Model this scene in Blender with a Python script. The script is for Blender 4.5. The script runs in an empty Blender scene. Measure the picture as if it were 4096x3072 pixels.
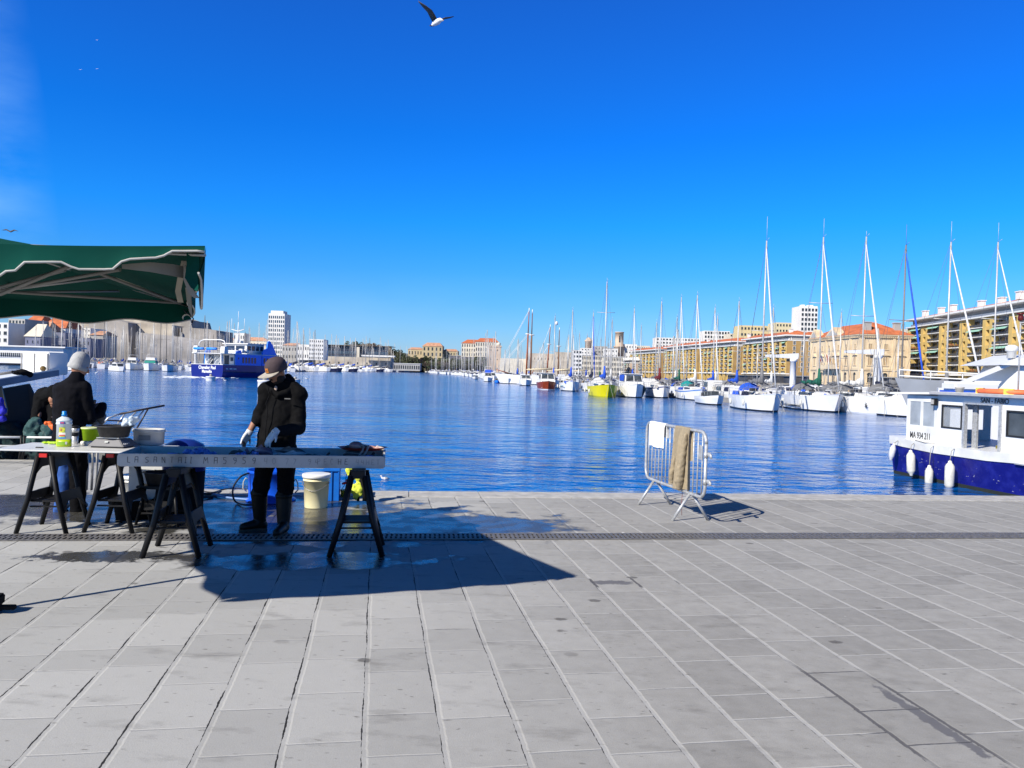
import bpy, bmesh, math, random
from mathutils import Vector, Matrix
from math import sin, cos, pi, radians as R
random.seed(7)
S = bpy.context.scene
COL = S.collection

# ---------------------------------------------------------------- camera
FPX = 3196.0
PITCH, ROLL, EYE = R(-0.87), R(1.6), 1.67
cam_f = Vector((0, cos(PITCH), sin(PITCH)))
_r0 = Vector((1, 0, 0)); _u0 = Vector((0, -sin(PITCH), cos(PITCH)))
cam_r = _r0*cos(ROLL) + _u0*sin(ROLL)
cam_u = -_r0*sin(ROLL) + _u0*cos(ROLL)
cd = bpy.data.cameras.new("camera"); cam = bpy.data.objects.new("camera", cd); COL.objects.link(cam)
cd.sensor_width = 36; cd.lens = 36*FPX/4096; cd.clip_start = 0.1; cd.clip_end = 6000
cam.matrix_world = Matrix(((cam_r.x, cam_u.x, -cam_f.x, 0), (cam_r.y, cam_u.y, -cam_f.y, 0), (cam_r.z, cam_u.z, -cam_f.z, EYE), (0, 0, 0, 1)))
S.camera = cam
def ray(px, py): return cam_f + cam_r*((px-2048)/FPX) - cam_u*((py-1536)/FPX)
def P(px, py, Y):
    d = ray(px, py); t = Y/d.y
    return Vector((0, 0, EYE)) + d*t
def G(px, py, z=0.0):
    d = ray(px, py); t = (z-EYE)/d.z
    return Vector((0, 0, EYE)) + d*t
WZ = -1.1                                   # water level below the quay

# ---------------------------------------------------------------- sun, sky, exposure
SUN_AZ = Vector((0.702, 0.712)); SUN_EL = R(35.7)
Ld = Vector((SUN_AZ.x*cos(SUN_EL), SUN_AZ.y*cos(SUN_EL), -sin(SUN_EL)))
sl = bpy.data.lights.new("sun", 'SUN'); sl.energy = 5.0; sl.angle = R(0.5); sl.color = (1.0, 0.935, 0.83)
so = bpy.data.objects.new("sun", sl); COL.objects.link(so); so.rotation_euler = Ld.to_track_quat('-Z', 'Y').to_euler(); so.location = (-20, -20, 30)
W = bpy.data.worlds.new("World"); S.world = W; W.use_nodes = True
nt = W.node_tree; nt.nodes.clear()
def N(t, k, **kw):
    n = t.nodes.new(k)
    for a, v in kw.items(): setattr(n, a, v)
    return n
sky = N(nt, 'ShaderNodeTexSky', sky_type='NISHITA'); sky.sun_disc = False
sky.sun_elevation = SUN_EL; sky.sun_rotation = math.atan2(-SUN_AZ.x, -SUN_AZ.y) % (2*pi)
sky.air_density = 1.0; sky.dust_density = 0.15; sky.ozone_density = 4.0
hs = N(nt, 'ShaderNodeHueSaturation'); hs.inputs['Saturation'].default_value = 1.22; hs.inputs['Value'].default_value = 1.0
mul = N(nt, 'ShaderNodeMix', data_type='RGBA', blend_type='MULTIPLY'); mul.inputs['Factor'].default_value = 1

sxz = N(nt, 'ShaderNodeSeparateXYZ'); tcz = N(nt, 'ShaderNodeTexCoord'); nt.links.new(tcz.outputs['Generated'], sxz.inputs[0])
skr = N(nt, 'ShaderNodeValToRGB'); nt.links.new(sxz.outputs[2], skr.inputs[0]); nt.links.new(skr.outputs[0], mul.inputs[7])
el = skr.color_ramp.elements
el[0].position = 0.0; el[0].color = (.46, .58, .92, 1)
el[1].position = 1.0; el[1].color = (.02, .08, .20, 1)
for p_, c_ in ((.08, (.28, .62, 1.04, 1)), (.18, (.09, .70, 1.35, 1)), (.28, (.06, .64, 1.35, 1)), (.42, (.14, .60, 1.30, 1)), (.50, (.05, .22, .50, 1)), (.60, (.02, .08, .20, 1))):
    e_ = el.new(p_); e_.color = c_
# thin cirrus: a pale wisp rising on the left and one faint streak low over the harbour
tc = N(nt, 'ShaderNodeTexCoord'); mp = N(nt, 'ShaderNodeMapping')
mp.inputs['Scale'].default_value = (3.2, 3.2, 9.0); mp.inputs['Rotation'].default_value = (0, R(14), 0)
ns = N(nt, 'ShaderNodeTexNoise'); ns.inputs['Scale'].default_value = 1.3; ns.inputs['Detail'].default_value = 6; ns.inputs['Roughness'].default_value = .55
sx = N(nt, 'ShaderNodeSeparateXYZ')
mx = N(nt, 'ShaderNodeMapRange'); mx.inputs[1].default_value = -0.49; mx.inputs[2].default_value = -0.57; mx.inputs[3].default_value = 0; mx.inputs[4].default_value = 0.75
mn = N(nt, 'ShaderNodeMapRange'); mn.inputs[1].default_value = .36; mn.inputs[2].default_value = .62
mm = N(nt, 'ShaderNodeMath', operation='MULTIPLY')
low = N(nt, 'ShaderNodeMapRange'); low.inputs[1].default_value = .03; low.inputs[2].default_value = .12; low.inputs[3].default_value = .34; low.inputs[4].default_value = 0
add = N(nt, 'ShaderNodeMath', operation='MAXIMUM'); m2 = N(nt, 'ShaderNodeMath', operation='MULTIPLY')
cm = N(nt, 'ShaderNodeMix', data_type='RGBA'); cm.inputs[7].default_value = (2.4, 4.8, 8.6, 1)
bg = N(nt, 'ShaderNodeBackground'); bg.inputs['Strength'].default_value = 0.10
wo = N(nt, 'ShaderNodeOutputWorld')
L = nt.links.new
L(sky.outputs[0], hs.inputs['Color']); L(hs.outputs[0], mul.inputs[6])
L(tc.outputs['Generated'], mp.inputs[0]); L(mp.outputs[0], ns.inputs['Vector']); L(tc.outputs['Generated'], sx.inputs[0])
L(sx.outputs[0], mx.inputs[0]); L(ns.outputs['Fac'], mn.inputs[0]); L(mx.outputs[0], mm.inputs[0]); L(mn.outputs[0], mm.inputs[1])
L(sx.outputs[2], low.inputs[0]); L(low.outputs[0], m2.inputs[0]); L(mn.outputs[0], m2.inputs[1])
L(mm.outputs[0], add.inputs[0]); L(m2.outputs[0], add.inputs[1])
L(add.outputs[0], cm.inputs['Factor']); L(mul.outputs[2], cm.inputs[6]); L(cm.outputs[2], bg.inputs['Color']); L(bg.outputs[0], wo.inputs[0])
S.view_settings.view_transform = 'Standard'; S.view_settings.look = 'None'; S.view_settings.gamma = 1
S.view_settings.exposure = 0.5
S.cycles.max_bounces = 6; S.cycles.diffuse_bounces = 2; S.cycles.glossy_bounces = 4; S.cycles.transparent_max_bounces = 8

# ---------------------------------------------------------------- materials
MATS = {}
def M(name, col, rough=.6, metal=0.0, var=.12, scale=6.0, bump=0.0, spec=.4, col2=None, mixlo=.45, mixhi=.6, detail=4, coat=0, stretch=None, trans=0, alpha=1):
    if name in MATS: return MATS[name]
    m = bpy.data.materials.new(name); MATS[name] = m; m.use_nodes = True
    t = m.node_tree; b = t.nodes['Principled BSDF']; Lk = t.links.new
    b.inputs['Roughness'].default_value = rough; b.inputs['Metallic'].default_value = metal
    b.inputs['Specular IOR Level'].default_value = spec; b.inputs['Coat Weight'].default_value = coat
    b.inputs['Transmission Weight'].default_value = trans; b.inputs['Alpha'].default_value = alpha
    c = Vector(col[:3])
    tcn = N(t, 'ShaderNodeTexCoord'); mpn = N(t, 'ShaderNodeMapping'); Lk(tcn.outputs['Object'], mpn.inputs[0])
    if stretch: mpn.inputs['Scale'].default_value = stretch
    nz = N(t, 'ShaderNodeTexNoise'); nz.inputs['Scale'].default_value = scale; nz.inputs['Detail'].default_value = detail
    Lk(mpn.outputs[0], nz.inputs['Vector'])
    mr = N(t, 'ShaderNodeMapRange'); Lk(nz.outputs['Fac'], mr.inputs[0])
    mixn = N(t, 'ShaderNodeMix', data_type='RGBA')
    if col2:
        mr.inputs[1].default_value = mixlo; mr.inputs[2].default_value = mixhi
        mixn.inputs[6].default_value = (*c, 1); mixn.inputs[7].default_value = (*col2[:3], 1)
    else:
        mr.inputs[1].default_value = .3; mr.inputs[2].default_value = .7
        mixn.inputs[6].default_value = (*(c*(1-var)), 1); mixn.inputs[7].default_value = (*(min(1, v*(1+var)) for v in c), 1)
    Lk(mr.outputs[0], mixn.inputs['Factor']); Lk(mixn.outputs[2], b.inputs['Base Color'])
    if bump:
        bp = N(t, 'ShaderNodeBump'); bp.inputs['Strength'].default_value = bump; bp.inputs['Distance'].default_value = .01
        n2 = N(t, 'ShaderNodeTexNoise'); n2.inputs['Scale'].default_value = scale*6; n2.inputs['Detail'].default_value = 4
        Lk(mpn.outputs[0], n2.inputs['Vector']); Lk(n2.outputs['Fac'], bp.inputs['Height']); Lk(bp.outputs[0], b.inputs['Normal'])
    return m

# ---------------------------------------------------------------- object helpers
def tag(o, label=None, cat=None, group=None, kind=None):
    if label: o['label'] = label
    if cat: o['category'] = cat
    if group: o['group'] = group
    if kind: o['kind'] = kind
    return o
def thing(name, label, cat, loc=(0, 0, 0), rz=0.0, group=None):
    o = bpy.data.objects.new(name, None); COL.objects.link(o); o.empty_display_size = .2
    o.location = loc; o.rotation_euler = (0, 0, rz)
    return tag(o, label, cat, group)
def copy_tree(o, loc=None, rz=None, label=None, scale=None):
    c = o.copy(); COL.objects.link(c)
    if loc is not None: c.location = loc
    if rz is not None: c.rotation_euler = (0, 0, rz)
    if scale is not None: c.scale = (scale,)*3 if isinstance(scale, (int, float)) else scale
    if label: c['label'] = label
    for ch in o.children:
        d = ch.copy(); COL.objects.link(d); d.parent = c
        for g in ch.children:
            e = g.copy(); COL.objects.link(e); e.parent = d
    return c

class MB:
    def __init__(s): s.v = []; s.f = []; s.m = []; s.sm = []; s.mi = 0
    def mat(s, i): s.mi = i; return s
    def add(s, vs, fs, smooth=False):
        k = len(s.v); s.v += [tuple(p) for p in vs]
        for f in fs: s.f.append([i+k for i in f]); s.m.append(s.mi); s.sm.append(smooth)
        return s
    def box(s, c, d, rz=0, rx=0, ry=0, taper=1.0):
        a, b, e = d[0]/2, d[1]/2, d[2]/2
        vs = []
        Mx = Matrix.Rotation(rz, 3, 'Z') @ Matrix.Rotation(ry, 3, 'Y') @ Matrix.Rotation(rx, 3, 'X')
        for z in (-e, e):
            k = taper if z > 0 else 1
            for x, y in ((-a, -b), (a, -b), (a, b), (-a, b)): vs.append(Mx @ Vector((x*k, y*k, z)) + Vector(c))
        return s.add(vs, [(0, 3, 2, 1), (4, 5, 6, 7), (0, 1, 5, 4), (1, 2, 6, 5), (2, 3, 7, 6), (3, 0, 4, 7)])
    def bx(s, x0, x1, y0, y1, z0, z1): return s.box(((x0+x1)/2, (y0+y1)/2, (z0+z1)/2), (abs(x1-x0), abs(y1-y0), abs(z1-z0)))
    def rings(s, rs, cap=True, smooth=True, closed=True):
        n = len(rs[0]); vs = [p for r in rs for p in r]; fs = []
        for i in range(len(rs)-1):
            for j in range(n if closed else n-1):
                a = i*n+j; b = i*n+(j+1) % n
                fs.append((a, b, b+n, a+n))
        k = len(s.v); s.add(vs, fs, smooth)
        if cap:
            s.f.append([k+i for i in range(n)][::-1]); s.m.append(s.mi); s.sm.append(False)
            s.f.append([k+(len(rs)-1)*n+i for i in range(n)]); s.m.append(s.mi); s.sm.append(False)
        return s
    def path(s, pts, r, n=8, cap=True, flat=1.0):
        pts = [Vector(p) for p in pts]; rs = []; up = None
        for i, p in enumerate(pts):
            t = (pts[min(i+1, len(pts)-1)] - pts[max(i-1, 0)])
            if t.length < 1e-9: t = Vector((0, 0, 1))
            t.normalize()
            if up is None:
                up = Vector((0, 0, 1)) if abs(t.z) < .9 else Vector((1, 0, 0))
            a = t.cross(up); a.normalize(); b = a.cross(t); up = b
            rr = r[i] if isinstance(r, (list, tuple)) else r
            rs.append([p + a*(rr*cos(2*pi*k/n)) + b*(rr*flat*sin(2*pi*k/n)) for k in range(n)])
        return s.rings(rs, cap)
    def tube(s, a, b, r, r2=None, n=8): return s.path([a, b], [r, r if r2 is None else r2], n)
    def lathe(s, prof, c=(0, 0, 0), n=20, sx=1, sy=1, cap=True, rz=0):
        rs = []
        for r, z in prof: rs.append([(c[0]+r*sx*cos(2*pi*k/n+rz), c[1]+r*sy*sin(2*pi*k/n+rz), c[2]+z) for k in range(n)])
        return s.rings(rs, cap)
    def ball(s, c, r, n=12, m=8, sx=1, sy=1, sz=1):
        prof = [(max(1e-4, r*sin(pi*i/m)), -r*sz*cos(pi*i/m)) for i in range(m+1)]
        return s.lathe(prof, c, n, sx, sy)
    def prism(s, poly, z0, z1):
        n = len(poly); vs = [(x, y, z0) for x, y in poly]+[(x, y, z1) for x, y in poly]
        return s.add(vs, [list(range(n))[::-1], list(range(n, 2*n))] + [(i, (i+1) % n, (i+1) % n+n, i+n) for i in range(n)])
    def slab(s, poly, off):
        n = len(poly); off = Vector(off); vs = [Vector(p) for p in poly]; vs += [p+off for p in vs]
        return s.add(vs, [list(range(n))[::-1], list(range(n, 2*n))] + [(i, (i+1) % n, (i+1) % n+n, i+n) for i in range(n)])
    def shift(s, o):
        o = Vector(o); s.v = [tuple(Vector(p)-o) for p in s.v]; return s
    def mesh(s, name, mats):
        me = bpy.data.meshes.new(name); me.from_pydata(s.v, [], s.f)
        for m in (mats if isinstance(mats, (list, tuple)) else [mats]): me.materials.append(m)
        me.polygons.foreach_set('material_index', s.m); me.polygons.foreach_set('use_smooth', s.sm)
        me.update(); return me
    def build(s, name, mats, parent=None, loc=None, rot=None, bevel=0):
        me = s.mesh(name, mats)
        if bevel:
            bm = bmesh.new(); bm.from_mesh(me)
            bmesh.ops.recalc_face_normals(bm, faces=bm.faces)
            bmesh.ops.bevel(bm, geom=[e for e in bm.edges if len(e.link_faces) == 2 and e.calc_face_angle(0) > .6], offset=bevel, segments=2, affect='EDGES', clamp_overlap=True)
            bm.to_mesh(me); bm.free()
        o = bpy.data.objects.new(name, me); COL.objects.link(o)
        if parent is not None: o.parent = parent
        if loc is not None: o.location = loc
        if rot is not None: o.rotation_euler = rot
        return o
def inst(name, me, parent, loc=(0, 0, 0), rot=(0, 0, 0), scale=None):
    o = bpy.data.objects.new(name, me); COL.objects.link(o); o.parent = parent; o.location = loc; o.rotation_euler = rot
    if scale: o.scale = scale
    return o
TMP = bpy.data.scenes.new('workbench')
def blob(mb, name, mat, voxel=.012, smooth=6, parent=None, loc=None, disp=0, dscale=8, seed=0):
    """union of closed shapes -> one continuous skin"""
    me = mb.mesh(name+'_src', mat); o = bpy.data.objects.new(name+'_src', me); TMP.collection.objects.link(o)
    md = o.modifiers.new('r', 'REMESH'); md.mode = 'VOXEL'; md.voxel_size = voxel; md.use_smooth_shade = True
    if smooth:
        ms = o.modifiers.new('s', 'SMOOTH'); ms.iterations = smooth; ms.factor = .5
    with bpy.context.temp_override(scene=TMP, view_layer=TMP.view_layers[0]): dg = bpy.context.evaluated_depsgraph_get(); dg.update()
    me2 = bpy.data.meshes.new_from_object(o.evaluated_get(dg)); me2.name = name
    bpy.data.objects.remove(o); bpy.data.meshes.remove(me)
    if disp:
        from mathutils import noise
        for v in me2.vertices:
            q = v.co*dscale + Vector((seed, seed*1.7, 0))
            v.co += v.normal*(disp*(noise.noise(q)+.5*noise.noise(q*2.1)))
    me2.materials.clear(); me2.materials.append(mat)
    for p in me2.polygons: p.use_smooth = True; p.material_index = 0
    r = bpy.data.objects.new(name, me2); COL.objects.link(r)
    if parent is not None: r.parent = parent
    if loc is not None: r.location = loc
    return r
def text(body, size, mat, name, parent, mtx, extrude=.004, align='LEFT', sx=1.0, bold=0):
    cu = bpy.data.curves.new(name, 'FONT'); cu.body = body; cu.size = size; cu.extrude = extrude; cu.align_x = align; cu.offset = bold
    o = bpy.data.objects.new(name+'_c', cu); TMP.collection.objects.link(o)
    with bpy.context.temp_override(scene=TMP, view_layer=TMP.view_layers[0]): dg = bpy.context.evaluated_depsgraph_get(); dg.update()
    me = bpy.data.meshes.new_from_object(o.evaluated_get(dg)); bpy.data.objects.remove(o)
    me.materials.clear(); me.materials.append(mat)
    for p in me.polygons: p.material_index = 0
    me.transform(mtx @ Matrix.Diagonal((sx, 1, 1, 1)))
    r = bpy.data.objects.new(name, me); COL.objects.link(r); r.parent = parent
    return r
def frame(o, x, y):
    """4x4 putting text-plane x,y axes at o"""
    x = Vector(x).normalized(); y = Vector(y).normalized(); z = x.cross(y).normalized(); y = z.cross(x)
    return Matrix(((x.x, y.x, z.x, o[0]), (x.y, y.y, z.y, o[1]), (x.z, y.z, z.z, o[2]), (0, 0, 0, 1)))
def struct(name, mb, mats): return tag(mb.build(name, mats), kind='structure')
# ================================================================ THE SETTING
S.cycles.use_denoising = True
QA = R(9.0)
qu = Vector((cos(QA), sin(QA), 0)); qv = Vector((-sin(QA), cos(QA), 0))

def paving_material():
    m = bpy.data.materials.new('paving'); m.use_nodes = True; t = m.node_tree; b = t.nodes['Principled BSDF']; K = t.links.new
    def math_(op, a, c=None, d=None, clamp=False):
        n = N(t, 'ShaderNodeMath', operation=op); n.use_clamp = clamp
        for i, v in enumerate((a, c, d)):
            if v is None: continue
            if isinstance(v, (int, float)): n.inputs[i].default_value = v
            else: K(v, n.inputs[i])
        return n.outputs[0]
    def mrange(v, a, c, d=0., e=1., smooth=False):
        n = N(t, 'ShaderNodeMapRange'); n.inputs[1].default_value = a; n.inputs[2].default_value = c; n.inputs[3].default_value = d; n.inputs[4].default_value = e
        if smooth: n.interpolation_type = 'SMOOTHSTEP'
        K(v, n.inputs[0]); return n.outputs[0]
    def noise_(vec, sc, det=4, rough=.5):
        n = N(t, 'ShaderNodeTexNoise'); n.inputs['Scale'].default_value = sc; n.inputs['Detail'].default_value = det; n.inputs['Roughness'].default_value = rough
        K(vec, n.inputs['Vector']); return n.outputs['Fac']
    def mixc(f, a, c, mode='MIX'):
        n = N(t, 'ShaderNodeMix', data_type='RGBA', blend_type=mode)
        for s_, v in ((n.inputs['Factor'], f), (n.inputs[6], a), (n.inputs[7], c)):
            if isinstance(v, (int, float)): s_.default_value = v
            elif isinstance(v, tuple): s_.default_value = (*v, 1)
            else: K(v, s_)
        return n.outputs[2]
    geo = N(t, 'ShaderNodeNewGeometry'); pos = geo.outputs['Position']
    rot = N(t, 'ShaderNodeVectorRotate', rotation_type='Z_AXIS'); K(pos, rot.inputs['Vector']); rot.inputs['Angle'].default_value = -R(9.5)
    sp = N(t, 'ShaderNodeSeparateXYZ'); K(rot.outputs[0], sp.inputs[0])
    wob = math_('MULTIPLY', math_('SUBTRACT', noise_(rot.outputs[0], 1.7, 3), .5), .02)
    wob2 = math_('MULTIPLY', math_('SUBTRACT', noise_(rot.outputs[0], 14, 3), .5), .010)
    wu = math_('ADD', wob, wob2)
    W_ = .352
    u = math_('DIVIDE', math_('ADD', math_('ADD', sp.outputs[0], wu), .033+W_*40), W_)
    row = math_('FLOOR', u); fu = math_('FRACT', u)
    wn = N(t, 'ShaderNodeTexWhiteNoise', noise_dimensions='1D'); K(row, wn.inputs['W'])
    Ls = .47
    vv = math_('ADD', math_('DIVIDE', math_('ADD', sp.outputs[1], wu), Ls), math_('ADD', math_('MULTIPLY', wn.outputs[0], 7.3), 50))
    cell = math_('FLOOR', vv); fv = math_('FRACT', vv)
    cb = N(t, 'ShaderNodeCombineXYZ'); K(row, cb.inputs[0]); K(cell, cb.inputs[1])
    w2 = N(t, 'ShaderNodeTexWhiteNoise', noise_dimensions='2D'); K(cb.outputs[0], w2.inputs['Vector'])
    jp = math_('ADD', math_('MULTIPLY', w2.outputs[0], .5), .25)
    dv = math_('MULTIPLY', math_('SUBTRACT', fv, jp), Ls)           # metres from the cross joint
    cbs = N(t, 'ShaderNodeCombineXYZ'); K(row, cbs.inputs[0]); K(math_('ADD', cell, math_('GREATER_THAN', dv, 0.0)), cbs.inputs[1])
    w3 = N(t, 'ShaderNodeTexWhiteNoise', noise_dimensions='2D'); K(cbs.outputs[0], w3.inputs['Vector'])
    du = math_('MULTIPLY', fu, W_)                                   # metres right of the long joint
    # joints
    edgen = noise_(pos, 30, 3)
    band = math_('MULTIPLY', math_('GREATER_THAN', du, .002), math_('SUBTRACT', 1.0, mrange(math_('ADD', du, math_('MULTIPLY', edgen, .008)), .024, .034)))
    crossb = math_('SUBTRACT', 1.0, mrange(math_('ADD', math_('ABSOLUTE', dv), math_('MULTIPLY', edgen, .006)), .006, .011))
    mort = math_('MAXIMUM', band, crossb)
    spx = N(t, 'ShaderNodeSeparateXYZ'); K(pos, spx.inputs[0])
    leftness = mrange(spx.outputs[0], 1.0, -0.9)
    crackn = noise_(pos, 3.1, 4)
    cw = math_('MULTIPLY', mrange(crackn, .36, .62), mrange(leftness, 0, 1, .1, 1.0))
    crackd = math_('MINIMUM', du, math_('SUBTRACT', W_, du))
    crack = math_('LESS_THAN', math_('ADD', crackd, math_('MULTIPLY', math_('SUBTRACT', edgen, .5), .008)), math_('MULTIPLY', cw, .0048))
    crackv = math_('LESS_THAN', math_('ADD', math_('ABSOLUTE', dv), math_('MULTIPLY', edgen, .006)), math_('MULTIPLY', mrange(noise_(pos, 1.3, 3), .58, .7), .006))
    crk = math_('MAXIMUM', crack, crackv)
    # stone
    grain = noise_(pos, 160, 3, .7); mid = noise_(pos, 9, 5, .6); big = noise_(pos, .55, 4)
    stone = mixc(mrange(mid, .3, .7), (.270, .264, .248), (.328, .322, .306))
    stone = mixc(math_('MULTIPLY', leftness, .75), stone, (.43, .43, .415))  # paler stone on the left: brighter light and sheen put into the colour
    tint = mrange(w3.outputs[0], 0, 1, .86, 1.07)
    cbt = N(t, 'ShaderNodeCombineXYZ'); [K(tint, cbt.inputs[i]) for i in range(3)]
    stone = mixc(1.0, stone, cbt.outputs[0], 'MULTIPLY')
    gr = mrange(grain, .25, .75, .86, 1.12); cbg = N(t, 'ShaderNodeCombineXYZ'); [K(gr, cbg.inputs[i]) for i in range(3)]
    stone = mixc(1.0, stone, cbg.outputs[0], 'MULTIPLY')
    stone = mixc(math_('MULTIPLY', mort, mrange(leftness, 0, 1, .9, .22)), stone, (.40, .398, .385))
    # stains: scuffs and small dark spots
    mps = N(t, 'ShaderNodeMapping'); mps.inputs['Rotation'].default_value = (0, 0, .4); mps.inputs['Scale'].default_value = (1, 2.2, 1); K(pos, mps.inputs[0])
    sp1 = mrange(noise_(mps.outputs[0], 2.3, 6, .62), .56, .74); sp2 = mrange(noise_(mps.outputs[0], 13, 3, .5), .66, .73)
    stain = math_('MAXIMUM', math_('MULTIPLY', sp1, .5), math_('MULTIPLY', sp2, .7))
    stone = mixc(stain, stone, (.12, .115, .105))
    vor = N(t, 'ShaderNodeTexVoronoi'); vor.inputs['Scale'].default_value = 1.1; vor.inputs['Randomness'].default_value = 1; K(pos, vor.inputs['Vector'])
    gv = N(t, 'ShaderNodeTexVoronoi'); gv.inputs['Scale'].default_value = 1.7; gv.inputs['Randomness'].default_value = 1; mpg = N(t, 'ShaderNodeMapping'); mpg.inputs['Location'].default_value = (3.3, 7.7, 0); mpg.inputs['Scale'].default_value = (1, 1.3, 1); K(pos, mpg.inputs[0]); K(mpg.outputs[0], gv.inputs['Vector'])
    gum = math_('MULTIPLY', math_('SUBTRACT', 1.0, mrange(math_('ADD', gv.outputs['Distance'], math_('MULTIPLY', edgen, .07)), .10, .125)), mrange(noise_(pos, .9, 2), .40, .50))
    stone = mixc(math_('MULTIPLY', gum, .72), stone, (.07, .065, .06))
    fleck = math_('LESS_THAN', math_('ADD', vor.outputs['Distance'], math_('MULTIPLY', edgen, .02)), .028)
    stone = mixc(math_('MULTIPLY', fleck, .85), stone, (.75, .75, .73))
    stone = mixc(crk, stone, (.018, .017, .015))
    # wet patches (ellipses on the ground, broken up by noise)
    warp = noise_(pos, 2.2, 5, .6); warp = math_('MULTIPLY', math_('SUBTRACT', warp, .5), 2.6)
    warp2 = math_('MULTIPLY', math_('SUBTRACT', noise_(pos, 9, 5, .65), .5), 3.2)
    wet = None; jz = None; dk = None
    g0 = G
    for (px, py, ru, rv, ang, amp) in ((1330, 2090, 2.15, 1.05, 8, 1.0), (800, 2030, 2.4, 1.0, 8, 1.0), (1900, 2100, 1.1, .55, 8, .8), (200, 2020, 2.2, .8, 8, .8),
                                       (430, 2225, .6, .2, 9, .75), (1150, 2240, 1.25, .30, 8, 1.0), (2440, 2330, .17, .06, 5, .9), (2500, 2331, .42, .16, 8, .3), (3600, 2871, .95, .25, 101, .35), (3730, 2890, .42, .035, 100, .9)):
        c = g0(px, py); mpn = N(t, 'ShaderNodeMapping', vector_type='TEXTURE')
        mpn.inputs['Location'].default_value = (c.x, c.y, 0); mpn.inputs['Rotation'].default_value = (0, 0, R(ang)); mpn.inputs['Scale'].default_value = (ru, rv, 1000)
        K(pos, mpn.inputs[0]); ln = N(t, 'ShaderNodeVectorMath', operation='LENGTH'); K(mpn.outputs[0], ln.inputs[0])
        d = math_('ADD', ln.outputs['Value'], math_('MULTIPLY', warp if ru > .65 or py in (2331, 2871) else warp2, amp))
        w_ = math_('SUBTRACT', 1.0, mrange(d, .85, 1.12))
        if py in (2330, 2890): dk = w_ if dk is None else math_('MAXIMUM', dk, w_); continue
        if py == 2331 or py == 2871: jz = w_ if jz is None else math_('MAXIMUM', jz, w_); continue
        wet = w_ if wet is None else math_('MAXIMUM', wet, w_)
    pud = math_('MULTIPLY', wet, mrange(noise_(pos, 5, 4), .42, .60))
    stone = mixc(math_('MULTIPLY', dk, .75), stone, (.085, .085, .10))
    stone = mixc(math_('MULTIPLY', math_('MULTIPLY', jz, mort), .9), stone, (.075, .072, .075))
    wetc = mixc(1.0, stone, (.15, .148, .142), 'MULTIPLY')
    col = mixc(wet, stone, wetc)
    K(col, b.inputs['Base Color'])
    rr = math_('SUBTRACT', .82, math_('MULTIPLY', wet, .50)); rr = math_('SUBTRACT', rr, math_('MULTIPLY', pud, .14)); K(rr, b.inputs['Roughness'])
    b.inputs['Specular IOR Level'].default_value = .45
    ht = math_('ADD', math_('MULTIPLY', grain, .0014), math_('MULTIPLY', mid, .0022))
    ht = math_('SUBTRACT', ht, math_('MULTIPLY', mort, .0025)); ht = math_('SUBTRACT', ht, math_('MULTIPLY', crk, .008))
    dry = math_('SUBTRACT', 1.0, math_('MULTIPLY', wet, .62))
    bp = N(t, 'ShaderNodeBump'); bp.inputs['Distance'].default_value = 1.0; K(dry, bp.inputs['Strength']); K(ht, bp.inputs['Height']); K(bp.outputs[0], b.inputs['Normal'])
    return m
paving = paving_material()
e0, e1 = G(1560, 1968), G(4096, 1988); ed = (e1-e0).normalized()
c0 = G(585, 1963); c0 = e0 + ed*((c0-e0).dot(ed)); c1 = G(560, 1842); cl = G(0, 1838); dl = (c1-cl).normalized()
eL = cl - dl*60; eR = e1 + ed*60
kv = Vector((-ed.y, ed.x, 0))
poly = [(eL.x, eL.y), (c1.x, c1.y), (c0.x, c0.y), (eR.x, eR.y), (eR.x, -60), (eL.x, -60)][::-1]
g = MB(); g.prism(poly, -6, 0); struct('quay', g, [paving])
# pale coping stones along the water's edge, 12 mm proud
stone_edge = M('coping_stone', (.40, .392, .375), .8, var=.2, scale=7, bump=.4)
k = MB(); a = 0; Lk_ = (eR-c0).length
while a < Lk_-.1:
    w = random.uniform(.9, 1.5); p = c0 + ed*a; q = p + ed*(w-.012)
    k.slab([p+kv*.03-Vector((0, 0, .3)), q+kv*.03-Vector((0, 0, .3)), q-kv*.42-Vector((0, 0, .3)), p-kv*.42-Vector((0, 0, .3))], (0, 0, .312)); a += w
struct('kerb', k, [stone_edge])

# ---------------------------------------------------------------- water
wm = bpy.data.materials.new('water'); wm.use_nodes = True; t = wm.node_tree; b = t.nodes['Principled BSDF']; K = t.links.new
b.inputs['Base Color'].default_value = (.0, .080, .31, 1); b.inputs['Roughness'].default_value = .09; b.inputs['IOR'].default_value = 1.33; b.inputs['Specular IOR Level'].default_value = .62
geo = N(t, 'ShaderNodeNewGeometry')
def wn_(sc, st, det, ro, rz):
    mp_ = N(t, 'ShaderNodeMapping'); mp_.inputs['Scale'].default_value = st; mp_.inputs['Rotation'].default_value = (0, 0, rz); K(geo.outputs['Position'], mp_.inputs[0])
    n = N(t, 'ShaderNodeTexNoise'); n.inputs['Scale'].default_value = sc; n.inputs['Detail'].default_value = det; n.inputs['Roughness'].default_value = ro; K(mp_.outputs[0], n.inputs['Vector']); return n.outputs['Fac']
def ma(op, x, y):
    n = N(t, 'ShaderNodeMath', operation=op)
    for i, v in enumerate((x, y)):
        if isinstance(v, (int, float)): n.inputs[i].default_value = v
        else: K(v, n.inputs[i])
    return n.outputs[0]
h = ma('ADD', ma('MULTIPLY', wn_(.42, (.7, 1.25, 1), 2, .5, .15), .17), ma('MULTIPLY', wn_(1.5, (.65, 1.2, 1), 3, .55, -.1), .085))
h = ma('ADD', h, ma('MULTIPLY', wn_(6.5, (.7, 1.2, 1), 2, .5, .2), .011))
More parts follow.
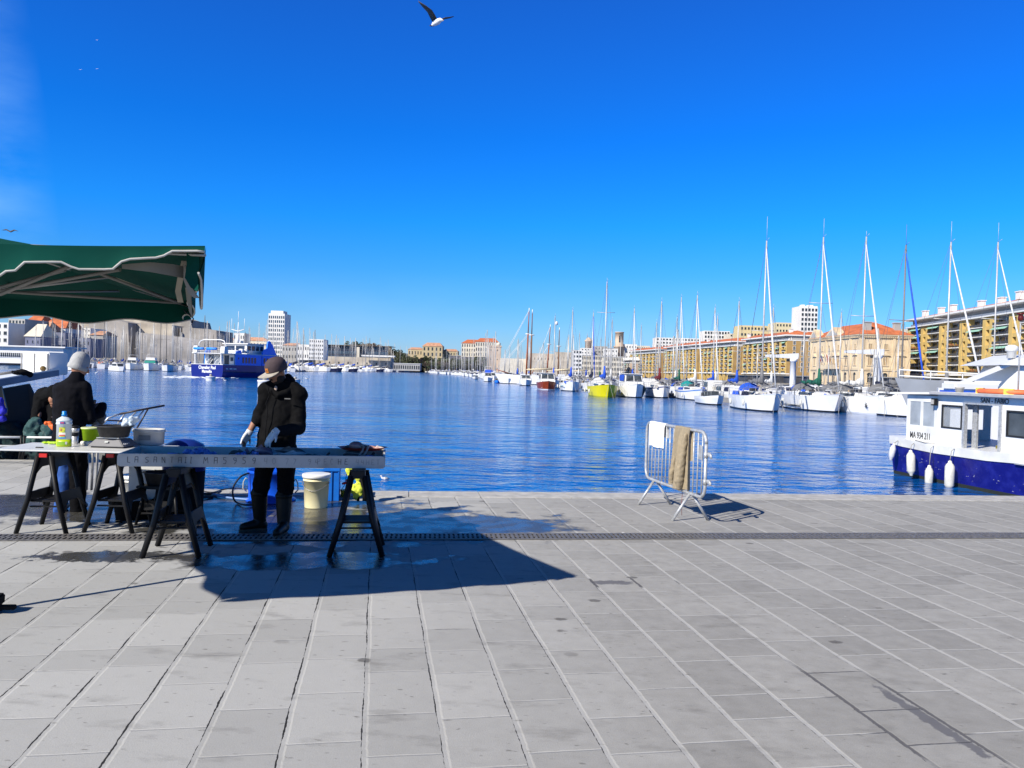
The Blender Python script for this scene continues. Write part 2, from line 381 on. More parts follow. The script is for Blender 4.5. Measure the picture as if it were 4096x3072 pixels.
patch = N(t, 'ShaderNodeMapRange'); patch.inputs[1].default_value = .38; patch.inputs[2].default_value = .62; patch.inputs[3].default_value = .38; patch.inputs[4].default_value = 1.6
K(wn_(.06, (.35, 1.3, 1), 5, .62, .1), patch.inputs[0])
bp = N(t, 'ShaderNodeBump'); bp.inputs['Distance'].default_value = 1.0; K(patch.outputs[0], bp.inputs['Strength']); K(h, bp.inputs['Height']); K(bp.outputs[0], b.inputs['Normal'])
w = MB(); w.add([(-2500, 5, WZ), (2500, 5, WZ), (2500, 4200, WZ), (-2500, 4200, WZ)], [(0, 1, 2, 3)]); struct('water', w, [wm])
# ---------------------------------------------------------------- land behind the basins
landm = M('land_stone', (.30, .28, .25), .9, scale=.2)
g = MB()
g.prism([(104, 150), (1500, 150), (1500, 2600), (-60, 2600), (-60, 900), (60, 760), (88, 640), (104, 560), (116, 400)], -6, .25)
g.prism([(-1500, 2000), (-1500, 40), (-190, 120), (-190, 300), (-200, 420), (-170, 520), (-70, 900), (-70, 2000)], -6, .25)
struct('ground', g, [landm])
# ---------------------------------------------------------------- drain grating set into the paving
iron = M('drain_iron', (.17, .16, .15), .5, metal=.3, var=.35, scale=30, bump=.3); hole = M('drain_dark', (.006, .006, .006), .9)
da, db = G(-300, 2153), G(4400, 2143); dd = (db-da).normalized(); dv_ = Vector((-dd.y, dd.x, 0)); da = da-dd*5; Ld_ = (db-da).length+9
dr = thing('drain', 'long cast iron slotted drain channel running across the quay paving', 'drain', da)
dr['kind'] = 'structure'
m_ = MB(); m_.slab([-dv_*.135+Vector((0, 0, .003)), dd*Ld_-dv_*.135+Vector((0, 0, .003)), dd*Ld_+dv_*.135+Vector((0, 0, .003)), dv_*.135+Vector((0, 0, .003))], (0, 0, .002)); m_.build('channel', [hole], dr)
m_ = MB()
def strip(mb, a0, a1, b0, b1, z0=.005, hh=.007):
    mb.slab([dd*a0+dv_*b0+Vector((0, 0, z0)), dd*a1+dv_*b0+Vector((0, 0, z0)), dd*a1+dv_*b1+Vector((0, 0, z0)), dd*a0+dv_*b1+Vector((0, 0, z0))], (0, 0, hh))
strip(m_, 0, Ld_, -.14, -.108, .004); strip(m_, 0, Ld_, .108, .14, .004); strip(m_, 0, Ld_, -.010, .010, .004, .0085)
a = .01
while a < Ld_:
    strip(m_, a, a+.026, -.108, -.010); strip(m_, a+.006, a+.032, .010, .108); a += .0475
m_.build('grating', [iron], dr)

# ================================================================ BUILDINGS
GL = M('window_glass_dark', (.035, .042, .05), .15, var=.5, scale=.4)
GLB = M('window_glass_blue', (.05, .08, .12), .15, var=.5, scale=.4)
WHT = M('white_trim', (.70, .69, .66), .7)
TILE = M('terracotta_tiles', (.46, .135, .055), .85, var=.25, scale=.5)
TILE2 = M('pale_tiles', (.50, .27, .17), .85, var=.25, scale=.5)
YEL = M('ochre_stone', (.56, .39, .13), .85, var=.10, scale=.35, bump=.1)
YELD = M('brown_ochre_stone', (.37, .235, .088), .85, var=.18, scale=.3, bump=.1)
CRM = M('cream_render', (.60, .55, .45), .85, var=.10, scale=.3)
WRN = M('white_render', (.68, .67, .64), .85, var=.08, scale=.2)
GRYR = M('grey_render', (.36, .35, .33), .85, var=.12, scale=.2)
STN = M('fort_stone', (.52, .46, .37), .9, scale=.12, col2=(.33, .285, .23), mixlo=.42, mixhi=.66, detail=8, bump=.4)
PNK = M('pink_stone', (.50, .385, .29), .9, var=.12, scale=.1, bump=.3)
BLUW = M('shaded_blue_render', (.16, .17, .24), .85, var=.15, scale=.2)  # shade on these fronts put into the wall colour
AWN = M('green_awning', (.26, .46, .36), .8); RAILG = M('balcony_grey', (.06, .06, .062), .7); FLOW = M('balcony_flowers', (.35, .10, .04), .9, scale=3, col2=(.06, .16, .03))

def wmesh(w, h, d=.25, frame=.12, mats=None, arch=False):
    m = MB(); m.mat(0)
    m.bx(-w/2, w/2, -.02, .04, 0, h)
    if arch: m.prism([], 0, 0) if False else m.slab([(w/2*cos(a*pi/8), -.02, h+w/2*sin(a*pi/8)) for a in range(9)], (0, .06, 0))
    m.mat(1)
    for x in (-w/2, w/2): m.bx(x-frame/2, x+frame/2, -.10, .04, 0, h)
    m.bx(-w/2+frame/2, w/2-frame/2, -.12, .04, h, h+frame) if not arch else None
    m.bx(-w/2-frame, w/2+frame, -.16, .04, -frame, 0)
    m.bx(-frame/4, frame/4, -.05, .03, 0, h)
    return m.mesh('window', mats or [GL, WHT])

def quay_block(name, label, far, near, Hh, bays, floors, pier=.42, side=14, topf=True, base_h=4.6, mat=None, sidemat=None, chim=0, group=None, roofm=None, windows_side=True):
    """apartment block on the quay: yellow grid facade of piers and balconies, facing the harbour; brown side wall facing the camera"""
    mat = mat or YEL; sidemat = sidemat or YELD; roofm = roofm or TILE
    far = Vector((*far, .25)); near = Vector((*near, .25)); Lx = (near-far).length
    ang = math.atan2(near.y-far.y, near.x-far.x)
    t_ = thing(name, label, 'building', far, ang, group)
    fh = (Hh-base_h-3.2)/floors; top = base_h+fh*floors
    m = MB(); m.bx(0, Lx, 1.6, side, 0, Hh-.9)                       # core, set back behind the piers
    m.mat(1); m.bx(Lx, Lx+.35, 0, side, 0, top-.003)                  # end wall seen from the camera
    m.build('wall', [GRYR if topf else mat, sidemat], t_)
    m = MB(); bw = Lx/bays; pw = bw*pier
    for i in range(bays+1):
        x = min(max(i*bw, pw/2), Lx-pw/2)
        # hollow pier: two flanks and spandrels, so its small windows are real recesses
        q = pw*.32
        m.bx(x-pw/2, x-pw/2+q, 0, 1.6, 0, top); m.bx(x+pw/2-q, x+pw/2, 0, 1.6, 0, top)
        for f in range(floors+1):
            z = base_h+f*fh
            m.bx(x-pw/2+q, x+pw/2-q, .06, 1.55, z-.95, z-.001)
    m.build('facade_frame', [mat], t_)
    bm_ = MB(); ow = bw-pw
    bm_.bx(-ow/2, ow/2, -.15, 1.58, -.22, 0).mat(1).bx(-ow/2+.05, ow/2-.05, -.12, -.06, .12, .75)
    for k_ in range(7): bm_.mat(1).bx(-ow/2+.1+k_*(ow-.3)/6, -ow/2+.16+k_*(ow-.3)/6, -.05, .0, 0, 1.0)
    bme = bm_.mesh('balcony', [WHT, RAILG])
    wb = MB().bx(-ow/2+.3, ow/2-.3, 1.48, 1.56, .02, fh-.6).mat(1).bx(-.08, .08, 1.40, 1.47, .02, fh-.6).mesh('window', [GL, WHT])
    aw = MB().slab([(-ow/2+.2, .0, fh-.55), (ow/2-.2, .0, fh-.55), (ow/2-.2, -.9, fh-1.15), (-ow/2+.2, -.9, fh-1.15)], (0, 0, -.06)).mesh('awning', [AWN])
    fl = MB().bx(-ow/2+.2, ow/2-.2, -.3, -.16, .45, .8)
    for k_ in range(14): fl.ball((random.uniform(-ow/2+.3, ow/2-.3), -.2, random.uniform(.6, .95)), random.uniform(.2, .32), 6, 4)
    fl = fl.mesh('flower_box', [FLOW])
    rr = random.Random(int(Lx*10))
    for i in range(bays):
        for f in range(floors):
            loc = (i*bw+bw/2+(pw/2 if i == 0 else 0)*0, 0, base_h+f*fh)
            inst('balcony', bme, t_, loc); inst('window', wb, t_, loc)
            r_ = rr.random()
            if r_ < .22: inst('awning', aw, t_, loc)
            elif r_ < .40: inst('flower_box', fl, t_, loc)
    m = MB()                                                        # penthouse band, cornice, arcade
    m.bx(-.3, Lx+.5, -.6, side, top, top+.35); m.bx(.0, Lx+.3, 1.0, 1.2, top+.35, top+1.2)
    m.bx(-.5, Lx+.9, -1.0, side+.3, Hh-.9, Hh-.35)
    m.bx(-.2, Lx+.4, -.5, 1.58, base_h-.75, base_h-.26)
    for i in range(bays*2+1): m.bx(i*Lx/(bays*2)-.12, i*Lx/(bays*2)+.12, 2.0, 2.3, top+.35, Hh-.9)
    m.build('cornice', [WHT], t_)
    m = MB(); m.bx(.2, Lx-.2, 1.46, 1.59, .1, base_h-.8); m.bx(.2, Lx+.1, 2.32, 2.4, top+.4, Hh-1.0); m.build('shopfront', [GL], t_)
    m = MB(); e = 1.0
    m.add([(-.5, -e, Hh-.35), (Lx+.9, -e, Hh-.35), (Lx+.9, side+.3, Hh-.35), (-.5, side+.3, Hh-.35), (2.5, side*.45, Hh+1.9), (Lx-3, side*.45, Hh+1.9)], [(0, 1, 5, 4), (1, 2, 5), (2, 3, 4, 5), (3, 0, 4), (0, 3, 2, 1)])
    rf = m.build('roof', [roofm], t_)
    for i in range(chim):
        x = 5+i*(Lx-10)/max(1, chim-1)+rr.uniform(-2, 2)
        MB().box((0, 0, .9), (2.0, 1.3, 1.8)).mat(0).box((0, 0, 1.95), (2.4, 1.6, .25)).build('chimney', [WHT], rf, (x, rr.uniform(2, 5), Hh+.4))
    if windows_side:
        sw = wmesh(1.2, 1.7, mats=[GL, WHT])
        for f in range(floors):
            for y in (3.5, 7.5, 11):
                if y < side-1.5: inst('window', sw, t_, (Lx+.36, y, base_h+.7+f*fh), (0, 0, pi/2))
    return t_
grp = 'yellow apartment blocks along the right-hand quay'
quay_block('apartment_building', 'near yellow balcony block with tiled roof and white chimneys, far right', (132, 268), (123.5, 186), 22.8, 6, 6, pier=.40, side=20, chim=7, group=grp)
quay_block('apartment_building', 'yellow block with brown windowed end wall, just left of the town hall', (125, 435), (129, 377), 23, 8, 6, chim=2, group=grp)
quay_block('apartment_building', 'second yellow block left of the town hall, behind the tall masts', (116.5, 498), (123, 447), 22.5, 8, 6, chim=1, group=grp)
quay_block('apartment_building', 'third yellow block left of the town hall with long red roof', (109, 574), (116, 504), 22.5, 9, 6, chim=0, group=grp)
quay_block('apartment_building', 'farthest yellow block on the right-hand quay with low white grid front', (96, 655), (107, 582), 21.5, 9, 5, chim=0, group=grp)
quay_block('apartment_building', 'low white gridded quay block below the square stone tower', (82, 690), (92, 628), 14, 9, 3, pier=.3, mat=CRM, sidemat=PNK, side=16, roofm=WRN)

# ---- town hall
def town_hall():
    H = 16.2
    tl, tr, bk = Vector((0, 0, 0)), None, None
    c = P(3440, 1500, 246); c.z = .25                               # the corner nearest the camera
    t_ = thing('town_hall', 'ornate beige stone town hall with red hipped roof, pediments and flags', 'building', c, R(2))
    # local: x to the right (end wall facing the camera), y away along the harbour front (facing -x)
    We, Lf = 15.5, 38
    m = MB(); m.bx(0, We, 0, Lf, 0, H-1.2).build('wall', [CRMS], t_)
    m = MB()
    for z, o in ((4.9, .25), (5.3, .15), (H-1.2, .35), (H-.8, .6), (H-.45, .8)): m.bx(-o, We+o, -o, Lf+o, z, z+.32)
    for x in (0.5, 5.3, 10.3, 15.0): m.bx(x-.45, x+.45, -.28, 0.02, 0, H-1.2)
    for y in (.5, 7, 13, 25, 31, 37.4): m.bx(-.28, .02, y-.5, y+.5, 0, H-1.2)
    nb = 26
    for i in range(nb): m.bx(i*We/nb+.15, i*We/nb+.45, -.55, -.32, H-1.15, H-.82)
    for i in range(37): m.bx(-.55, -.32, i+.2, i+.6, H-1.15, H-.82)
    m.build('cornice', [CRMS], t_)
    m = MB(); e = .9; Z = H-.12
    m.add([(-e, -e, Z), (We+e, -e, Z), (We+e, Lf+e, Z), (-e, Lf+e, Z), (We/2, We/2, Z+4.3), (We/2, Lf-We/2, Z+4.3)], [(0, 1, 4), (1, 2, 5, 4), (2, 3, 5), (3, 0, 4, 5), (0, 3, 2, 1)])
    rf = m.build('roof', [TILE], t_)
    for p in ((3.0, 2.5), (12.5, 3)): MB().box((0, 0, 1.9), (1.9, 1.5, 3.8)).box((0, 0, 3.95), (2.3, 1.9, .3)).build('chimney', [GRYR], rf, (p[0], p[1], H-.2))
    for yc, wd in ((19, 12), (34, 8)):                                # pediments on the front
        m = MB().slab([(-.75, yc-wd/2, H-.2), (-.75, yc+wd/2, H-.2), (-.75, yc, H+3.0)], (2.6, 0, 0)); m.mat(1).slab([(-.80, yc-wd/2+1.6, H+.15), (-.80, yc+wd/2-1.6, H+.15), (-.80, yc, H+2.2)], (.04, 0, 0)); m.build('pediment', [CRMS, GRYR], t_)
    w1 = wmesh(1.5, 2.6, frame=.28, mats=[SHUT, CRMS]); w2 = wmesh(1.3, 1.5, frame=.25, mats=[SHUT, CRMS]); w0 = wmesh(1.6, 2.3, frame=.25, mats=[GL, CRMS], arch=True)
    hood = MB().slab([(-1.5, -.5, 0), (1.5, -.5, 0), (0, -.5, 1.0)], (0, .5, 0)).mesh('window_hood', [CRMS])
    for x in (2.9, 7.8, 12.7):
        for z, w_ in ((1.2, w0), (6.6, w1), (11.6, w2)):
            inst('window', w_, t_, (x, -.03, z))
        inst('window_hood', hood, t_, (x, 0, 9.6))
    for y in (3.7, 10, 15.5, 19, 22.5, 28, 34.2):
        for z, w_ in ((1.2, w0), (6.6, w1), (11.6, w2)):
            inst('window', w_, t_, (-.03, y, z), (0, 0, -pi/2))
        inst('window_hood', hood, t_, (0, y, 9.6), (0, 0, -pi/2))
    m = MB(); m.bx(-2.2, -.02, 13, 25, 5.3, 5.7); m.bx(-2.2, -2.0, 13, 25, 5.7, 6.7); m.build('balcony', [CRMS], t_)
    for i, (y, c_) in enumerate(((15, (0.75, .35, .02)), (16.6, (.6, .02, .02)), (18.2, (.7, .7, .7)), (21, (.02, .04, .3)), (22.5, (.6, .03, .02)))):
        f = MB(); f.tube((-2.1, y, 6.6), (-3.4, y, 10.4), .07, n=5); f.mat(1)
        f.slab([(-2.7, y, 8.4), (-3.4, y, 10.3), (-3.9, y-.9, 9.4), (-3.3, y-.8, 7.2)], (.04, 0.05, 0)); f.build('flag', [WHT, M('flag_cloth_%d' % i, c_, .8)], t_)
CRMS = M('carved_beige_stone', (.66, .53, .35), .85, scale=.25, col2=(.50, .38, .24), mixlo=.45, mixhi=.72, detail=7, bump=.25)
SHUT = M('shuttered_window', (.36, .26, .15), .8)
town_hall()
# dark passage building between town hall and near block
# ---------------------------------------------------------------- blocks that face the camera, placed by bearing and distance
def block(name, label, x0, x1, ytop, D, depth, mat, wins=None, roof=None, rh=0, zb=.25, cat='building', yb=None, rz=0, glass=None, over=.4, trim=None, group=None, wy=(0, 1), extra=None):
    a, b_ = P(x0, ytop, D), P(x1, ytop, D); zt = (a.z+b_.z)/2
    if yb: zb = (P(x0, yb, D).z+P(x1, yb, D).z)/2
    w_ = b_.x-a.x; h_ = zt-zb
    t_ = thing(name, label, cat, (a.x, D, zb), rz, group)
    MB().bx(0, w_, 0, depth, 0, h_).build('wall', [mat], t_)
    if roof:
        m = MB(); e = over
        if rh == 0: m.bx(-e, w_+e, -e, depth+e, h_, h_+.35)
        else: m.add([(-e, -e, h_), (w_+e, -e, h_), (w_+e, depth+e, h_), (-e, depth+e, h_), (w_*.18, depth/2, h_+rh), (w_*.82, depth/2, h_+rh)], [(0, 1, 5, 4), (1, 2, 5), (2, 3, 4, 5), (3, 0, 4), (0, 3, 2, 1)])
        m.build('roof', [roof], t_)
    if wins:
        nx, nz, fw, fh = wins; me = MB(); cw = w_/nx; ch = h_*(wy[1]-wy[0])/nz
        me.bx(-cw*fw/2, cw*fw/2, -.06, .02, 0, ch*fh).mat(1).bx(-cw*fw/2-.1, cw*fw/2+.1, -.12, .02, -.12, 0)
        me = me.mesh('window', [glass or GL, trim or mat])
        for i in range(nx):
            for j in range(nz): inst('window', me, t_, (cw*(i+.5), 0, h_*wy[0]+ch*(j+(1-fh)/2)))
    return t_, w_, h_
# tall tower block on the left
t_, w_, h_ = block('tower_block', 'tall white gridded tower block rising behind the ferry', 1074, 1139, 1260, 620, 17, WRN, wins=(8, 12, .62, .62), glass=GLB)
MB().bx(.0, w_, -.02, 17, h_, h_+1.2).bx(1.5, w_-1.5, 1, 12, h_+1.2, h_+3.4).build('roof', [WRN], t_)
MB().tube((2, 2, h_+3), (6, 2, h_+.8), .3).build('roof_beam', [GRYR], t_)
block('apartment_building', 'stepped white apartment block on the hill right of the tower block', 1237, 1295, 1357, 560, 14, WRN, wins=(7, 5, .4, .45), yb=1440)
block('apartment_building', 'low white building joined left of the stepped hill block', 1190, 1237, 1378, 575, 14, WRN, wins=(5, 2, .4, .4), yb=1440)
block('apartment_building', 'white building on the skyline left of the tower block', 935, 978, 1332, 600, 14, WRN, wins=(5, 4, .4, .4))
block('apartment_building', 'pale low houses on the hill behind the ferry mast', 905, 1072, 1362, 640, 14, CRM, wins=(14, 3, .4, .4), roof=TILE2, rh=3)
block('apartment_building', 'grey houses at the foot of the white tower block', 1130, 1200, 1382, 600, 14, GRYR, wins=(6, 3, .4, .4), roof=TILE2, rh=2)
# dark glass building and the stone fort under it
block('glass_building', 'long dark glass building with flat overhanging roof above the fort wall', 1302, 1552, 1383, 700, 22, M('dark_glass_wall', (.03, .035, .06), .2, var=.3, scale=.1), wins=(26, 3, .86, .7), glass=GLB, roof=M('flat_dark_roof', (.16, .13, .11), .8), over=3, yb=1440)
block('stone_pillar_building', 'narrow cream block standing in the middle of the dark glass building', 1427, 1438, 1388, 694, 4, CRM, yb=1440)
block('fort_wall', 'long low stone fort wall behind the boats under the dark glass building', 1262, 1562, 1428, 640, 20, STN, wins=(8, 1, .14, .16))
block('fort_wall', 'sloping stone fort wall left of the long fort wall', 1160, 1300, 1412, 655, 20, STN, wins=(5, 1, .12, .15))
block('white_canopy', 'slim white pergola on top of the fort wall end', 1446, 1578, 1421, 630, 6, WRN, yb=1427)
block('pavilion', 'low flat white pavilion on piles at the end of the fort wall', 1575, 1680, 1455, 620, 10, GRYR, wins=(12, 1, .6, .5), roof=WRN)
# palace group
PTAN = M('palace_stone', (.44, .36, .22), .85, var=.1, scale=.2)
block('palace', 'tan palace with arched windows and orange roof above the trees', 1690, 1770, 1385, 820, 20, PTAN, wins=(5, 3, .4, .6), roof=TILE2, rh=4, yb=1450)
block('palace_wing', 'lower palace wing left of the tan palace', 1632, 1690, 1398, 830, 18, PTAN, wins=(5, 2, .35, .5), roof=TILE2, rh=2.5, yb=1450)
block('palace_wing', 'lower palace wing right of the tan palace', 1770, 1832, 1405, 830, 18, PTAN, wins=(6, 2, .35, .5), roof=TILE2, rh=2.5, yb=1455)
block('dark_hall', 'long dark hall with flat roof behind the masts left of the square tower', 1800, 1950, 1424, 800, 14, M('dark_hall_wall', (.10, .10, .13), .7), wins=(10, 1, .7, .6), glass=GLB, roof=CRM)
block('fort_palace', 'cream arcaded building with red roof beside the square fort tower', 1846, 1960, 1374, 760, 22, CRM, wins=(12, 3, .4, .62), roof=TILE, rh=4, yb=1428)
block('fort_palace', 'slightly higher right wing of the cream arcaded building', 1902, 1995, 1368, 745, 22, CRM, wins=(10, 3, .4, .62), roof=TILE, rh=4, yb=1428)
t_, w_, h_ = block('fort_tower', 'square pinkish stone fort tower at the harbour mouth', 1951, 2004, 1382, 700, 12, PNK, wins=(2, 3, .14, .12))
MB().bx(-.5, w_+.5, -.5, 12.5, h_-1.2, h_).build('parapet', [PNK], t_); MB().lathe([(1.6, 0), (1.6, 2.2), (.3, 3.0)], (w_-2, 2, h_), 10).build('turret', [CRM], t_)
block('fort_wall', 'cream fort wall between the square tower and the red masts', 2000, 2110, 1434, 690, 30, CRM)
block('fort_wall', 'long weathered fort wall behind the red masts', 2105, 2230, 1414, 680, 30, STN, wins=(9, 2, .15, .2))
block('fort_wall', 'grey-beige fort wall running up to the round tower', 2225, 2300, 1409, 670, 30, STN, wins=(6, 2, .15, .2))
block('apartment_building', 'white balcony block beside the end of the fort wall', 2292, 2328, 1400, 600, 14, WRN, wins=(3, 6, .6, .5))
block('apartment_building', 'wide white and beige quay block below the round tower', 2322, 2420, 1422, 640, 16, CRM, wins=(16, 4, .5, .55), roof=WRN)
block('apartment_building', 'beige quay block with a grid of windows below the belfry', 2418, 2492, 1428, 610, 16, CRM, wins=(12, 4, .5, .55), roof=WRN)
block('house', 'white stepped house left of the round tower', 2325, 2372, 1392, 720, 14, WRN, wins=(4, 3, .35, .35), yb=1430)
block('house', 'grey and white house between the round tower and belfry', 2378, 2430, 1385, 730, 14, GRYR, wins=(4, 3, .35, .35), yb=1430)
block('house', 'white house at the foot of the belfry with dark right side', 2420, 2472, 1394, 700, 14, WRN, wins=(4, 2, .3, .35), yb=1435)
block('house', 'pale house right of the belfry on the hill', 2492, 2548, 1377, 720, 14, WRN, wins=(5, 3, .35, .35), yb=1440)
block('apartment_building', 'cream terraced block on the skyline behind the red roofs', 2548, 2600, 1383, 730, 14, CRM, wins=(6, 3, .35, .35), yb=1440)
c = P(2354, 1385, 740); zt = P(2354, 1362, 740).z
t_ = thing('round_tower', 'round stone tower with small domed cap left of the belfry', 'tower', (c.x, 740, .25))
MB().lathe([(3.2, 0), (3.2, zt-1.5), (3.7, zt-1.2), (3.7, zt), (3.0, zt), (2.2, zt+1.8), (.6, zt+2.6)], (0, 0, 0), 16).build('wall', [PNK], t_)
b0 = P(2476, 1329, 720).z
t_ = thing('belfry', 'octagonal stone church belfry with tall opening on the hill', 'tower', (P(2476, 1400, 720).x, 720, .25))
MB().lathe([(4.6, 0), (4.6, b0-14), (5.6, b0-13.4), (5.6, b0-12.8), (3.9, b0-12.7), (3.9, b0-.8), (4.3, b0-.7), (4.3, b0)], (0, 0, 0), 8, rz=pi/8).build('wall', [PNK], t_)
MB().bx(-.8, .8, -3.68, -3.3, b0-9.5, b0-3.5).build('opening', [GL], t_)
# skyline behind the quay blocks
block('apartment_building', 'long white apartment terrace with balconies above the third yellow block', 2625, 2800, 1352, 640, 16, WRN, wins=(14, 5, .55, .45), yb=1420)
block('apartment_building', 'dark gridded apartment block on the skyline above the red roofs', 2818, 2920, 1324, 560, 16, WRN, wins=(9, 6, .62, .6), yb=1420)
block('apartment_building', 'cream terrace with roof gardens above the second yellow block', 2920, 3010, 1335, 540, 16, CRM, wins=(8, 4, .5, .4), yb=1400)
block('apartment_building', 'pale yellow stepped rooftop block left of the white tower', 2962, 3110, 1303, 520, 16, M('pale_yellow_render', (.58, .48, .27), .85), wins=(11, 4, .55, .4), yb=1400)
block('apartment_building', 'yellowish top storeys joined to the white tower', 3105, 3215, 1291, 500, 16, M('pale_yellow_render2', (.60, .52, .33), .85), wins=(9, 5, .5, .4), yb=1400)
t_, w_, h_ = block('tower_block', 'white square tower block with dark window grid above the town hall', 3205, 3272, 1230, 420, 14, WRN, wins=(5, 6, .62, .6), yb=1345)
MB().bx(0, w_, .5, 14, h_, h_+.8).bx(w_*.1, w_*.3, 2, 5, h_+.8, h_+1.6).bx(w_*.5, w_*.8, 2, 5, h_+.8, h_+1.5).build('roof', [WRN], t_)
# side wall windows on the visible right flank are few; a lift shaft strip instead
block('apartment_building', 'brown windowed wall behind the first yellow block beside the town hall', 3240, 3290, 1342, 385, 12, YELD, wins=(3, 6, .35, .5), trim=WHT, roof=TILE, rh=2)
block('chimney_building', 'grey flat roof building between town hall and near yellow block', 3590, 3640, 1316, 290, 14, CRM, wins=(2, 3, .3, .4))
# quay du port terraces at ground level: dark line of cafes and kiosks
t_ = thing('kiosk_row', 'row of low dark cafe terraces along the foot of the town hall quay', 'kiosk', (112, 200, .25), 0)
m = MB()
for i in range(11):
    y = i*17; m.bx(-i*.9, 3-i*.9, y, y+12, 0, 2.7)
m.mat(1)
for i in range(11): m.bx(-.8-i*.9, 3.3-i*.9, i*17-.4, i*17+12.4, 2.7, 3.0)
m.build('terrace', [M('dark_terrace', (.06, .06, .065), .6, var=.4, scale=.3), M('terrace_roof', (.25, .25, .24), .8)], t_)
# ---------------------------------------------------------------- left bank: fort on the rock and houses
def wedge(name, label, pts, D, depth, mat, cat='building', yb=None):
    """stone mass with a shaped skyline: pts are (px, py) of the top edge"""
    ps = [P(x, y, D) for x, y in pts]; o = Vector((ps[0].x, D, .25))
    t_ = thing(name, label, cat, o)
    poly = [Vector((p.x-o.x, 0, p.z-.25)) for p in ps]; poly += [Vector((poly[-1].x, 0, 0)), Vector((0, 0, 0))]
    MB().slab(poly, (0, depth, 0)).build('wall', [mat], t_); return t_
STG = M('grey_fort_stone', (.36, .33, .30), .9, scale=.10, col2=(.24, .22, .195), mixlo=.4, mixhi=.6, detail=8, bump=.3)
wedge('fort_bastion', 'pale stone upper bastion of the left fort under the parasol edge', [(450, 1262), (560, 1246), (640, 1252), (690, 1268), (700, 1300)], 470, 40, STN)
wedge('fort_bastion', 'sunlit sloping lower fort wall with rocky foot', [(505, 1300), (610, 1292), (688, 1300), (700, 1420)], 440, 20, STN)
wedge('fort_bastion', 'grey angular fort bastion in the middle of the left hill', [(690, 1276), (760, 1280), (768, 1310), (800, 1330)], 455, 30, STG)
wedge('fort_bastion', 'long grey fort wall descending right towards the ferry', [(730, 1309), (830, 1316), (866, 1322), (868, 1400)], 445, 26, STG)
wedge('fort_bastion', 'stone retaining wall with rounded corner left of the fort', [(355, 1266), (400, 1268), (512, 1290), (516, 1400)], 430, 24, STG)
wedge('fort_bastion', 'pale rampart above the roofs of the old houses', [(225, 1290), (300, 1275), (358, 1262), (362, 1400)], 460, 24, STN)
wedge('rocky_hillside', 'rocky scrub slope between the fort and the masts', [(560, 1330), (700, 1345), (900, 1372), (905, 1440)], 425, 10, STG)
block('fort_house', 'white flat roofed house on top of the upper bastion', 590, 650, 1240, 480, 10, WRN, wins=(7, 1, .45, .4), yb=1262)
block('apartment_building', 'white modern block with rounded balconies at the far left edge', -40, 34, 1290, 300, 14, WRN, wins=(3, 5, .5, .5), yb=1430)
block('apartment_building', 'grey balcony block next to the white modern block', 34, 100, 1275, 310, 16, GRYR, wins=(5, 6, .5, .45), yb=1430)
block('house', 'old house with bright orange roof under the parasol edge', 100, 160, 1290, 340, 12, CRM, wins=(4, 3, .3, .3), roof=TILE, rh=4, yb=1430)
block('house', 'low house with long pale orange tiled roof', 104, 190, 1322, 320, 12, GRYR, wins=(6, 2, .3, .3), roof=TILE2, rh=4, yb=1430)
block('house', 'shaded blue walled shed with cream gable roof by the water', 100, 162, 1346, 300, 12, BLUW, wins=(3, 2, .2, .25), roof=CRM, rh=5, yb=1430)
block('house', 'tall white gabled house with steep orange roof', 168, 262, 1312, 330, 14, WRN, wins=(6, 3, .25, .25), roof=TILE, rh=5.5, yb=1430)
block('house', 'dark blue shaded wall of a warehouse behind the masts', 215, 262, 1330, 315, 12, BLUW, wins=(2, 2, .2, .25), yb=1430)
block('house', 'white terraced houses climbing towards the fort', 300, 362, 1312, 350, 14, WRN, wins=(5, 2, .3, .3), yb=1350, zb=8)
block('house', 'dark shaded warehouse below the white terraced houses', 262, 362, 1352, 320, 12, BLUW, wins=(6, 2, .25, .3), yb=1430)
block('house', 'small grey house with flat roof left of the fort bastion', 360, 412, 1340, 340, 12, GRYR, wins=(3, 2, .3, .3), roof=TILE2, rh=2, yb=1430)
t_, w_, h_ = block('boat_club_pavilion', 'long low white club pavilion with a row of dark windows on the left quay', -60, 254, 1388, 215, 9, WRN, wins=(40, 1, .6, .32), roof=WRN, over=1.0, wy=(.1, .9))
MB().bx(-.6, w_+.6, -1.1, -.95, h_-1.6, h_-1.45).build('railing', [WHT], t_)

